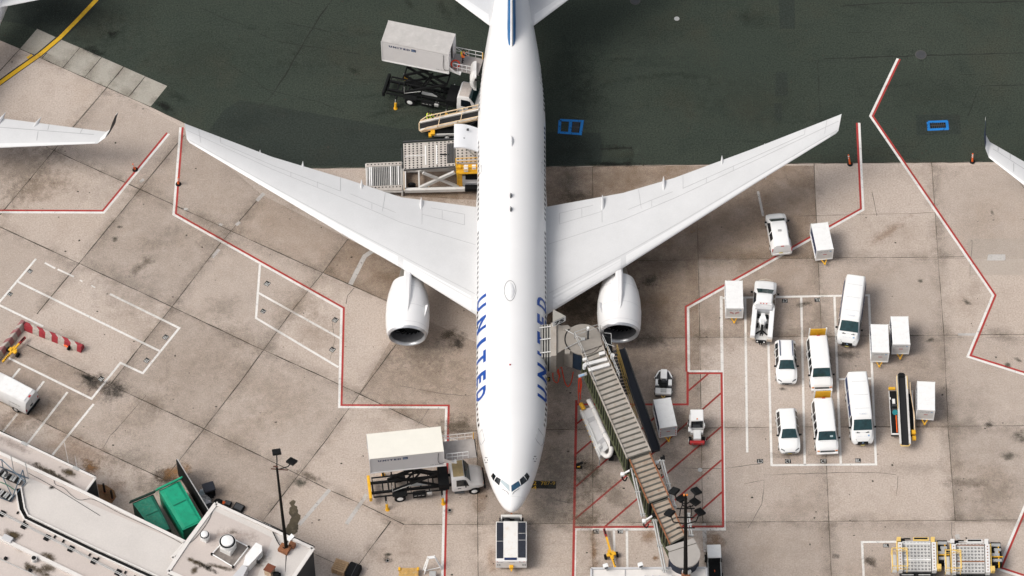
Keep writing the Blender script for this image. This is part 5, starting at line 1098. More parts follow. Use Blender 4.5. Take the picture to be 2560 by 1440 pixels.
t = thing('baggage_tractor', 'open white tug with a black seat, standing above its hitched cart', 'tug')
body = [(-1.25, -.72), (-1.25, .72), (.6, .74), (1.1, .55), (1.28, .3), (1.28, -.3), (1.1, -.55), (.6, -.74)]
mb = MB(); mb.slab([Vector((x, y, .62)) for x, y in body], .34); mb.build('chassis', DARK, t)
mb = MB(); mb.rbox((.72, 0, .82), (.98, .58, .42), .06); mb.build('hood', CARTW, t)
mb = MB(); mb.rbox((-.98, 0, .72), (.62, 1.44, .28), .04); mb.build('rear_deck', OFFW, t)
mb = MB()
for sg in (1, -1): mb.rbox((-.02, sg*.57, .70), (.62, .32, .22), .04); mb.beam((.55, sg*.72, .72), (1.15, sg*.45, .72), .1); mb.beam((1.15, sg*.45, .72), (1.3, 0, .72), .1)
mb.build('fender', CARTW, t)
mb = MB(); mb.rbox((-.35, 0, .78), (.5, .6, .2), .05); mb.rbox((-.62, 0, 1.0), (.14, .6, .42), .05); mb.rbox((-.02, .36, .74), (.5, .3, .25), .04); mb.build('seat', BLACK, t)
mb = MB(); mb.cyl((.12, 0, .8), (.02, 0, 1.08), .025); mb.cyl((.0, 0, 1.08), (.02, 0, 1.12), .2, n=16); mb.build('steering_wheel', DARK, t)
mb = MB(); mb.rbox((-1.0, 0, .92), (.3, .5, .14), .03); mb.build('tool_tray', STEEL, t); mb = MB(); mb.beam((-1.28, -.16, .5), (-1.5, 0, .5), .06); mb.beam((-1.28, .16, .5), (-1.5, 0, .5), .06); mb.build('hitch', LYEL, t)
for x in (.72, -.7):
    for sg in (1, -1): wheel('wheel', t, x, sg*.66, .30, .24, CARTW)
a, b = G(1660, 922, .7), G(1658, 992, .6); d = (a-b).normalized(); c = (a+b)/2; t.location = (c.x, c.y, 0); t.rotation_euler = (0, 0, math.atan2(d.y, d.x))

t = thing('baggage_tractor', 'tug with a soft white roof and dark hood at the bottom edge beside the roof', 'tug')
MB().rbox((-.7, 0, 1.9), (1.3, 1.2, .16), .07).build('cab_roof', CARTW, t)
mb = MB()
for y in (-.55, .55):
    for x in (-1.25, -.1): mb.beam((x, y, .6), (x, y, 1.85), .07)
    mb.beam((-.05, y, 1.2), (1.4, y, .9), .08)
mb.build('cab_frame', STEEL, t); mb = MB(); mb.rbox((.0, 0, .62), (2.8, 1.25, .6), .08); mb.rbox((.75, 0, .95), (1.2, .9, .2), .05); mb.build('body', BLACK, t)
MB().rbox((.75, .0, 1.06), (.2, .07, .04), .01).build('marker', ORANGE, t)
for x in (.9, -.9):
    for sg in (1, -1): wheel('wheel', t, x, sg*.6, .34, .26, STEEL)
anchor(t, (1787, 1452), (1785, 1371), .5, 1.95, 2.8)

# pushback tractor at the nose
t = thing('pushback_tractor', 'low white pushback tractor with dark side panels parked under the airliner nose', 'tractor')
mb = MB(); mb.rbox((0, 0, 1.0), (3.95, 2.66, 1.16), .05); mb.build('body', TRUCKW, t)
MB().slab([Vector(p) for p in ((-1.96, -.68, 1.635), (1.62, -.68, 1.635), (1.62, .54, 1.635), (-1.96, .54, 1.635))], .05).build('engine_cover', mat('worn_white_cover', (.74, .73, .71), .5, var=.06, dirt=(.55, .38, .22), dirt_amt=.4), t)
for y0, y1, xs in ((-1.27, -.70, (-1.88, .0, 1.72)), (.58, 1.22, (-1.88, -.78, -.1, 1.66))):
    for x0, x1 in zip(xs[:-1], xs[1:]): MB().slab([Vector(p) for p in ((x0+.03, y0, 1.625), (x1-.03, y0, 1.625), (x1-.03, y1, 1.625), (x0+.03, y1, 1.625))], .04).build('grille_panel', mat('dark_mesh_panel', (.018, .022, .035), .6, var=.3, scale=4), t)
MB().slab([Vector(p) for p in ((1.66, -.60, 1.63), (1.86, -.60, 1.63), (1.86, .46, 1.63), (1.66, .46, 1.63))], .04).build('grille_panel', NAVY, t)
mb = MB(); mb.rbox((-2.35, 0, .72), (.8, 2.1, .5), .05); mb.build('operator_well', BLACK, t)
mb = MB(); mb.rbox((-2.72, 0, 1.15), (.22, 1.6, .34), .04); mb.rbox((-2.6, -.85, 1.1), (.4, .12, .5), .03); mb.rbox((-2.6, .85, 1.1), (.4, .12, .5), .03); mb.build('console', OFFW, t)
mb = MB(); mb.cyl((-2.45, -.35, 1.2), (-2.5, -.35, 1.24), .22, n=16); mb.build('steering_wheel', BLACK, t)
mb = MB(); mb.rbox((-2.3, .5, 1.05), (.4, .45, .3), .05); mb.rbox((-2.3, -.4, 1.0), (.4, .5, .24), .05); mb.build('seat', DARK, t); MB().rbox((-2.1, .95, 1.1), (.14, .25, .12), .02).build('light', RUST, t)
mb = MB(); mb.rbox((2.08, 0, .75), (.3, .34, .4), .05); mb.beam((2.1, 0, .6), (2.35, 0, .5), .14); mb.build('tow_hitch', YELLOW, t)
for s_, y, wd in (('UNITED', 0, .6), ('PUSHBACK', -.95, .5), ('DANGER', .9, .4)): text_mb(s_ if s_ == 'UNITED' else 'UNITED', frame((1.982, y, 1.36), (0, 1, 0), (0, 0, 1)), fit=(wd, .08)).build('lettering', mat('cart_lettering', (.08, .10, .18)), t)
for y in (-1.18, -1.0, 1.0, 1.18): MB().cyl((1.97, y, .95), (1.99, y, .95), .07).build('lamp', BLACK, t)
for y in (-1.2, .72, 1.1): MB().box((1.985, y, 1.50), (.02, .1, .05)).build('red_marks', REDP, t)
mb = MB(); mb.beam((-2.75, 0, .6), (-3.6, 0, .75), .16); mb.build('tow_bar', RUST, t)
for x in (1.2, -1.2):
    for sg in (1, -1): wheel('wheel', t, x, sg*1.12, .5, .36, TRUCKW)
a, b = G(1278.5, 1420, .42), G(1278, 1311, 1.6); t.location = (a.x, a.y+1.98, 0); t.rotation_euler = (0, 0, -math.pi/2)

# ================================================================== PEOPLE
def person(label, loc, rz, vest, arms='down', z=0.0):
    "standing figure as one skinned surface; vest and hair are its children"
    t = thing('person', label, 'person', (loc[0], loc[1], z), rz)
    J = [(0, 0, .95), (0, 0, 1.2), (0, 0, 1.42), (.02, 0, 1.54), (.03, 0, 1.68), (0, .19, 1.40), (.08, .27, 1.14), (.28, .22, 1.06), (0, -.19, 1.40), (.08, -.27, 1.14), (.28, -.22, 1.06), (.02, .10, .90), (.05, .11, .48), (-.01, .11, .08), (.13, .12, .04), (-.02, -.10, .90), (-.03, -.11, .48), (-.10, -.11, .08), (.04, -.12, .04), (.02, 0, 1.78), (.37, .20, 1.05), (.37, -.20, 1.05)]
    if arms == 'reach': J[6], J[7], J[20] = (.22, .25, 1.22), (.46, .20, 1.16), (.55, .18, 1.15); J[9], J[10], J[21] = (.22, -.25, 1.22), (.46, -.20, 1.16), (.55, -.18, 1.15)
    E = [(0, 1), (1, 2), (2, 3), (3, 4), (4, 19), (2, 5), (5, 6), (6, 7), (7, 20), (2, 8), (8, 9), (9, 10), (10, 21), (0, 11), (11, 12), (12, 13), (13, 14), (0, 15), (15, 16), (16, 17), (17, 18)]
    RR = [.15, .15, .14, .06, .095, .075, .055, .045, .075, .055, .045, .095, .07, .05, .045, .095, .07, .05, .045, .08, .035, .035]
    me = bpy.data.meshes.new('p'); me.from_pydata(J, E, []); o = bpy.data.objects.new('p', me); COL.objects.link(o)
    md = o.modifiers.new('s', 'SKIN'); o.modifiers.new('u', 'SUBSURF').levels = 1
    sk = me.skin_vertices[0].data
    for i, r in enumerate(RR): sk[i].radius = (r, r)
    sk[0].use_root = True
    dg = bpy.context.evaluated_depsgraph_get(); m2 = bpy.data.meshes.new_from_object(o.evaluated_get(dg)); bpy.data.objects.remove(o)
    m2.name = 'body'; m2.materials.clear(); m2.materials.append(CLOTH); m2.materials.append(SKIN)
    for p in m2.polygons:
        c = p.center; p.use_smooth = True
        if c.z > 1.5 or c.x > .33: p.material_index = 1
    b = bpy.data.objects.new('body', m2); COL.objects.link(b); b.parent = t
    for nm, zs, mm in (('vest', ((.88, .19, .22), (1.1, .185, .215), (1.3, .18, .225), (1.43, .14, .20), (1.47, .08, .09)), vest),):
        mb = MB(); mb.loft([[Vector((.01+rx*math.cos(2*math.pi*k/14), ry*math.sin(2*math.pi*k/14), z)) for k in range(14)] for z, rx, ry in zs], caps=False)
        v = mb.build(nm, mm, t, False, 60)
        if mm is VESTO:
            mb = MB()
            for y in (.09, -.09): mb.box((-.06, y, 1.462), (.16, .06, .02)); mb.box((-.165, y, 1.25), (.03, .08, .4))
            mb.box((.1, .1, 1.45), (.1, .07, .02)); mb.build('yellow_stripe', VESTY, v)
    mb = MB(); mb.loft([[Vector((.01+r*math.cos(2*math.pi*k/12), r*.95*math.sin(2*math.pi*k/12), z)) for k in range(12)] for z, r in ((1.72, .112), (1.79, .11), (1.85, .075), (1.87, .02))]); mb.build('hair', HAIR, t, False, 60)
    return t

# ================================================================== CATERING TRUCKS
def catering(label, roof, boxm, ztop, bh, blen, bx0, yb, rear_yellow, hgt_text, cabroof, plat):
    "high-lift catering truck: chassis, scissor lift, box, front platform"
    t = thing('catering_truck', label, 'truck', group='catering trucks raised at the airliner')
    zb = ztop-bh; hw = 1.25
    body = MB(); x1 = bx0+blen
    wth = .06
    body.box((bx0+blen/2, -hw+wth/2, (zb+ztop)/2), (blen, wth, bh)); body.box((bx0+blen/2, hw-wth/2, (zb+ztop)/2), (blen, wth, bh)); body.box((bx0+wth/2, 0, (zb+ztop)/2), (wth, 2*hw-2*wth, bh)); body.box((bx0+blen/2, 0, zb+.06), (blen-2*wth, 2*hw-2*wth, .12))
    for y in (-.8, .8): body.box((x1-.04, y*1.02, (zb+ztop)/2), (.08, .75, bh))
    o = body.build('box', boxm, t)
    rf = MB(); rf.slab([Vector(p) for p in ((bx0-.01, -hw-.01, ztop+.03), (x1+.02, -hw-.01, ztop+.03), (x1+.02, hw+.01, ztop+.03), (bx0-.01, hw+.01, ztop+.03))], .06)
    rf.build('box_roof', roof, t)
    mb = MB()
    for y in (-hw, hw):
        mb.beam((bx0, y, zb), (x1, y, zb), .08, .12)
        for x in (bx0, x1): mb.beam((x, y, zb), (x, y, ztop), .07)
    mb.build('box_frame', TRUCKW, t)
    for sg in (1, -1):
        tx = MB(); ux = bx0+1.75
        M = frame((bx0+(1.7 if sg < 0 else blen-1.7), sg*(hw+.012), ztop-.48), (-sg*1.0, 0, 0) if sg > 0 else (1, 0, 0), (0, 0, 1))
        text_mb('UNITED', M, spacing=1.45, fit=(2.0, .27), mb=tx, bold=.06); tx.build('lettering', NAVY, t)
        cx = bx0+3.05 if sg < 0 else bx0+blen-3.05; em = MB(); em.poly([(cx-.22, sg*(hw+.012), ztop-.62), (cx+.22, sg*(hw+.012), ztop-.62), (cx+.22, sg*(hw+.012), ztop-.26), (cx-.22, sg*(hw+.012), ztop-.26)], 0)
        for k in range(3):
            r0, r1 = .10+.1*k, .14+.1*k
            for j in range(5):
                a0, a1 = math.pi/2*j/5, math.pi/2*(j+1)/5
                q = [(cx-.20+r*math.cos(a), sg*(hw+.015), ztop-.60+r*.8*math.sin(a)) for r, a in ((r0, a0), (r1, a0), (r1, a1), (r0, a1))]; em.poly(q, 1)
        em.build('emblem', [NAVY, LBLUE], t)
        text_mb(hgt_text, frame((bx0+(blen-.75 if sg < 0 else .75), sg*(hw+.012), zb+.32), (-sg, 0, 0), (0, 0, 1)), fit=(.85, .11)).build('fleet_number', DARK, t)
    mb = MB(); mb.hose([(x1-.45, -hw-.03, ztop-.2), (x1-.5, -hw-.05, zb+.9), (x1-.3, -hw-.08, zb+.5), (x1+.05, -hw-.06, zb+.6)], .02, 6); mb.build('cable', BLACK, t)
    # platform in front of the box
    pz, px1 = zb+.1, x1+plat
    mb = MB(); mb.box(((x1+px1)/2, .1, pz), (plat, 1.9, .10)); mb.build('platform', mat('platform_plate', (.36, .33, .31), .65, var=.2), t)
    mb = MB(); mb.slab([Vector((x1, -1.05, pz+.06)), Vector((x1+1.1, -.85, pz+.06)), Vector((x1+1.1, -1.24, pz+.0)), Vector((x1, -1.24, pz+1.0))], .05); mb.build('side_skirt', TRUCKW, t)
    for sg in (1, -1):
        y = .1+sg*.93; mb = MB(); x0_, xe = (x1+.05, px1-.15) if sg > 0 else (x1+.3, px1-.75)
        for z in (.5, 1.05): mb.tube([(x0_, y, pz+z), (xe, y, pz+z)], .028)
        n = 4
        for k in range(n+1): x = x0_+(xe-x0_)*k/n; mb.tube([(x, y, pz), (x, y, pz+1.05)], .026)
        mb.tube([(x0_, y, pz+1.05), (x0_+(xe-x0_)*.5, y-sg*.3, pz+.5)], .026); mb.build('railing', TRUCKW, t)
    mb = MB(); mb.box((px1-.1, 1.0, pz+.5), (.06, .06, 1.1)); mb.build('gate_post', YELLOW, t)
    mb = MB(); mb.beam((px1, -.8, pz), (px1, 1.0, pz), .08, .14); mb.build('platform_bumper', RUBBER, t)
    # chassis
    mb = MB()
    for y in (-.5, .5): mb.beam((-4.75, y, .95), (2.3, y, .95), .16, .26)
    for x in (-4.6, -3.7, -2.6, -1.5, -.4, .7, 1.7): mb.beam((x, -.5, .95), (x, .5, .95), .12, .2)
    for y in (-.98, .98): mb.beam((-4.6, y, 1.02), (1.8, y, 1.02), .1, .12)
    for x in (-4.55, -2.9, -1.3, .3, 1.75): mb.beam((x, -.98, 1.02), (x, .98, 1.02), .08, .1)
    mb.rbox((1.6, 0, 1.35), (.9, 1.9, .9), .05); mb.rbox((-.6, -.95, .65), (1.15, .45, .55), .05); mb.rbox((.95, .95, .65), (.9, .45, .5), .05); mb.rbox((-2.3, -.9, .98), (1.3, .5, .12), .03); mb.rbox((-2.3, .9, .98), (1.3, .5, .12), .03)
    mb.build('chassis', BLACK, t)
    mb = MB()
    for k in range(3): mb.box((-.95+.33*k, -1.185, .82), (.22, .02, .05))
    mb.rbox((.3, -1.0, .85), (.42, .36, .36), .05); mb.build('fittings', STEEL, t)
    # scissor lift
    mb = MB(); zl = 1.1; zu = zb-.05; xm0, xm1 = -3.2, 1.2; zm = (zl+zu)/2
    for y in (-.62, .62):
        mb.beam((xm0, y, zl), (xm1, y, zm), .12, .24); mb.beam((xm1, y*.82, zl), (xm0+.3, y*.82, zm), .12, .24); mb.beam((xm0+.3, y*.82, zm), (xm1, y*.82, zu), .12, .24); mb.beam((xm1, y, zm), (xm0+.3, y, zu), .12, .24)
    for x, z in ((xm0, zl), (xm1, zl), (xm0+.3, zm), (xm1, zm), (xm1, zu), (xm0+.3, zu), ((xm0+xm1)/2, (zl+zm)/2)): mb.cyl((x, -.62, z), (x, .62, z), .07)
    for y in (-.35, .35): mb.cyl((-1.6, y, 1.1), (-.4, y, zm), .09)
    mb.build('scissor_lift', BLACK, t)
    mb = MB(); mb.tube([(-2.9, -.75, 1.15), (-2.9, -.75, 2.2)], .03); mb.tube([(-2.9, -.72, 1.2), (-1.3, -.72, 2.0)], .03); mb.box((-.6, -.2, 1.12), (1.5, .3, .04)); mb.build('scissor_hardware', STEEL, t)
    # rear
    mb = MB(); mb.rbox((-4.85, 0, .95), (.26, 2.35, .62), .05); mb.build('rear_bumper', YELLOW if rear_yellow else BLACK, t)
    for x in (-3.55, 1.35):
        for sg in (1, -1):
            mb = MB(); mb.cyl((x, sg*1.0, 1.0), (x, sg*1.55, .82), .09); mb.cyl((x, sg*1.55, 1.05), (x, sg*1.56, .55), .05, m=1); mb.cyl((x+.02, sg*1.60, .62), (x+.05, sg*1.78, .02), .12, .13, 12, m=2); mb.cyl((x+.05, sg*1.78, .0), (x+.05, sg*1.78, .06), .19, n=14, m=2)
            mb.build('outrigger', [BLACK, STEEL, YELLOW], t, False, 40)
    # cab and hood
    cb = Body([(2.25, .7, 1.5, 2.5, 1.0, 1.1, .92), (2.4, .6, 1.5, 2.68, 1.02, 1.12, .94), (3.35, .6, 1.48, 2.72, 1.02, 1.12, .94), (3.55, .6, 1.47, 2.55, 1.02, 1.12, .93), (3.95, .62, 1.42, 1.72, 1.0, 1.1, .88), (4.55, .66, 1.32, 1.56, .96, 1.02, .76), (4.95, .7, 1.12, 1.36, .88, .94, .62), (5.08, .74, .92, 1.1, .76, .82, .5)])
    cb.mesh().build('cab', TRUCKW, t, False, 38)
    MB().slab([Vector(p) for p in ((2.42, -.80, 2.735), (3.34, -.80, 2.765), (3.34, .80, 2.765), (2.42, .80, 2.735))], .03).build('cab_roof', cabroof, t)
    cb.top(3.40, 3.92, .94, .96, .03).build('windshield', GLASS, t)
    for sg in (1, -1):
        cb.side(2.65, 3.75, sg, .05, .78, x1t=3.5).build('side_window', DGLASS, t)
        MB().rbox((3.45, sg*1.24, 1.75), (.10, .16, .42), .03).build('wing_mirror', BLACK, t)
        MB().rbox((2.9, sg*1.05, .52), (.9, .3, .1), .03).build('step', DARK, t)
        MB().box((5.0, sg*.68, 1.02), (.1, .18, .14)).build('headlight', AMBER, t)
    MB().rbox((5.14, 0, .72), (.16, 2.0, .3), .05).build('bumper', BLACK, t)
    MB().box((5.08, 0, 1.0), (.06, .9, .24)).build('grille', BLACK, t)
    MB().box((2.9, -1.125, 1.2), (.3, .012, .12)).build('door_marking', DARK, t)
    for x, rr in ((4.2, .48), (-2.3, .5)):
        for sg in (1, -1): wheel('wheel', t, x, sg*(.98), rr, .32, CARTW, .58)
    return t
WORN = mat('rusty_white_cab_roof', (.56, .50, .46), .7, var=.2, scale=2, dirt=(.35, .2, .14), dirt_amt=.45)
YROOF = mat('dirty_ochre_cab_roof', (.40, .31, .16), .7, var=.3, scale=1.5, dirt=(.24, .17, .08), dirt_amt=.6)
lo = catering('catering truck with a cream box roof and yellow rear bumper, raised beside the airliner nose', CREAM, BOXG, 7.85, 2.30, 6.35, -4.75, 0, True, 'NK 2109', YROOF, 2.9)
c, h = pose((1190, 1190), (924, 1220), .9, .9); lo.location = G(924, 1222, .95)+Vector((math.cos(h), math.sin(h), 0))*4.85; lo.location.z = 0; lo.rotation_euler = (0, 0, h-R(.5))
up = catering('catering truck with a grey box roof and black rear bumper, raised near the tail', GREYR, mat('box_pale', (.64, .62, .61), .5, var=.05), 9.15, 2.80, 6.35, -4.75, 0, False, 'NK 2110', WORN, 2.75)
h = -R(14.2); up.location = G(966, 212, .95)+Vector((math.cos(h), math.sin(h), 0))*4.85; up.location.z = 0; up.rotation_euler = (0, 0, h)
def at_local(root, x, y, z): return root.location + Matrix.Rotation(root.rotation_euler.z, 3, 'Z') @ Vector((x, y, z))
p = at_local(up, 2.55, .25, 0); person('person in an orange and yellow vest on the upper catering truck platform', p, h+.4, VESTO, 'reach', 9.15-2.8+.15)
mb = MB(); c0 = at_local(up, 2.05, -.55, 6.5); rg_ = []
for k in range(13): a = 2*math.pi*k/12; rg_.append(c0+Vector((.38*math.cos(a), .10*math.sin(a)+.1, .42*math.sin(a)+.42)))
mb.hose(rg_, .07, 8, sub=3); o = mb.build('cable_coil', REDH); tag(o, 'loop of orange red cable on the upper catering truck platform', 'cable')

# ================================================================== BELT LOADERS
def belt_loader(label, L, bw, z0, z1, x0):
    "belt from (x0,z0) rising to (x0+L,z1) along +x, carried by a low chassis"
    t = thing('belt_loader', label, 'belt loader')
    P = lambda s, y, dz=0: Vector((x0+L*s, y, z0+(z1-z0)*s+dz))
    mb = MB(); mb.slab([P(0, -bw/2), P(1, -bw/2), P(1, bw/2), P(0, bw/2)], .1); mb.build('belt', mat('belt_rubber', (.012, .012, .013), .85, var=.2, scale=6), t)
    mb = MB()
    for sg in (1, -1): mb.beam(P(-.005, sg*(bw/2+.09), .02), P(1.0, sg*(bw/2+.09), .02), .16, .26)
    mb.build('belt_frame', mat('belt_frame_white', (.62, .60, .57), .5, var=.15, scale=2), t)
    return t, P
t, P = belt_loader('parked belt loader with a long black belt, beside the white vans and a cart', 6.75, .64, 1.35, 1.0, -3.2)
mb = MB(); mb.tube([P(0, -.45, .3), P(.25, -.47, .3), P(.5, -.47, .1)], .035); mb.tube([P(.0, .45, .3), P(.2, .47, .3)], .035); mb.build('guard_rail', LYEL, t)
mb = MB(); mb.rbox((-3.35, 0, 1.42), (.34, .62, .16), .05); mb.rbox((-3.5, 0, 1.45), (.2, .44, .18), .06); mb.build('end_bumper', BLACK, t)
mb = MB(); mb.tube([P(1, -.42, .0), P(1.02, -.3, -.02), P(1.02, .3, -.02), P(1, .42, 0)], .045); mb.build('end_hoop', LYEL, t)
mb = MB(); mb.rbox((.1, -.78, .55), (4.5, .68, .44), .05); mb.rbox((.2, .70, .5), (4.3, .5, .36), .05); mb.build('chassis', BLACK, t)
mb = MB()
for y, xa, xb in ((-1.12, -2.1, 2.38), (.93, -2.2, 2.1), (-.46, -.2, 2.38)): mb.beam((xa, y, .76), (xb, y, .76), .06, .12)
mb.beam((2.35, -1.12, .76), (2.35, -.46, .76), .12, .12); mb.build('chassis_rail', OFFW, t)
mb = MB(); mb.rbox((-1.0, -.76, .85), (.5, .26, .08), .02); mb.rbox((-1.3, -1.05, .85), (.2, .1, .1), .02); mb.build('control_panel', CARTW, t)
mb = MB(); mb.rbox((.0, -.72, .82), (.5, .5, .16), .06); mb.rbox((-.42, -.72, 1.02), (.16, .5, .4), .06); mb.build('seat', DARK, t)
mb = MB(); mb.cyl((.22, -.72, .98), (.26, -.72, 1.02), .24, .24, 16); mb.build('steering_wheel', mat('teal_wheel', (.02, .22, .25), .5), t)
mb = MB(); mb.tube([(.45, -.62, .85), (2.2, -.62, .82)], .055); mb.build('orange_strut', ORANGE, t)
mb = MB(); mb.rbox((-2.3, -.85, .9), (.26, .62, .2), .04); mb.rbox((2.25, .82, .9), (.4, .36, .3), .04); mb.rbox((2.75, .84, .75), (.42, .36, .22), .04); mb.build('yellow_step', YELLOW, t)
mb = MB(); mb.tube([(-2.6, .72, 1.5), (-1.9, .74, 1.2), (.2, .92, 1.05), (2.2, .98, .9)], .04); mb.tube([(.1, .94, 1.1), (.9, .95, 1.2), (2.1, .88, 1.0)], .04); mb.build('hand_rail', TAN, t)
for x in (1.5, -1.5):
    for sg in (1, -1): wheel('wheel', t, x, sg*.86, .3, .2)
a, b = G(2263, 1111, 1.0), G(2253, 932, 1.35); d = (a-b).normalized(); t.rotation_euler = (0, 0, math.atan2(d.y, d.x)); c = a-Vector((d.x, d.y, 0)).normalized()*3.55; t.location = (c.x, c.y, 0)

t, P = belt_loader('belt loader with tan rails raised to the rear hold, two workers beside it', 7.4, .70, .75, 3.1, -3.9)
mb = MB()
for sg in (1, -1):
    mb.tube([P(0, sg*.62, .15), P(.08, sg*.66, .55), P(.95, sg*.66, .55)], .05)
    mb.beam(P(0, sg*.6, .05), P(1, sg*.6, .05), .1, .2)
    for s in (.2, .45, .7): mb.tube([P(s, sg*.6, .05), P(s+.02, sg*.66, .55)], .04)
mb.build('guard_rail', TAN, t)
mb = MB()
for s in (.22, .50, .74): mb.beam(P(s, -.70, .5), P(s+.03, .62, .5), .06)
mb.tube([P(0, -.6, .1), P(-.02, -.4, .05), P(-.02, .4, .05), P(0, .6, .1)], .045); mb.build('cross_bar', TAN, t)
mb = MB(); mb.rbox((-.3, 0, .6), (4.8, 1.9, .5), .06); mb.build('chassis', BLACK, t)
mb = MB(); mb.beam((-2.7, -1.0, .72), (2.3, -1.0, .72), .08, .3); mb.beam((-2.7, 1.0, .72), (2.3, 1.0, .72), .08, .3); mb.build('chassis_rail', OFFW, t)
mb = MB(); mb.rbox((-2.8, -.85, .95), (.4, .55, .3), .04); mb.rbox((-3.05, -.95, .7), (.3, .45, .24), .04); mb.build('yellow_step', YELLOW, t)
mb = MB(); mb.beam((0, -.4, .8), (1.8, -.4, 2.4), .1); mb.beam((0, .4, .8), (1.8, .4, 2.4), .1); mb.build('lift_arm', DARK, t)
for x in (1.4, -1.5):
    for sg in (1, -1): wheel('wheel', t, x, sg*.92, .36, .24, CARTW)
h = R(-3); a = G(1052, 316, .8); t.rotation_euler = (0, 0, R(2.0)); t.location = Vector((a.x, a.y, 0))+Vector((3.9*math.cos(R(2)), 3.9*math.sin(R(2)), 0))
q = G(1081, 308, .1); person('person in a lime vest at the foot of the raised belt loader, nearer one', q, -.3, VESTY, 'reach', 0)
q = G(1071, 306, .1); person('person in a lime vest half hidden behind the other at the belt loader', q, -.2, VESTY, 'down', 0)

# ================================================================== CARGO LOADERS
ROLL = mat('roller_steel', (.52, .51, .49), .4, .4, var=.2, scale=3)
HOLE = mat('roller_well', (.05, .045, .04), .8, var=.3)
def decktop(mbx, P, nx, ny, r, m=0, skip=None):
    "little ring of caster wells set in a deck; P(u,v)->point"
    for i in range(nx):
        for j in range(ny):
            u, v = (i+.5)/nx, (j+.5)/ny
            if skip and skip(u, v): continue
            c = P(u, v); mbx.cyl(c, c+Vector((0, 0, .012)), r, n=8)
def quadP(q):
    a, b, c, d = q; return lambda u, v: a.lerp(b, u).lerp(d.lerp(c, u), v)
t = thing('cargo_loader', 'big roller deck cargo loader with scissor frame standing at the open cargo door', 'cargo loader', G(1100, 450, 0))
ZD = 3.55
Q = GL([(1008, 359), (1137, 351), (1138, 415), (1009, 424)], ZD); mb = MB(); mb.slab(Q, .28); dk = mb.build('main_deck', DECK, t, True)
qp = quadP([p+Vector((0, 0, .004)) for p in Q]); mb = MB(); decktop(mb, qp, 13, 11, .085, skip=lambda u, v: (.83 < u and .1 < v < .88) or abs(u-.44) < .03 or .10 < v < .13)
mb.build('caster_wells', HOLE, dk, False) if False else tag(mb.build('caster_wells', HOLE, t, True))
mb = MB()
for k in range(5): u = .855+.03*k; mb.cyl(qp(u, .12)+Vector((0, 0, .05)), qp(u, .88)+Vector((0, 0, .05)), .055, n=8)
mb.build('drive_rollers', mat('dark_roller', (.09, .09, .09), .5, .3), t, True)
mb = MB()
for u in (.43, .645): mb.beam(qp(u, .14)+Vector((0, 0, .02)), qp(u, .88)+Vector((0, 0, .02)), .10, .03)
mb.beam(qp(.03, .5)+Vector((0, 0, .02)), qp(.43, .5)+Vector((0, 0, .02)), .05, .03); mb.build('painted_stops', WHITE, t, True)
mb = MB(); mb.beam(Q[0]+Vector((0, .12, .1)), Q[1]+Vector((0, .12, .1)), .09, .14); mb.beam(Q[3]+Vector((0, -.1, .05)), Q[2]+Vector((0, -.1, .05)), .08, .14); mb.beam(Q[0]+Vector((-.14, -.6, .1)), Q[3]+Vector((-.14, .1, .1)), .06, .12); mb.build('deck_guide', DARK, t, True)
mb = MB(); mb.box(qp(.8, .53)+Vector((0, 0, .015)), (.9, .14, .02)); mb.build('chain_slot', BLACK, t, True)
Q2 = GL([(1139, 366), (1204, 362), (1204, 407), (1140, 409)], ZD+.02); mb = MB(); mb.slab(Q2, .25); mb.build('bridge_deck', DECK, t, True)
q2 = quadP([p+Vector((0, 0, .004)) for p in Q2]); mb = MB(); decktop(mb, q2, 6, 6, .085); mb.build('caster_wells', HOLE, t, True)
fz = .75
F = GL([(1011, 425), (1190, 420), (1192, 472), (1012, 476)], fz); mb = MB()
mb.beam(F[3], F[2], .3, .4); mb.beam(F[0], F[1], .3, .4); mb.beam(F[0], F[3], .25, .4); mb.beam(F[1], F[2], .25, .4)
a, b = F[0].lerp(F[1], .2), F[3].lerp(F[2], .2); mb.beam(a, b, .14, .2); mb.build('base_frame', OFFW, t, True)
mb = MB()
for v in (.12, .92):
    p = lambda u, z: (F[0].lerp(F[1], u).lerp(F[3].lerp(F[2], u), v))*1+Vector((0, 0, z-fz))
    mb.beam(p(.22, .9), p(.70, 3.2), .22, .3); mb.beam(p(.74, .9), p(.26, 3.2), .18, .26)
mb.build('scissor_arm', mat('scissor_white', (.55, .54, .52), .5, var=.12), t, True)
mb = MB()
for x0_, x1_ in ((1012, 1072), (1100, 1190)):
    A, B = G(x0_, 479, .35), G(x1_, 477, .35); mb.tube([A+Vector((0, .25, .35)), A, B, B+Vector((0, .25, .35))], .07)
mb.tube([F[3]+Vector((-.05, 0, .1)), G(1010, 428, 3.2)], .05); mb.build('side_bumper', TAN, t, True)
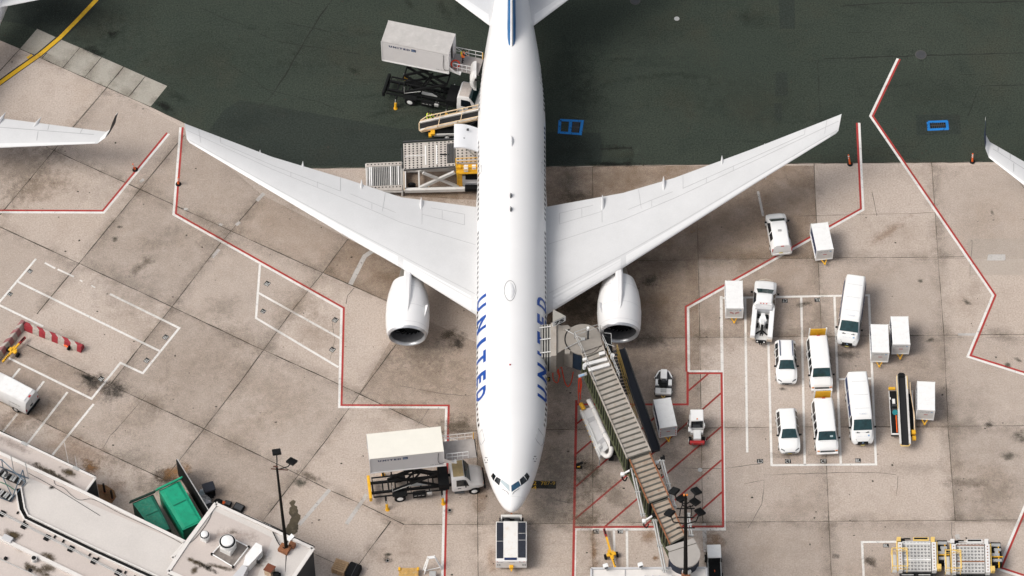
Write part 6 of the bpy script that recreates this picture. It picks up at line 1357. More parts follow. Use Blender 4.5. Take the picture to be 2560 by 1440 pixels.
# control stand, ladder, engine cover
mb = MB(); zc = 3.4; C4 = GL([(1140, 412), (1204, 410), (1204, 432), (1141, 434)], zc); mb.slab(C4, .12)
for k in range(4):
    mb.tube([C4[k]+Vector((0, 0, -.05)), C4[k]+Vector((0, 0, 1.0))], .035); mb.tube([C4[k]+Vector((0, 0, 1)), C4[(k+1) % 4]+Vector((0, 0, 1))], .035); mb.tube([C4[k]+Vector((0, 0, .5)), C4[(k+1) % 4]+Vector((0, 0, .5))], .03)
mb.rbox(G(1147, 417, 3.6), (.42, .36, .3), .03); mb.beam(G(1155, 431, 3.2), G(1204, 428, 3.2), .16); mb.build('control_stand', YELLOW, t, True)
mb = MB(); mb.rbox(G(1165, 421, 3.7), (.4, .5, .5), .05); mb.rbox(G(1185, 418, 3.7), (.35, .35, .4), .04); mb.build('control_panel', TRUCKW, t, True)
mb = MB(); A, B = G(1143, 436, 3.0), G(1144, 468, .7); dx = Vector((.42, 0, 0)); mb.tube([A, B], .04); mb.tube([A+dx, B+dx], .04)
for k in range(11): p = A.lerp(B, k/10); mb.beam(p, p+dx, .08, .05)
mb.build('ladder', YELLOW, t, True)
mb = MB(); mb.rbox(G(1176, 452, 1.2)+Vector((0, 0, 0)), (1.6, .8, .5), .06); mb.build('engine_cover', BOXG, t, True)
c = G(1176, 452, 1.2); text_mb('UNITED', frame((c.x-.1, c.y-.412, 1.28), (1, 0, 0), (0, 0, 1)), fit=(.8, .14)).build('lettering', NAVY, t).location = -t.location
mb = MB(); mb.rbox(G(1180, 466, .9), (1.3, .9, .5), .05); mb.rbox(G(1180, 440, 1.6), (1.2, .6, .8), .05); mb.build('engine_bay', BLACK, t, True)
for x, y in ((1030, 470), (1170, 470), (1030, 430), (1170, 430)):
    g_ = G(x, y, 0); o = MB().cyl((g_.x, g_.y-.14, .36), (g_.x, g_.y+.14, .36), .36, n=18).build('wheel', RUBBER, t, True, 40)
t2 = thing('roller_platform', 'low roller platform with wide steel rollers, left end of the big cargo loader', 'roller platform', G(960, 445, 0))
RP = GL([(915, 408), (1004, 404), (1005, 475), (917, 478)], .9); rp = quadP(RP)
mb = MB()
for v0, v1 in ((0, .13), (.82, 1.0)): mb.slab([rp(0, v0), rp(1, v0), rp(1, v1), rp(0, v1)], .22)
mb.build('side_plate', DECK, t2, True)
mb = MB()
for v in (.06, .88):
    for k in range(10): c = rp((k+.5)/10, v)+Vector((0, 0, .004)); mb.cyl(c, c+Vector((0, 0, .012)), .075, n=8)
mb.build('caster_wells', HOLE, t2, True)
mb = MB(); mb.slab([rp(0, .13)-Vector((0, 0, .18)), rp(1, .13)-Vector((0, 0, .18)), rp(1, .82)-Vector((0, 0, .18)), rp(0, .82)-Vector((0, 0, .18))], .06); mb.build('tray', BLACK, t2, True)
for k in range(18):
    u = .04+.92*k/17; bright = k in (1, 2, 12, 16); mb = MB(); mb.cyl(rp(u, .14)-Vector((0, 0, .05)), rp(u, .81)-Vector((0, 0, .05)), .075 if bright else .055, n=10)
    mb.build('roller', CARTW if bright else ROLL, t2, True, 40)
mb = MB(); mb.beam(RP[0]-Vector((0, 0, .3)), RP[3]-Vector((0, 0, .3)), .1, .4); mb.beam(RP[1]-Vector((0, 0, .3)), RP[2]-Vector((0, 0, .3)), .1, .4); mb.beam(RP[3]-Vector((0, 0, .25)), RP[2]-Vector((0, 0, .25)), .1, .2)
for k in RP: mb.beam(k-Vector((0, 0, .2)), Vector((k.x, k.y, 0)), .16)
mb.build('frame', OFFW, t2, True)

def deck_loader(label, x0, y0, rusty):
    "parked loader seen from above: x0,y0 photo corner of the caster deck"
    t = thing('deck_loader', label, 'cargo loader', G(x0+36, y0+45, 0), group='parked deck loaders')
    z = 1.5; DQ = GL([(x0, y0), (x0+70, y0), (x0+72, y0+74), (x0+3, y0+74)], z); P_ = quadP(DQ); U = Vector((0, 0, 1))
    MB().slab(DQ, .22).build('deck', DECKG, t, True)
    mb = MB(); pp = quadP([p+U*.004 for p in DQ]); decktop(mb, pp, 8, 9, .085); mb.build('caster_wells', HOLE, t, True)
    mb = MB(); n_ = MB()
    for i in range(8):
        for j in range(9): c = pp((i+.5)/8, (j+.5)/9); n_.cyl(c+U*.01, c+U*.03, .045, n=6)
    n_.build('casters', ALU, t, True)
    mb = MB(); mb.beam(P_(.0, .62)+U*.02, P_(1, .62)+U*.02, .10, .03); mb.beam(P_(0, .07)+U*.02, P_(1, .07)+U*.02, .08, .03); mb.build('stop_bar', RUST if rusty else WHITE, t, True)
    mb = MB(); mb.slab(GL([(x0+27, y0-10), (x0+66, y0-10), (x0+66, y0-1), (x0+27, y0-1)], z), .15); mb.slab(GL([(x0-14, y0-11), (x0-4, y0-11), (x0-4, y0-1), (x0-14, y0-1)], z), .4); mb.slab(GL([(x0+71, y0-11), (x0+81, y0-11), (x0+81, y0+2), (x0+71, y0+2)], z), .4); mb.build('end_frame', LYEL if not rusty else OFFW, t, True)
    mb = MB(); mb.slab(GL([(x0+29, y0-9), (x0+63, y0-9), (x0+63, y0-5), (x0+29, y0-5)], z+.02), .04); mb.slab(GL([(x0+3, y0-8), (x0+20, y0-8), (x0+20, y0-5), (x0+3, y0-5)], z+.02), .04); mb.build('rubber_pad', BLACK, t, True)
    for xx, w_ in ((x0-11, 10), (x0+73, 11)):
        mb = MB(); mb.slab(GL([(xx, y0+2), (xx+w_, y0+2), (xx+w_+2, y0+73), (xx+2, y0+73)], z+.25), .5); mb.build('side_beam', OFFW, t, True)
        mb = MB()
        for k in range(9): c = G(xx+w_/2+.2*k, y0+8+7.4*k, z+.252); mb.box(c, (.10, .10, .02))
        mb.build('bolts', RUST, t, True)
    mb = MB(); mb.tube([G(x0-14, y0+2, z+.1), G(x0-11, y0+74, z+.1)], .06); mb.tube([G(x0+86, y0+2, z+.1), G(x0+89, y0+74, z+.1)], .06)
    A, B, C_, D_ = G(x0-26, y0+17, z+1.3), G(x0+12, y0+17, z+1.3), G(x0+14, y0+62, z+1.3), G(x0-24, y0+62, z+1.3)
    mb.tube([A, B, C_, D_, A], .045); mb.tube([A-U*.5, B-U*.5, C_-U*.5, D_-U*.5, A-U*.5], .03)
    for q in (A, B, C_, D_): mb.tube([q, q-U*1.1], .035)
    mb.slab([A-U*1.1, B-U*1.1, C_-U*1.1, D_-U*1.1], .05) if False else None
    mb.tube([A.lerp(B, .45), B.lerp(C_, .12)], .04); mb.rbox(G(x0+90, y0+66, z), (.5, .5, .5), .05); mb.build('control_cage', LYEL, t, True)
    mb = MB(); mb.slab([q-U*1.12 for q in (A, A.lerp(B, .34), D_.lerp(C_, .34), D_)], .05); mb.build('cage_floor', DECKG, t, True)
    mb = MB(); c = G(x0+100, y0+30, .8); mb.rbox(c, (.9, 2.2, .7), .06); mb.build('engine_bay', BLACK, t, True)
    mb = MB()
    for k, (dx, dy, sx, sy) in enumerate(((0, .75, .8, .3), (.1, .3, .6, .25), (-.1, -.2, .7, .3), (0, -.75, .8, .28))): mb.rbox((c.x+dx, c.y+dy, 1.2), (sx, sy, .16), .03)
    mb.cyl((c.x, c.y+.05, 1.15), (c.x, c.y+.05, 1.3), .16, n=14); mb.build('engine_fittings', STEEL, t, True)
    mb = MB(); mb.tube([G(x0+106, y0+6, 1.2), G(x0+108, y0+62, 1.2)], .06); mb.tube([G(x0+90, y0+34, 1.3), G(x0+118, y0+34, 1.3)], .05); mb.build('hand_rail', YELLOW, t, True)
    mb = MB()
    for dx in (-4, 38): mb.slab(GL([(x0+dx, y0+80), (x0+dx+34, y0+80), (x0+dx+34, y0+130), (x0+dx, y0+130)], 1.0), .4)
    mb.build('rear_deck', BLACK, t, True)
    mb = MB()
    for dx in (-2, 40):
        for k in range(6): mb.cyl(G(x0+dx, y0+84+8*k, 1.08), G(x0+dx+30, y0+84+8*k, 1.08), .06, n=8)
    mb.build('rear_rollers', ROLL, t, True)
    mb = MB(); mb.slab(GL([(x0-8, y0+4), (x0+80, y0+4), (x0+84, y0+120), (x0-6, y0+120)], .75), .4); mb.build('chassis', DARK, t, True)
    for x, y in ((x0, y0+8), (x0+76, y0+8), (x0+2, y0+70), (x0+80, y0+70)):
        g_ = G(x, y, 0); MB().cyl((g_.x-.15, g_.y, .35), (g_.x+.15, g_.y, .35), .35, n=18).build('wheel', RUBBER, t, True, 40)
    return t
deck_loader('parked deck loader with yellow cage and clean pale deck, left of the two', 2256, 1353, False)
deck_loader('parked deck loader with a rust streaked deck, right of the two by the red line', 2390, 1358, True)

# ================================================================== JET BRIDGE
JB = thing('jet_bridge', 'long ribbed passenger boarding bridge docked at the right side of the airliner', 'jet bridge', G(1600, 1200, 0))
U = Vector((0, 0, 1))
def tunnel(q, z0, z1, hgt, roofm, nrib, name):
    "section from photo corners (far-left, far-right, near-right, near-left) of its roof; z0 far end, z1 near end"
    Q = [G(*q[0], z0), G(*q[1], z0), G(*q[2], z1), G(*q[3], z1)]
    mb = MB(); mb.slab(Q, .12); rf = mb.build(name+'_roof', roofm, JB, True)
    mb = MB(); P_ = quadP(Q)          # u across (left..right), v along
    for k in range(nrib+1):
        v = (k+.0)/nrib; a, b = P_(0.0, min(v, .997)), P_(1.0, min(v, .997)); mb.beam(a+U*.02, b+U*.02, .13, .09)
    o = mb.build(name+'_rib', BRIB, JB, True)
    mb = MB()
    for sv in (0, 1):
        A, B = P_(sv, 0), P_(sv, 1); mb.beam(A+U*.05, B+U*.05, .10, .16)
    mb.build('roof_edge', RUST if roofm is BTOPR else BTOP, JB, True)
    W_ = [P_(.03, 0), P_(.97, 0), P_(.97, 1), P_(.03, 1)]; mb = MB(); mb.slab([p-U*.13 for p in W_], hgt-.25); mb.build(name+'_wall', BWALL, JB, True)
    mb = MB(); n = int((Q[3]-Q[0]).length/.55)
    for sv, off in ((.03, -.045), (.97, .045)):
        for k in range(n): 
            p = P_(sv, (k+.5)/n); d = (Q[3]-Q[0]).normalized(); mb.box((p.x+off, p.y, p.z-hgt/2-.05), (.08, .15, hgt-.4), rz=math.atan2(d.y, d.x)+math.pi/2)
    mb.build('wall_rib', BRIBG, JB, True)
    mb = MB()
    for sv in (.03, .97): mb.beam(P_(sv, 0)-U*(hgt-.1), P_(sv, 1)-U*(hgt-.1), .2, .25)
    mb.build('floor_beam', BRIBG, JB, True)
    return P_
p1 = tunnel([(1454, 884), (1505, 864), (1626, 1128), (1568, 1147)], 7.3, 6.9, 2.8, BTOP, 22, 'outer_tunnel')
p2 = tunnel([(1574, 1150), (1624, 1133), (1671, 1240), (1621, 1258)], 6.7, 6.5, 2.5, BTOPR, 9, 'middle_tunnel')
p3 = tunnel([(1629, 1261), (1671, 1247), (1713, 1340), (1675, 1361)], 6.3, 6.2, 2.3, BTOPR, 8, 'inner_tunnel')
# rotunda at the building end
mb = MB(); zt = 6.35; c = G(1706, 1380, zt); rim = [G(1664, 1367, zt), G(1732, 1345, zt), G(1747, 1368, zt)]
ctr = G(1711, 1384, zt); r = (G(1751, 1384, zt)-ctr).length
ring = [G(1664, 1367, zt), G(1734, 1345, zt)]+[ctr+Vector((r*math.cos(a), r*math.sin(a), 0)) for a in [R(30-k*15) for k in range(16)]]
mb.slab(ring, .18); mb.build('rotunda_roof', mat('rotunda_grey', (.36, .335, .31), .75, var=.1), JB, True)
mb = MB(); mb.beam(G(1671, 1380, zt+.02), G(1740, 1358, zt+.02), .05, .03); mb.build('roof_seam', BRIB, JB, True)
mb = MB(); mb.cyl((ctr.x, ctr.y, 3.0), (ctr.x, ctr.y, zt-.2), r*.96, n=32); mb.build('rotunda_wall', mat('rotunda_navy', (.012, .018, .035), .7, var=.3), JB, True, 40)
mb = MB(); mb.cyl((ctr.x, ctr.y, 0), (ctr.x, ctr.y, 3.1), .45, n=20); mb.build('rotunda_column', DARK, JB, True, 40)
# cab end
cz = 7.4; cc = G(1458, 848, cz); cr = (G(1505, 848, cz)-cc).length*.97
mb = MB(); mb.cyl(cc-U*.15, cc, cr, n=40); mb.build('cab_roof', BCAB, JB, True, 40)
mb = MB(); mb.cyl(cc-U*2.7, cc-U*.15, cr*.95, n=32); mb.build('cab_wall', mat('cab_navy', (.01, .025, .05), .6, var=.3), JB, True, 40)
mb = MB(); ring = [cc+Vector((cr*1.005*math.cos(a), cr*1.005*math.sin(a), .01)) for a in [R(140+k*6) for k in range(15)]]; mb.tube(ring, .05); mb.build('cab_seam', BLACK, JB, True)
VB = GL([(1392, 812), (1432, 818), (1432, 880), (1411, 872), (1392, 884)], cz-.08); mb = MB(); mb.slab(VB, 2.6); mb.build('vestibule', BCAB, JB, True)
mb = MB(); mb.slab(GL([(1402, 814), (1420, 812), (1427, 820), (1424, 826), (1404, 824)], cz), .15); mb.slab(GL([(1412, 872), (1427, 874), (1424, 884), (1412, 884)], cz), .15); mb.build('roof_bracket', BCAB, JB, True)
HB = GL([(1377, 806), (1391, 812), (1391, 889), (1377, 890)], cz+.1); mb = MB(); mb.slab(HB, 2.7); mb.build('canopy_header', BTOP, JB, True)
for k in range(5):
    x = 1347+6.6*k; mb = MB(); q = GL([(x, 812-k*.3), (x+3.6, 812-k*.3), (x+3.6, 893), (x, 893)], cz-.10); mb.slab(q, 2.5); mb.build('canopy_slat', mat('canopy_grey', (.34, .33, .31), .8, var=.15), JB, True)
q = GL([(1347, 813), (1377, 811), (1377, 892), (1347, 892)], cz-.3); mb = MB(); mb.slab(q, 2.3); mb.build('canopy_bellows', BLACK, JB, True)
for y in (818, 848, 881):
    mb = MB(); mb.tube([G(1346, y+2, cz-.02), G(1377, y-2, cz+.02)], .05); mb.build('canopy_strap', OFFW, JB, True)
mb = MB(); mb.slab(GL([(1382, 773), (1414, 790), (1382, 805)], cz+1.15), .1); mb.build('sign_top', mat('sign_top_grey', (.30, .29, .26), .8), JB, True)
A, B = G(1382.5, 806, cz+1.1), G(1414.5, 791, cz+1.1); hgt = .72
mb = MB(); q = A.lerp(B, .2)+Vector((-.1, .25, -.05)); mb.beam(q, q-U*1.6, .12); q = A.lerp(B, .7)+Vector((-.1, .25, -.05)); mb.beam(q, q-U*1.6, .12); mb.build('sign_post', DARK, JB, True)
mb = MB(); mb.slab([A, B, B+Vector((-.03, .06, 0)), A+Vector((-.03, .06, 0))], hgt); sg_ = mb.build('gate_sign', CARTW, JB, True)
m_ = (A+B)/2-U*hgt/2; d = (B-A).normalized(); nn = Vector((d.y, -d.x, 0)); M = frame(m_+nn*.02, d, U)
mb = text_mb('75', M, fit=(.92, .5), bold=.04); o = mb.build('sign_number', BLACK, None); o.parent = JB
for v in o.data.vertices: v.co -= JB.location
# crown of the cab: platform, rails, lamp, stays
mb = MB(); RL = GL([(1436, 846), (1494, 826), (1508, 832), (1522, 856)], cz+.05); zr = 1.0
path = GL([(1455, 883), (1436, 846), (1494, 827), (1508, 833)], cz)
for z in (.5, 1.0): mb.tube([p+U*z for p in path], .03)
for a, b in zip(path[:-1], path[1:]):
    for k in range(3): p = a.lerp(b, k/2); mb.tube([p, p+U*1.0], .028)
for off in ((0, 0), (0, 0)): pass
pr = [G(1506, 852, cz), G(1530, 905, 7.25), G(1548, 948, 7.2)]
for z in (.5, 1.0): mb.tube([p+U*z for p in pr], .03)
for a, b in zip(pr[:-1], pr[1:]):
    for k in range(4): p = a.lerp(b, k/3); mb.tube([p, p+U*1.0], .028)
pl = [G(1455, 880, cz), G(1478, 940, 7.25), G(1490, 968, 7.2)]
mb.tube([p+U*.9 for p in pl], .03)
for a, b in zip(pl[:-1], pl[1:]):
    for k in range(3): p = a.lerp(b, k/2); mb.tube([p, p+U*.9], .028)
mb.build('roof_railing', STEEL, JB, True)
mb = MB(); mb.slab(GL([(1450, 855), (1500, 838), (1506, 862), (1456, 880)], cz+.12), .1); mb.build('roof_platform', BCAB, JB, True)
mb = MB(); b0 = G(1469, 848, cz); mb.tube([b0, b0+U*1.6], .05); mb.tube([b0+Vector((.08, 0, 0)), b0+Vector((.08, 0, 1.4))], .03); mb.build('lamp_post', DARK, JB, True)
MB().cyl(b0+U*1.5, b0+U*1.85, .11, .12, 14).build('lamp', WHITE, JB, True)
mb = MB(); hub = G(1458, 848, cz+.15); mb.tube([hub, G(1414, 824, cz+.1)], .035); mb.tube([hub, G(1412, 872, cz+.1)], .035); mb.rbox(hub, (.35, .3, .2), .05); mb.build('canopy_stay', STEEL, JB, True)
for q in ([(1497, 881), (1511, 877), (1513, 884), (1499, 888)], [(1456, 896), (1466, 893), (1467, 899), (1457, 902)], [(1461, 907), (1516, 893), (1519, 900), (1463, 914)], [(1470, 921), (1522, 906), (1525, 913), (1473, 928)]):
    mb = MB(); mb.slab(GL(q, 7.5), .2); mb.build('roof_unit', OFFW, JB, True)
for x, y in ((1531, 888), (1461, 913)): c = G(x, y, 7.6); MB().hose([c+U*-.5, c, c+Vector((.05, -.1, .15))], .16, 10).build('strobe_light', WHITE, JB, True, 60)
mb = MB(); mb.slab(GL([(1445, 937), (1466, 930), (1468, 937), (1447, 944)], 6.6), .1); mb.build('walkway_bracket', STEEL, JB, True); mb = MB(); mb.slab(GL([(1447, 938), (1460, 934), (1461, 938), (1448, 942)], 6.64), .03); mb.build('blue_panel', LBLUE, JB, True)
# service stair and the dark slide along the far side
mb = MB(); A, B = G(1551, 873, 5.2), G(1640, 1125, 3.2); d = (B-A).normalized(); s = Vector((-d.y, d.x, 0)).normalized()*-.36
mb.slab([A-s, A+s, B+s, B-s], .35); mb.build('bag_slide', mat('slide_navy', (.008, .011, .020), .55, var=.25), JB, True)
mb = MB(); E0, E1 = A-s*1.02, B-s*1.02; F0, F1 = A+s*1.02, B+s*1.02; mb.beam(E0+U*.1, E1+U*.1, .07, .3); mb.beam(F0+U*.1, F1+U*.1, .07, .3); mb.build('slide_edge', DARK, JB, True)
mb = MB(); S0, S1 = G(1530, 880, 6.6), G(1562, 985, 3.2); w_ = Vector((.42, .12, 0))
for k in range(14): p = S0.lerp(S1, k/13); mb.box(p, (.85, .2, .05), rz=R(15))
mb.build('stair_tread', DARK, JB, True)
mb = MB()
for sgn in (-1, 1):
    a, b = S0+w_*sgn, S1+w_*sgn
    mb.beam(a, b, .05, .2); mb.tube([a+U*1.0, b+U*1.0], .035); mb.tube([a+U*.5, b+U*.5], .03)
    for k in range(5): p = a.lerp(b, k/4); mb.tube([p, p+U], .03)
mb.tube([G(1541, 880, 6.4), G(1560, 950, 5.0), G(1590, 1045, 4.2)], .05); mb.tube([G(1546, 880, 6.4), G(1565, 950, 5.0), G(1594, 1045, 4.2)], .04); mb.build('stair_railing', mat('dull_yellow', (.40, .27, .08), .6, var=.2), JB, True)
mb = MB(); L0 = G(1510, 842, 7.0); mb.slab(GL([(1508, 838), (1528, 846), (1532, 880), (1512, 876)], 6.7), .1); mb.build('stair_landing', BLACK, JB, True)
mb = MB()
for p, q in (((1512, 832), (1528, 834)), ((1528, 834), (1529, 860)), ((1514, 858), (1536, 866))): mb.tube([G(*p, 7.7), G(*q, 7.7)], .03); mb.tube([G(*p, 7.7), G(*p, 6.7)], .03); mb.tube([G(*p, 7.2), G(*q, 7.2)], .025)
mb.build('landing_railing', STEEL, JB, True)
# wheel column under the outer tunnel
mb = MB(); wc = G(1545, 1075, 4.6); wc0 = Vector((wc.x, wc.y, 0))
for s in (-1.0, 1.0): mb.beam(wc0+Vector((s*.5, 0, .9)), wc0+Vector((s*.5, 0, 4.4)), .3, .3)
mb.beam(wc0+Vector((-.6, 0, 4.2)), wc0+Vector((.6, 0, 4.2)), .35, .4); mb.beam(wc0+Vector((-.6, 0, .9)), wc0+Vector((.6, 0, .9)), .35, .4); mb.build('wheel_column', BWALL, JB, True)
for s in (-.5, .5): MB().cyl(wc0+Vector((s-.22, 0, .6)), wc0+Vector((s+.22, 0, .6)), .6, n=24).build('wheel', RUBBER, JB, True, 40)
# conduits on brackets along the inner sections
for pts, zz in ((((1581, 1170), (1608, 1292)), (6.0, 5.8)), (((1636, 1298), (1663, 1432)), (5.8, 5.6)), (((1654, 1150), (1687, 1272)), (6.0, 5.8)), (((1719, 1283), (1728, 1342)), (5.8, 5.6))):
    a, b = G(*pts[0], zz[0]), G(*pts[1], zz[1]); mb = MB()
    for o_ in (-.10, .10): mb.tube([a+Vector((o_, 0, 0)), b+Vector((o_, 0, 0))], .075, 8)
    for k in (.03, .5, .95): mb.box(a.lerp(b, k), (.46, .1, .24))
    mb.build('conduit', STEEL, JB, True, 50)
for a, b in (((1556, 1186), (1578, 1174)), ((1610, 1303), (1634, 1288)), ((1642, 1157), (1655, 1147))):
    A, B = G(*a, 5.8), G(*b, 5.9); mb = MB(); mb.beam(A, B, .14); mb.rbox(A, (.34, .34, .3), .06); mb.build('camera_arm', CARTW, JB, True)
    mb = MB(); mb.rbox(B, (.3, .3, .3), .06); mb.hose([B, B+Vector((.15, .2, .2)), B+Vector((.22, -.1, .1))], .06, 6); mb.hose([A, A+Vector((0, -.3, -.2)), A+Vector((.25, -.45, -.3)), A+Vector((.4, -.2, -.1))], .06, 6); mb.build('cable_drum', BLACK, JB, True)
# red power leads hanging at the cab
mb = MB(); mb.rbox(G(1397, 897, 4.6), (.3, .3, 1.4), .04); mb.build('cable_hoist', BTOP, JB, True)
def lead(label, runs, z0, loc):
    t = thing('power_cable', label, 'cable', loc); mb = MB()
    for r_ in runs: mb.hose([G(x, y, z) for x, y, z in r_], .05, 8, sub=5)
    mb.build('red_lead', REDH, t, True, 60); return t
lead('red power leads hanging in loops below the boarding bridge cab', [[(1396, 918, 3.6), (1386, 921, 3.6), (1382, 938, 2.6), (1385, 952, 1.6), (1394, 956, 1.2), (1398, 940, 2.2), (1395, 920, 3.6)], [(1398, 919, 3.6), (1404, 919, 3.6), (1407, 934, 2.6), (1412, 955, 1.2), (1420, 966, .8), (1428, 955, 1.4), (1433, 930, 2.8)], [(1396, 918, 3.6), (1394, 930, 2.8), (1400, 942, 2.2), (1396, 925, 3.3)]], 0, G(1400, 950, 0))
lead('bundle of red leads hanging along the dark left flank of the boarding bridge', [[(1450, 945, 5.0), (1447, 950, 4.6), (1446, 985, 2.6), (1448, 1010, .6)], [(1452, 945, 5.0), (1454, 960, 4.0), (1451, 985, 2.6), (1452, 998, 1.6)], [(1450, 946, 5.0), (1451, 965, 3.6), (1449, 980, 2.8)]], 0, G(1450, 1000, 0))
# white air hose in its basket
t = thing('air_hose_basket', 'white basket with a long white air hose and yellow nozzle left of the boarding bridge', 'air hose', G(1490, 1080, 0))
z = 1.5; BQ = GL([(1451, 1026), (1476, 1018), (1521, 1119), (1499, 1141)], z); mb = MB(); mb.slab(BQ, .6); mb.build('basket', mat('basket_white', (.70, .70, .70), .6, var=.06), t, True)
bp = quadP(BQ); mb = MB()
for v in (.22, .74): mb.slab([bp(.3, v)+U*.06, bp(1.0, v)+U*.06, bp(1.0, v+.09)+U*.02, bp(.3, v+.09)+U*.02], .08)
mb.build('strap', BOXG, t, True)
mb = MB(); mb.tube([bp(.12, .05)+U*.06, bp(.2, .5)+U*.06, bp(.15, .95)+U*.06], .07); mb.tube([bp(0, 0)+U*.05, bp(0, 1)+U*.05], .06); mb.build('frame_tube', WHITE, t, True)
for k in range(6): c = bp(-.04, .2+.12*k); MB().cyl(c, c+Vector((-.1, 0, 0)), .06).build('roller', LYEL, t, True)
mb = MB(); H = [G(1471, 1000, 2.2), G(1483, 1021, 2.1), G(1497, 1052, 2.0), G(1511, 1083, 2.0), G(1524, 1108, 2.0), G(1528, 1123, 1.9), G(1524, 1137, 1.8), G(1515, 1140, 1.6), G(1506, 1133, 1.4)]
mb.hose(H, .21, 12); mb.build('hose', HOSEW, t, True, 60)
mb = MB()
for a, b in ((H[1], H[2]), (H[3], H[4])): d = (b-a).normalized(); mb.cyl(a, a+d*.08, .235, n=14)
mb.build('hose_clamp', BOXG, t, True)
mb = MB(); mb.hose([G(1460, 1024, 1.6), G(1456, 1016, 1.7), G(1452, 1009, 1.7)], .19, 12); mb.build('nozzle', YELLOW, t, True, 60)
mb = MB(); mb.slab(GL([(1489, 1114), (1500, 1108), (1505, 1117), (1497, 1124), (1487, 1122)], 1.62), .05); mb.build('cover_flap', WHITE, t, True); mb = MB(); mb.slab(GL([(1496, 1118), (1503, 1113), (1504, 1120), (1498, 1123)], 1.64), .01); mb.build('cover_label', BOXG, t, True)
mb = MB()
for p in BQ: mb.beam(p-U*.5, Vector((p.x, p.y, 0)), .1)
mb.build('leg', STEEL, t, True)
for q, l, m_ in (([(1440, 1159), (1457, 1153), (1458, 1157), (1441, 1163)], 'black wheel chock, upper of two beside the red line', BLACK), ([(1440, 1164), (1456, 1164), (1456, 1169), (1440, 1169)], 'black wheel chock with yellow mark, lower of two beside the red line', BLACK)):
    t = thing('wheel_chock', l, 'wheel chock', GL(q, 0)[0], 0, 'wheel chocks by the red line'); mb = MB(); P_ = GL(q, .2); mb.slab(P_, .2); mb.build('block', m_, t, True)
    if 'yellow' in l: mb = MB(); mb.slab(GL([(1443, 1165.5), (1450, 1165.5), (1450, 1168), (1443, 1168)], .205), .01); mb.build('yellow_mark', YELLOW, t, True)

# ================================================================== FLOODLIGHT MASTS
def mast(label, base, zb, top, zt, arms, rw=.12):
    t = thing('light_mast', label, 'light mast', G(*base, zb)); A, B = G(*base, zb), G(*top, zt)
    mb = MB(); mb.cyl(A, B, rw*1.3, rw*.75, 12); mb.build('pole', mat('dark_pole', (.010, .009, .008), .85, var=.3, spec=.1), t, True, 40)
    for (x, y, s, f, pan) in arms:
        c = B.lerp(A, f); hd = c+Vector((x, y, s)); mb = MB(); mb.tube([c, c+Vector((x*.75, y*.5, .05)), hd], .05, 6); mb.build('arm', BLACK, t, True)
        M = Matrix.Translation(hd) @ Matrix.Rotation(R(pan), 4, 'Z') @ Matrix.Rotation(R(28), 4, 'Y')
        hb_ = MB(); hb_.rbox((0, 0, 0), (.78, .72, .22), .05); hb_.v = [M @ v for v in hb_.v]
        lp = hb_.build('floodlight', BLACK, t, True); l2 = MB(); l2.box((0, 0, -.115), (.66, .60, .02)); l2.v = [M @ v for v in l2.v]; o = l2.build('lens', STEEL, t, True)
    return t, A, B
t, A, B = mast('tall dark mast with two floodlights standing on the roof corner at lower left', (716, 1372), 5.2, (692, 1168), 18.6, ((.0, .9, .9, 0, 100), (1.2, .55, .4, .03, 60)))
mb = MB(); mb.beam(B+Vector((-.5, 0, -.25)), B+Vector((.9, 0, -.45)), .07); mb.beam(B+Vector((-.3, 0, .1)), B+Vector((.1, 0, .1)), .1); mb.build('cross_arm', mat('rusty_dark', (.08, .03, .02), .8), t, True)
mb = MB(); mb.box(A+Vector((-.15, -.1, .1)), (.9, .75, .5), rz=R(-28)); mb.box(A+Vector((.5, .25, .15)), (.5, .4, .6), rz=R(-28)); mb.build('mast_base', RUST, t, True)
mb = MB(); mb.hose([A+Vector((-.1, -.2, .4)), A+Vector((-.6, .3, .2)), A+Vector((-1.2, 1.6, .1))], .05, 6); mb.tube([A, G(713, 1440, 5.1)], .03); mb.build('cable', BLACK, t, True)
t, A, B = mast('tall dark mast with six floodlights standing in front of the boarding bridge', (1714, 1446), 5.0, (1714, 1239), 19.0, ((-.95, .7, .9, .10, 140), (-.35, .5, .6, .14, 120), (.85, .7, .9, .10, 40), (.75, .25, .5, .14, 50), (-1.35, .35, 1.2, .335, 140), (1.15, .45, 1.2, .335, 40)), .15)
mb = MB()
for f, w_ in ((.145, .75), (.25, .7), (.375, .75)): c = B.lerp(A, f); mb.beam(c+Vector((-w_, -.05, 0)), c+Vector((w_, -.05, 0)), .08)
for s in (-.5, .5): c = B.lerp(A, .24); mb.tube([c+Vector((s, 0, 0)), c+Vector((s*.9, .15, .8)), c+Vector((s*.6, .3, 1.3))], .04)
mb.build('cross_arm', BLACK, t, True); mb = MB(); c = B; mb.rbox(c+Vector((-.12, 0, .1)), (.16, .12, .2), .03); mb.rbox(c+Vector((.12, 0, .1)), (.16, .12, .2), .03); mb.build('obstruction_light', AMBER, t, True)
mb = MB(); mb.box(A+Vector((0, 0, .5)), (.7, .5, .9)); mb.build('mast_base', RUST, t, True)
mb = MB(); mb.box(B.lerp(A, .93)+Vector((.3, -.1, .3)), (.26, .2, .4), rz=.5); mb.tube([B.lerp(A, .9)+Vector((-.25, 0, 0)), B.lerp(A, 1)+Vector((-.25, 0, 0))], .06); mb.build('junction_box', STEEL, t, True)

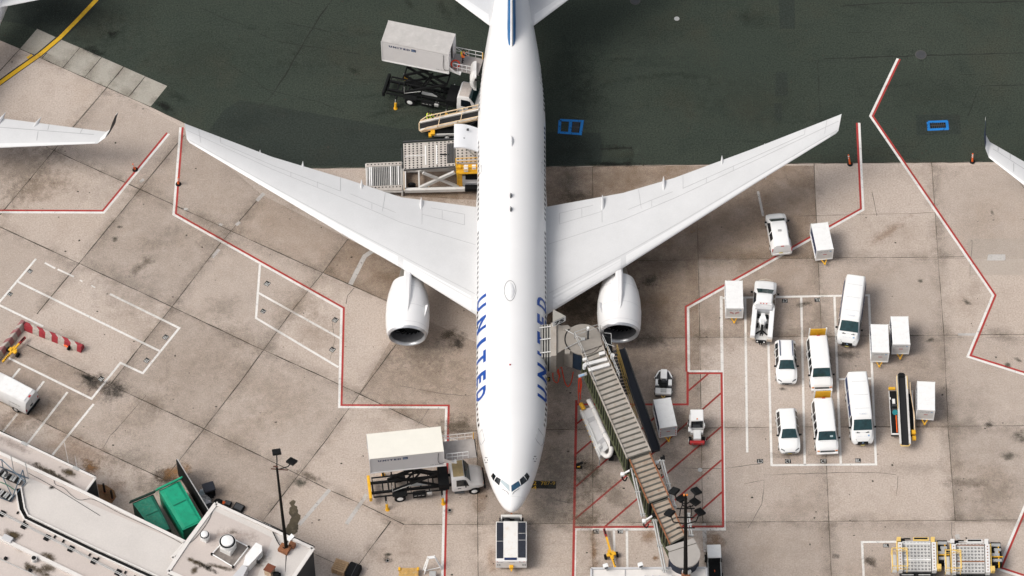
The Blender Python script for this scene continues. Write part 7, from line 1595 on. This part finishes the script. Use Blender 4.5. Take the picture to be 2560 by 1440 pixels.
# ================================================================== BUILDINGS AT THE LOWER LEFT
def prism(mb, pts, z, z0=0.0, m=0, mt=None):
    mb.slab(GL(pts, z), z-z0, m, mt)
ZM, ZA, ZB = 4.6, 3.7, 5.1
def roofed(name, label, px, z, wallm, roofm, edge=.28, eh=.10):
    P_ = GL(px, z); t = thing(name, label, 'building', (P_[0].x, P_[0].y, 0))
    mb = MB(); mb.slab(P_, z-.0); mb.build('wall', wallm, t, True)
    mb = MB(); mb.slab([p+U*.03 for p in P_], .028); mb.build('roof', roofm, t, True)
    mb = MB(); Q = P_+[P_[0]]
    for a, b in zip(Q[:-1], Q[1:]): mb.beam(a+U*(.05+eh/2), b+U*(.05+eh/2), edge, eh)
    mb.build('coping', COPING, t, True); return t
main = roofed('terminal_roof_building', 'long low building with pale flat roof crossed by a dark channel at lower left', [(-420, 935), (0, 1134), (211, 1233), (464, 1357), (430, 1396), (560, 1455), (560, 1700), (-420, 1700)], ZM, WALLD, ROOFP)
ann = roofed('annex', 'narrow lower annex roof with oily streaks along the long building, by the van bays', [(-420, 882), (0, 1083), (66, 1113), (193, 1174), (239, 1196), (211, 1234), (0, 1136), (-420, 936)], ZA, WALLD, ROOFP, .2)
blk = roofed('roof_block', 'square pinkish roof block carrying round vents and the floodlight mast', [(472, 1352), (540, 1260), (650, 1309), (783, 1372), (668, 1540), (420, 1430)], ZB, mat('block_wall_grey', (.030, .033, .038), .7, var=.15), ROOFP, .34)
mb = MB(); mb.slab([p+U*.036 for p in GL([(60, 1190), (463, 1361), (425, 1398), (700, 1520), (420, 1470), (70, 1297), (56, 1270)], ZM)], .002)
mb.build('white_membrane', ROOFW, main, True)
mb = MB(); mb.slab([p+U*.04 for p in GL([(684, 1340), (700, 1338), (776, 1374), (700, 1480), (640, 1450)], ZB)], .003); mb.build('patched_membrane', ROOFW, blk, True)
mb = MB(); strip(mb, [Vector(p)+U*.042 for p in GL([(545, 1270), (480, 1356), (462, 1382)], ZB)], .5, -.3); strip(mb, [Vector(p)+U*.043 for p in GL([(545, 1267), (650, 1315), (700, 1340)], ZB)], .5, -.25); mb.build('membrane_band', ROOFW, blk, True)
mb = MB(); mb.beam(G(540, 1262, ZB)+U*.12+Vector((.15, .16, 0)), G(783, 1374, ZB)+U*.12+Vector((.1, .2, 0)), .08, .12); mb.build('dark_gutter', BLACK, blk, True)
mb = MB(); mb.beam(G(-420, 881, ZA)+Vector((0, .14, 0)), G(239, 1195, ZA)+Vector((0, .14, 0)), .07, .2); mb.build('dark_gutter', BLACK, ann, True)
for x, y in ((61, 1109), (190, 1171)): MB().rbox(G(x, y, ZA+.15), (.6, .3, .12), .03, rz=R(-28)).build('gutter_outlet', STEEL, ann, True)
# dark channel on the main roof with raised white edges
ch = [(46, 1222), (55, 1275), (66, 1296), (240, 1380), (420, 1462), (520, 1510)]
for off, h_, nm, mm in ((0, .02, 'channel', BLACK),):
    mb = MB(); strip(mb, [p+U*.05 for p in GL(ch, ZM)], .34, 0); mb.build(nm, mm, main, True)
CP = [p+U*.14 for p in GL(ch, ZM)]
for off in (.24, -.24):
    mb = MB(); Lq = []
    for i, p in enumerate(CP):
        d = (CP[min(i+1, len(CP)-1)]-CP[max(i-1, 0)]).normalized(); Lq.append(p+Vector((-d.y, d.x, 0))*off)
    for a, b in zip(Lq[:-1], Lq[1:]): mb.beam(a, b, .12, .22)
    mb.build('channel_kerb', COPING, main, True)
mb = MB()
for x, y in ((63, 1300), (139, 1339), (160, 1350), (226, 1384), (247, 1394), (315, 1428), (338, 1439), (46, 1279), (63, 1276), (57, 1236)): c = G(x, y, ZM+.1); mb.beam(c, c+Vector((-.12, -.22, 0)), .12, .12)
mb.build('kerb_clips', BLACK, main, True)
mb = MB(); a0, a1 = G(-40, 1260, ZM+.22), G(340, 1455, ZM+.22)
for o_ in (-.07, .07): mb.tube([a0+Vector((0, o_, 0)), a1+Vector((0, o_, 0))], .035)
mb.build('roof_pipe', STEEL, main, True)
for x, y in ((5, 1284), (60, 1314.5), (117, 1344), (177, 1372), (235, 1402), (295, 1431)):
    c = G(x, y, ZM+.1); MB().box(c, (.42, .56, .14), rz=R(-28)).build('pipe_support', BLACK, main, True)
mb = MB(); mb.beam(G(-40, 1326, ZM+.15), G(230, 1457, ZM+.15), .34, .26); mb.build('roof_kerb', COPING, main, True)
mb = MB(); mb.tube([G(-30, 1384, ZM+.15), G(120, 1452, ZM+.15)], .04); mb.build('roof_pipe', STEEL, main, True)
for x, y in ((14, 1396), (75, 1426)): MB().box(G(x, y, ZM+.12), (.22, .26, .22), rz=R(-28)).build('pipe_support', BLACK, main, True)
mb = MB(); c = G(86, 1402, ZM); mb.cyl(c, c+U*.5, .25, n=18); mb.cyl(c+U*.5, c+U*.52, .2, n=18, m=1); mb.build('vent_stack', [OFFW, BLACK], main, True, 40)
mb = MB(); mb.rbox(G(19, 1347, ZM+.3), (.9, .55, .3), .04, rz=R(-28)); mb.build('roof_box', BOXG, main, True)
# streaks on the roofs
def roofstain(par, z, lst):
    me = bpy.data.meshes.new('roof_stain'); vs, fs, uvs, cols = [], [], [], []
    Mi = Vector(par.location)
    for i, (x, y, sx, sy, rot, col, al) in enumerate(lst):
        c = G(x, y, z+.045+i*.0012)-Mi; ca, sa = math.cos(R(rot)), math.sin(R(rot))
        for u, v in ((-1, -1), (1, -1), (1, 1), (-1, 1)): px_, py_ = u*sx*1.5, v*sy*1.5; vs.append((c.x+px_*ca-py_*sa, c.y+px_*sa+py_*ca, c.z)); uvs.append((u, v)); cols.append((*col, al))
        fs.append([4*i, 4*i+1, 4*i+2, 4*i+3])
    me.from_pydata(vs, [], fs); ul = me.uv_layers.new(name='UVMap'); cc_ = me.color_attributes.new('stain', 'FLOAT_COLOR', 'POINT')
    for p in me.polygons:
        for li, vi in zip(p.loop_indices, p.vertices): ul.data[li].uv = uvs[vi]
    for i, c in enumerate(cols): cc_.data[i].color = c
    me.materials.append(STAIN); o = bpy.data.objects.new('roof_stain', me); COL.objects.link(o); o.parent = par
SB = (.07, .052, .03)
roofstain(ann, ZA, [(100, 1168, .9, .35, -28, SB, .9), (118, 1180, 1.3, .4, -28, SB, 1), (140, 1191, 1.2, .35, -30, SB, .9), (165, 1203, 1.2, .3, -30, SB, .75), (172, 1182, .85, .42, -28, SB, 1), (110, 1190, 3.2, .6, -28, (.3, .27, .25), .7), (30, 1110, 2, .5, -28, (.35, .29, .26), .5)])
roofstain(main, ZM, [(33, 1337, .8, .5, -20, SB, 1), (124, 1393, .7, .36, -28, SB, 1), (125, 1421, 1.0, .5, -20, SB, .7), (97, 1428, 1.6, .45, -28, SB, .85), (73, 1416, .6, .35, -28, SB, .6), (50, 1372, .8, .3, -28, (.35, .27, .2), .6), (130, 1218, .28, .2, 30, OIL_DARK, .9)])
roofstain(blk, ZB, [(500, 1410, 1.6, .3, -28, SB, 1), (515, 1417, 1.0, .25, -30, OIL_DARK, .8), (550, 1417, 1.4, .25, -12, SB, .8), (487, 1424, .3, .5, -30, SB, .8), (580, 1345, 2.2, 1, 0, (.4, .33, .29), .5), (648, 1398, 1.0, .8, 30, (.2, .18, .14), .8), (580, 1330, .5, .3, 0, SB, .5)])
mb = MB()
for path_, z_ in (([(135, 1200), (139, 1212), (160, 1221), (180, 1240), (200, 1251), (235, 1250), (300, 1284), (400, 1330), (455, 1360)], ZM), ([(68, 1182), (130, 1216), (250, 1290)], ZM)): mb.hose([p+U*.07 for p in GL(path_, z_)], .022, 5)
mb.build('roof_cable', DARK, main, True)
mb = MB(); mb.hose([p+U*.07 for p in GL([(535, 1268), (525, 1295), (510, 1320), (485, 1350), (462, 1365)], ZB)], .022, 5); mb.build('roof_cable', DARK, blk, True)
# vents on the block
for x, y, r_, l, plat in ((513, 1341, .36, 'small round roof vent on its square kerb, on the pinkish roof block', False), (571, 1360, .62, 'large round roof vent with black ring, inside a framed patch of roof', True)):
    c = G(x, y+ (14 if plat else 8), ZB); t = thing('roof_vent', l, 'roof vent', c, 0, 'round vents on the roof block')
    if plat:
        Q = [p+U*.06 for p in GL([(571, 1344), (622, 1370), (583, 1420), (530, 1388)], ZB)]; mb = MB(); mb.slab(Q, .05); mb.build('vent_pad', mat('weathered_pad', (.24, .21, .19), .9, var=.4, scale=1.5, dirt=(.08, .07, .06), dirt_amt=.7), t, True)
        mb = MB()
        for a, b in zip(Q, Q[1:]+Q[:1]): mb.tube([a+U*.15, b+U*.15], .055)
        mb.build('pad_rail', WHITE, t, True); mb = MB()
        for a in Q: mb.rbox(a+U*.12, (.2, .2, .22), .04)
        mb.build('rail_corner', BLACK, t, True)
    h0 = 1.1 if plat else .55; M = MB(); M.rbox((0, 0, h0*.3), (r_*1.7, r_*1.7, h0*.6), .05, rz=R(-28)); M.build('kerb_base', OFFW, t)
    M = MB(); M.cyl((0, 0, h0*.55), (0, 0, h0+.1), r_*.85, n=28); M.cyl((0, 0, h0+.1), (0, 0, h0+.28), r_*1.15, r_*1.15, 32); M.build('vent_drum', CARTW, t, False, 40)
    M = MB(); M.cyl((0, 0, h0+.281), (0, 0, h0+.30), r_*1.10, n=32); M.build('vent_gap', BLACK, t)
    M = MB(); M.cyl((0, 0, h0+.28), (0, 0, h0+.44), r_*.86, r_*.84, 32); M.cyl((0, 0, h0+.44), (0, 0, h0+.48), r_*.84, r_*.7, 32); M.build('vent_cap', CARTW, t, False, 40)
def roofthing(name, label, cat, base): return thing(name, label, cat, base)
t = roofthing('air_duct', 'white tapered air duct meeting a grey box on the roof block', 'air duct', G(625, 1400, ZB))
mb = MB(); zt_ = ZB+1.0; mb.slab(GL([(640, 1356), (655, 1364), (655, 1378), (622, 1414), (607, 1414), (614, 1388)], zt_), .95); mb.build('duct', CARTW, t, True)
mb = MB(); mb.slab(GL([(606, 1412), (619, 1418), (604, 1448), (578, 1444)], zt_+.05), 1.0); mb.build('grey_box', BOXG, t, True)
t = roofthing('exhaust_stub', 'small black capped exhaust stub standing in a stain beside the white duct', 'roof vent', G(645, 1403, ZB))
mb = MB(); mb.rbox(G(645, 1402, ZB+.25), (.3, .3, .5), .05); mb.build('stub', DARK, t, True); mb = MB(); mb.beam(G(645, 1400, ZB+.55), G(656, 1386, ZB+.6), .14, .08); mb.build('flap', STEEL, t, True)
t = roofthing('rusty_housing', 'small rusty roofed housing near the bottom edge of the roof block', 'roof housing', G(672, 1430, ZB))
mb = MB(); mb.slab(GL([(670, 1407), (690, 1416), (677, 1432), (658, 1424)], ZB+1.1), .08); mb.build('lid', mat('rust_red_lid', (.16, .05, .025), .85, var=.25, scale=3), t, True)
mb = MB(); mb.slab(GL([(671, 1409), (687, 1416), (676, 1430), (660, 1423)], ZB+1.0), .95); mb.build('housing', mat('rusty_cream', (.5, .38, .26), .8, var=.3, scale=3, dirt=RUST and (.25, .12, .05), dirt_amt=.7), t, True); mb = MB(); mb.rbox(G(690, 1437, ZB+.4), (.5, .4, .5), .05); mb.rbox(G(698, 1440, ZB+.3), (.3, .5, .4), .05); mb.build('motor', BLACK, t, True)
# wall lamp on the block's edge
t = roofthing('wall_lamp', 'white wall lamp jutting from the roof block edge beside the mast', 'lamp', G(727, 1346, ZB)); mb = MB(); mb.beam(G(720, 1352, ZB+.1), G(733, 1338, ZB+.2), .36, .2); mb.build('lamp_housing', CARTW, t, True); mb = MB(); mb.beam(G(720, 1352, ZB-.02), G(717, 1356, ZB+.1), .1); mb.build('bracket', DARK, t, True)
# antenna frame with ladder trays at the left edge
t = roofthing('antenna_frame', 'blue grey antenna frame with two ladder trays on the roof at the left edge', 'antenna frame', G(40, 1215, ZM))
fr = mat('frame_blue_grey', (.10, .14, .18), .5, .3, var=.3); mb = MB()
for a, b in (((4, 1149, 6.4), (62, 1204, 6.2)), ((4, 1149, 6.4), (9, 1175, 4.7)), ((57, 1175, 6.6), (27, 1254, 4.7)), ((57, 1175, 6.6), (64, 1205, 4.8)), ((64, 1205, 4.8), (25, 1254, 4.7)), ((-20, 1158, 4.9), (62, 1195, 4.9)), ((-10, 1150, 6.2), (4, 1149, 6.4)), ((2, 1168, 6.0), (72, 1196, 4.9)), ((5, 1188, 5.0), (30, 1240, 5.0)), ((-10, 1240, 5.4), (26, 1254, 4.8))): mb.tube([G(*a), G(*b)], .05)
mb.build('frame', fr, t, True)
for a, b in (((35, 1178), (27, 1138)), ((72, 1197), (63, 1155))): mb = MB(); mb.tube([G(*a, 4.8), G(*b, 7.2)], .04); mb.build('whip_antenna', STEEL, t, True)
for a, b in (((-12, 1176), (52, 1205)), ((-14, 1222), (28, 1246))):
    A, B = G(*a, 5.0), G(*b, 5.0); mb = MB(); d = (B-A).normalized(); s = Vector((-d.y, d.x, 0))*.30; mb.slab([A-s, B-s, B+s, A+s], .12); o = mb.build('tray', BLACK, t, True); mb = MB(); n = 10
    for k in range(n): p = A.lerp(B, (k+.5)/n); 
    for k in range(n):
        p = A.lerp(B, (k+.5)/n)
        if k % 3 != 2: mb.beam(p-s*.9+U*.03, p+s*.9+U*.03, (B-A).length/n*.75, .05)
    mb.build('tray_slat', STEEL, t, True)
mb = MB(); mb.hose([G(2, 1180, 5.6), G(10, 1174, 5.9), G(18, 1182, 5.6), G(12, 1190, 5.4), G(24, 1186, 5.6)], .09, 8); mb.build('cable_bundle', DARK, t, True); mb = MB(); mb.tube([G(0, 1205, 5.2), G(18, 1212, 5.2), G(38, 1226, 5.1)], .05); mb.build('green_pipe', mat('green_pipe', (.06, .16, .10), .6), t, True)
# terminal canopy at the bottom edge
t = thing('canopy_building', 'white flat canopy roof cut by the bottom edge of the photo under the boarding bridge', 'building', G(1620, 1440, 0))
mb = MB(); P_ = GL([(1478, 1423), (1766, 1421), (1768, 1560), (1476, 1560)], 5.0); mb.slab(P_, 5.0); mb.build('wall', WALLD, t, True)
mb = MB(); mb.slab([p+U*.03 for p in P_], .028); mb.build('roof', COPING, t, True)
mb = MB()
for a, b in zip(P_, P_[1:]+P_[:1]): mb.beam(a+U*.1, b+U*.1, .16, .14)
mb.build('coping', BOXG, t, True); mb = MB()
for x in (1563,): mb.beam(G(x, 1421, 5.06), G(x, 1470, 5.06), .05, .06)
mb.build('roof_seam', PANEL, t, True)
for x, y in ((1613, 1437), (1632, 1437), (1648, 1437), (1679, 1436)): MB().cyl(G(x, y+3, 5.0), G(x, y+3, 5.5), .07, n=10).build('roof_pipe', BOXG, t, True)
for x, y, l in ((1514, 1415, 'small white roof camera housing, left of the two on the canopy edge'), (1601, 1412, 'small white roof camera housing, right of the two on the canopy edge')):
    t = thing('camera_housing', l, 'camera', G(x+3, y+14, 5.0), 0, 'camera housings on the canopy'); c = G(x, y, 5.7); mb = MB(); mb.rbox(c, (.42, .36, .30), .04, rz=.3); mb.build('housing', CARTW, t, True); mb = MB(); mb.tube([c, G(x+4, y+12, 5.0)], .05); mb.build('stem', STEEL, t, True); mb = MB(); mb.box(c+Vector((.05, -.18, -.02)), (.28, .06, .2), rz=.3); mb.build('lens', DGLASS, t, True)

# ================================================================== SKIPS, REFUSE AND SMALL GEAR
def skip(label, top, z, mt, lidm):
    t = thing('dumpster', label, 'dumpster', GL(top, 0)[0], 0, 'green dumpsters in the corner'); T = GL(top, z); P_ = quadP(T)
    mb = MB(); mb.slab([p-U*.05 for p in T], z-.1); mb.build('bin', mt, t, True)
    mb = MB(); mb.slab([P_(.16, .04)+U*.10, P_(.84, .04)+U*.10, P_(.84, .97)+U*.0, P_(.16, .97)+U*.0], .12); mb.build('lid', lidm, t, True)
    mb = MB(); mb.slab([P_(.0, .02)+U*.02, P_(.16, .04)+U*.06, P_(.16, .97)+U*.0, P_(.0, .97)-U*.05], .06); mb.slab([P_(.84, .04)+U*.06, P_(1, .02)-U*.1, P_(1, .97)-U*.1, P_(.84, .97)], .06); mb.build('side_slope', lidm, t, True)
    mb = MB(); mb.beam(P_(.5, .45)+U*.12-(T[1]-T[0])*.3, P_(.5, .45)+U*.12+(T[1]-T[0])*.3, .05, .03); mb.build('lid_seam', DGREEN, t, True)
    mb = MB(); e = (T[1]-T[0]); mb.beam(T[0]-e*.14+U*.2, T[1]+e*.10+U*.2, .10, .16); mb.beam(T[0]-e*.14+U*.05+Vector((.06, .22, 0)), T[1]+e*.10+U*.05+Vector((.06, .22, 0)), .10, .14); mb.build('push_bar', mt, t, True)
    return t
skip('dull dark green dumpster, left of the two beside the building wall', [(331, 1257), (383, 1235), (428, 1322), (392, 1340)], 2.2, mat('black_green_bin', (.006, .03, .02), .7, var=.4, scale=2), mat('weathered_green_lid', (.012, .17, .11), .75, var=.3, scale=3, dirt=(.20, .19, .12), dirt_amt=.35))
skip('bright green dumpster with a dirty end, right of the two beside the roof block', [(397, 1226), (449, 1201), (507, 1302), (457, 1325)], 2.4, GREEN, GREEN)
t = thing('screen_fence', 'tall thin black screen fence between the bright green dumpster and the bins', 'fence', G(490, 1240, 0)); A, B = G(440, 1149, 2.6), G(522, 1283, 2.6); mb = MB(); mb.slab([A, B, B+Vector((.08, .05, 0)), A+Vector((.08, .05, 0))], 2.55); mb.build('panel', BLACK, t, True); mb = MB(); mb.beam(A+U*.03+Vector((.1, .05, 0)), B+U*.03+Vector((.1, .05, 0)), .07, .06); mb.build('top_rail', STEEL, t, True)
t = thing('wheeled_bin', 'black wheeled bin with a rounded lid behind the screen fence', 'bin', G(520, 1235, 0)); c = G(522, 1218, 1.1); mb = MB(); mb.rbox(c+Vector((0, 0, -.0)), (1.05, .95, .22), .08, rz=R(20)); mb.build('lid', mat('bin_black', (.012, .014, .022), .45), t, True); mb = MB(); mb.rbox((c.x, c.y, .5), (.9, .8, 1.0), .06, rz=R(20)); mb.build('bin_body', BLACK, t, True); mb = MB(); mb.cyl((c.x-.4, c.y-.5, .12), (c.x+.4, c.y-.35, .12), .12); mb.build('wheels', RUBBER, t, True)
t = thing('rubbish_heap', 'heap of grey and white plastic wrapping behind the screen fence', 'rubbish', G(512, 1255, 0)); rr_ = random.Random(4)
for k, (x, y, r_, m_) in enumerate(((505, 1236, .45, SHADEW), (512, 1248, .5, STEEL), (516, 1258, .42, BOXG), (522, 1266, .4, DARK), (508, 1229, .3, OFFW), (520, 1240, .4, BLACK))):
    mb = MB(); c = G(x, y, .3); ring_ = []
    for j in range(7):
        a = math.pi*j/6; ring_.append([c+Vector((r_*math.sin(a)*math.cos(b)*rr_.uniform(.6, 1.3)+.001*b, r_*math.sin(a)*math.sin(b)*rr_.uniform(.6, 1.3), r_*.9*math.cos(a)*rr_.uniform(.7, 1.1))) for b in [2*math.pi*i/9 for i in range(9)]])
    mb.loft(ring_); mb.build('wrapping', m_, t, True)
for x, y, l, s_, rz_ in ((597, 1272, 'flat black crate lying beyond the roof block edge', .9, -28), (570, 1262, 'smaller black crate leaning beside the roof block corner', .6, -20)):
    t = thing('crate', l, 'crate', G(x, y, 0), R(rz_), 'black crates by the roof block'); mb = MB(); mb.rbox((0, 0, .18), (s_, s_*.8, .34), .04); mb.build('crate_body', BLACK, t); mb = MB(); mb.box((0, 0, .352), (s_*.8, s_*.6, .01)); mb.build('crate_inside', DARK, t)
t = thing('rubbish_bag', 'bright orange bag lying by the roof block corner', 'bag', G(557, 1262, 0)); mb = MB(); mb.loft([[Vector((r_*math.cos(a)*(1+.2*math.sin(3*a)), r_*.8*math.sin(a), z_)) for a in [2*math.pi*k/10 for k in range(10)]] for z_, r_ in ((.02, .2), (.2, .3), (.4, .22), (.5, .06))]); mb.build('bag', ORANGE, t, False, 60)
t = thing('bin_bag', 'black bag slumped beside the roof block corner next to the orange bag', 'bag', G(546, 1262, 0)); mb = MB(); mb.loft([[Vector((r_*math.cos(a)*(1+.15*math.sin(4*a)), r_*.8*math.sin(a), z_)) for a in [2*math.pi*k/10 for k in range(10)]] for z_, r_ in ((.02, .4), (.3, .5), (.6, .36), (.7, .1))]); mb.build('bag', BLACK, t, False, 60)
t = thing('parked_trolley', 'dark trolley with white sheet just past the roof block edge near the mast', 'trolley', G(678, 1327, 0)); c = G(680, 1322, .8); mb = MB(); mb.rbox((c.x, c.y, .5), (2.2, .7, .6), .12, rz=R(-28)); mb.build('trolley_body', BLACK, t, True); mb = MB(); mb.rbox(G(676, 1320, .84), (.6, .3, .06), .02, rz=R(-50)); mb.build('sheet', SHADEW, t, True)
for x, y in ((260, 1218), (279, 1234)):
    t = thing('bollard', 'rusty dark post standing in brown gravel by the annex end, '+('upper of two' if x < 270 else 'lower of two'), 'bollard', G(x+2, y+12, 0), 0, 'posts by the annex'); mb = MB(); mb.cyl((0, 0, 0), (-.02, .02, 1.3), .10, n=12); mb.build('post', mat('rusty_black', (.03, .02, .015), .8, var=.5), t); mb = MB(); mb.cyl((0, 0, 0), (0, 0, .06), .2, n=14); mb.build('footing', RUST, t)
mb = MB(); mb.poly(GL([(243, 1210), (265, 1213), (285, 1226), (291, 1242), (280, 1258), (250, 1250)], .0115)); tag(mb.build('brown_gravel', mat('brown_gravel', (.24, .13, .065), .95, var=.4, scale=1.5, grain=.2)), kind='structure')
# barriers
def barrier(label, px, z, px2, fade=False):
    "long painted barrier; px far end, px2 near end of its crest"
    A, B = G(*px, z), G(*px2, z); t = thing('barrier', label, 'barrier', Vector((A.x, A.y, 0)), 0, 'red and white barriers'); d = (B-A).normalized(); s = Vector((-d.y, d.x, 0)); n = 9; L = (B-A).length
    for k in range(n):
        a, b = A+d*(L*k/n), A+d*(L*(k+1)/n); mb = MB()
        sl_ = d*.22
        mb.loft([[p+s*x+(sl_ if x < 0 else -sl_)*(0 if (k == 0 and p is a) or (k == n-1 and p is b) else 1)+U*(zz-z) for x, zz in ((-.34, .02), (-.30, .35), (-.20, z-.08), (-.14, z), (.14, z), (.20, z-.08), (.30, .35), (.34, .02))] for p in (a, b)])
        mb.build('segment', (mat('faded_red', (.34, .14, .14), .8, var=.3, scale=2, dirt=(.3, .26, .25), dirt_amt=.8) if fade else mat('barrier_red', (.34, .03, .04), .7, var=.3, scale=2, dirt=(.12, .04, .04), dirt_amt=.7)) if k % 2 == 0 else mat('barrier_white', (.47, .42, .37), .75, var=.3, scale=2.5, dirt=(.10, .09, .08), dirt_amt=.9), t, True)
    return t
barrier('red and white striped barrier lying across, with an orange post beside its end', (63, 808), .75, (205, 864))
barrier('faded red and white barrier running off the left edge next to a yellow tow bar', (58, 800), .75, (-22, 900), True)
# tow bars
def towbar(label, px, pxn, wheels_at, L):
    A, B = G(*px, .5), G(*pxn, .5); d = Vector((B.x-A.x, B.y-A.y, 0)).normalized(); t = thing('tow_bar', label, 'tow bar', Vector((A.x, A.y, 0)), math.atan2(d.y, d.x), 'yellow aircraft tow bars')
    mb = MB(); mb.beam((.8, 0, .5), (L, 0, .5), .16, .16); mb.beam((L*.45, -.22, .5), (L*.7, 0, .5), .1); mb.beam((L*.45, .22, .5), (L*.7, 0, .5), .1); mb.rbox((wheels_at, 0, .5), (.34, .8, .18), .04); mb.beam((wheels_at-.5, -.2, .55), (wheels_at+.6, .1, .55), .08); mb.build('bar', YELLOW, t)
    mb = MB(); mb.beam((0, 0, .5), (.85, 0, .5), .2, .18); mb.build('head', mat('dark_red_head', (.26, .02, .02), .6), t)
    mb = MB(); mb.beam((.1, 0, .6), (.6, 0, .6), .12, .03); mb.build('head_mark', BLACK, t)
    for sg in (1, -1): o = MB().cyl((wheels_at, sg*.44, .24), (wheels_at, sg*.6, .24), .24, n=16).build('wheel', RUBBER, t, False, 40)
    mb = MB()
    for k in range(4): mb.cyl((wheels_at+.6+.18*k, .05, .5), (wheels_at+.6+.18*k, .05, .62), .05)
    mb.build('pins', BLACK, t); return t
towbar('yellow tow bar with a red head lying in the bay below the red line', (1510, 1322), (1545, 1444), 2.6, 5.0)
towbar('yellow tow bar with dark red ends beside the faded barrier', (63, 843), (6, 905), 1.75, 3.2)
# delineator posts
def delin(px, tip, label):
    c = G(*px, .05); t = thing('delineator_post', label, 'traffic post', Vector((c.x, c.y, 0)), 0, 'orange posts on black bases'); T = G(*tip, 1.1)-Vector((c.x, c.y, 0))
    if T.length > 2: T = T.normalized()*1.15
    mb = MB(); mb.cyl((0, 0, 0), (0, 0, .12), .27, .24, 8); mb.build('base', RUBBER, t)
    mb = MB(); mb.cyl((0, 0, .1), T, .10, .06, 12); mb.build('post', ORANGE, t, False, 40)
    mb = MB()
    for k in (.62, .82): mb.cyl(T*k, T*(k+.08), .085, .08, 12)
    mb.build('reflective_band', WHITE, t, False, 40)
delin((338, 424), (332, 410), 'orange post on black base on the left red line with the bend'); delin((446, 460), (445, 444), 'orange post on black base left of the big left wing tip line')
delin((2125, 410), (2121, 387), 'orange post on black base beyond the right wing tip, at the asphalt edge'); delin((2431, 404), (2432, 384), 'orange post on black base below the navy winglet at the right')
t = thing('delineator_post', 'orange post lying tipped over beside the striped barrier', 'traffic post', G(173, 873, 0), R(140), 'orange posts on black bases'); mb = MB(); mb.cyl((0, 0, .26), (-.1, 0, .27), .27, .24, 8); mb.build('base', RUBBER, t); mb = MB(); mb.cyl((0, 0, .25), (1.0, 0, .12), .11, .07, 12); mb.build('post', ORANGE, t, False, 40); mb = MB(); mb.cyl((.62, 0, .17), (.72, 0, .16), .10, n=12); mb.cyl((.8, 0, .145), (.88, 0, .135), .09, n=12); mb.build('reflective_band', WHITE, t)
# step stand, pallets, cart at the bottom edge
t = thing('step_stand', 'white A-frame step stand at the bottom edge beside the red line', 'step stand', G(1083, 1425, 0))
mb = MB(); T = GL([(1070, 1391), (1086, 1389), (1088, 1395), (1072, 1397)], 1.6); mb.slab(T, .08); mb.build('top_plate', CARTW, t, True); mb = MB(); F_ = GL([(1058, 1432), (1104, 1420), (1064, 1436), (1096, 1436)], .05)
for a, b in ((T[0], G(1057, 1426, .05)), (T[3], G(1061, 1435, .05)), (T[1], G(1103, 1417, .05)), (T[2], G(1104, 1424, .05))): mb.beam(a, b, .07)
mb.beam(G(1062, 1427, .3), G(1103, 1418, .3), .06); mb.build('frame', CARTW, t, True); mb = MB()
for k in range(1, 6): f = k/6; mb.beam(T[0].lerp(G(1057, 1426, .05), f), T[3].lerp(G(1061, 1435, .05), f), .12, .04); mb.beam(T[1].lerp(G(1103, 1417, .05), f), T[2].lerp(G(1104, 1424, .05), f), .12, .04)
mb.build('step', OFFW, t, True); mb = MB(); mb.rbox(G(1082, 1436, .4), (.6, .5, .4), .06); mb.build('counterweight', STEEL, t, True)
t = thing('pallet_stack', 'stack of wooden pallets standing at the bottom edge next to a black cover', 'pallets', G(851, 1425, 0), R(-22))
for k in range(5):
    mb = MB()
    for j in range(6): mb.box((0, -.5+.2*j, .13+.16*k), (1.2, .13, .025))
    for j in (-.52, 0, .52): mb.box((j, 0, .06+.16*k), (.1, 1.1, .11))
    mb.build('pallet', WOOD, t)
t = thing('covered_load', 'low load under a black cover beside the wooden pallets', 'covered load', G(884, 1434, 0), R(-22)); mb = MB(); mb.rbox((0, 0, .4), (1.1, 1.4, .75), .14); mb.build('cover', RUBBER, t); mb = MB(); mb.box((.1, 0, .78), (.05, 1.3, .02)); mb.build('strap', DARK, t)
t = thing('yellow_dolly', 'worn yellow dolly frame just showing at the bottom edge', 'dolly', G(1022, 1438, 0)); mb = MB(); mb.rbox((0, 0, .45), (1.7, .9, .12), .04); mb.build('deck', mat('worn_yellow_deck', (.55, .33, .10), .7, var=.4, scale=3, dirt=(.5, .42, .3), dirt_amt=.7), t); mb = MB(); mb.rbox((-.8, .3, .55), (.2, .3, .2), .04); mb.rbox((.8, .3, .55), (.2, .3, .2), .04); mb.build('corner_guide', YELLOW, t)
for s in (-.6, .6): MB().cyl((s, .2, .2), (s, .32, .2), .2, n=14).build('wheel', RUBBER, t)
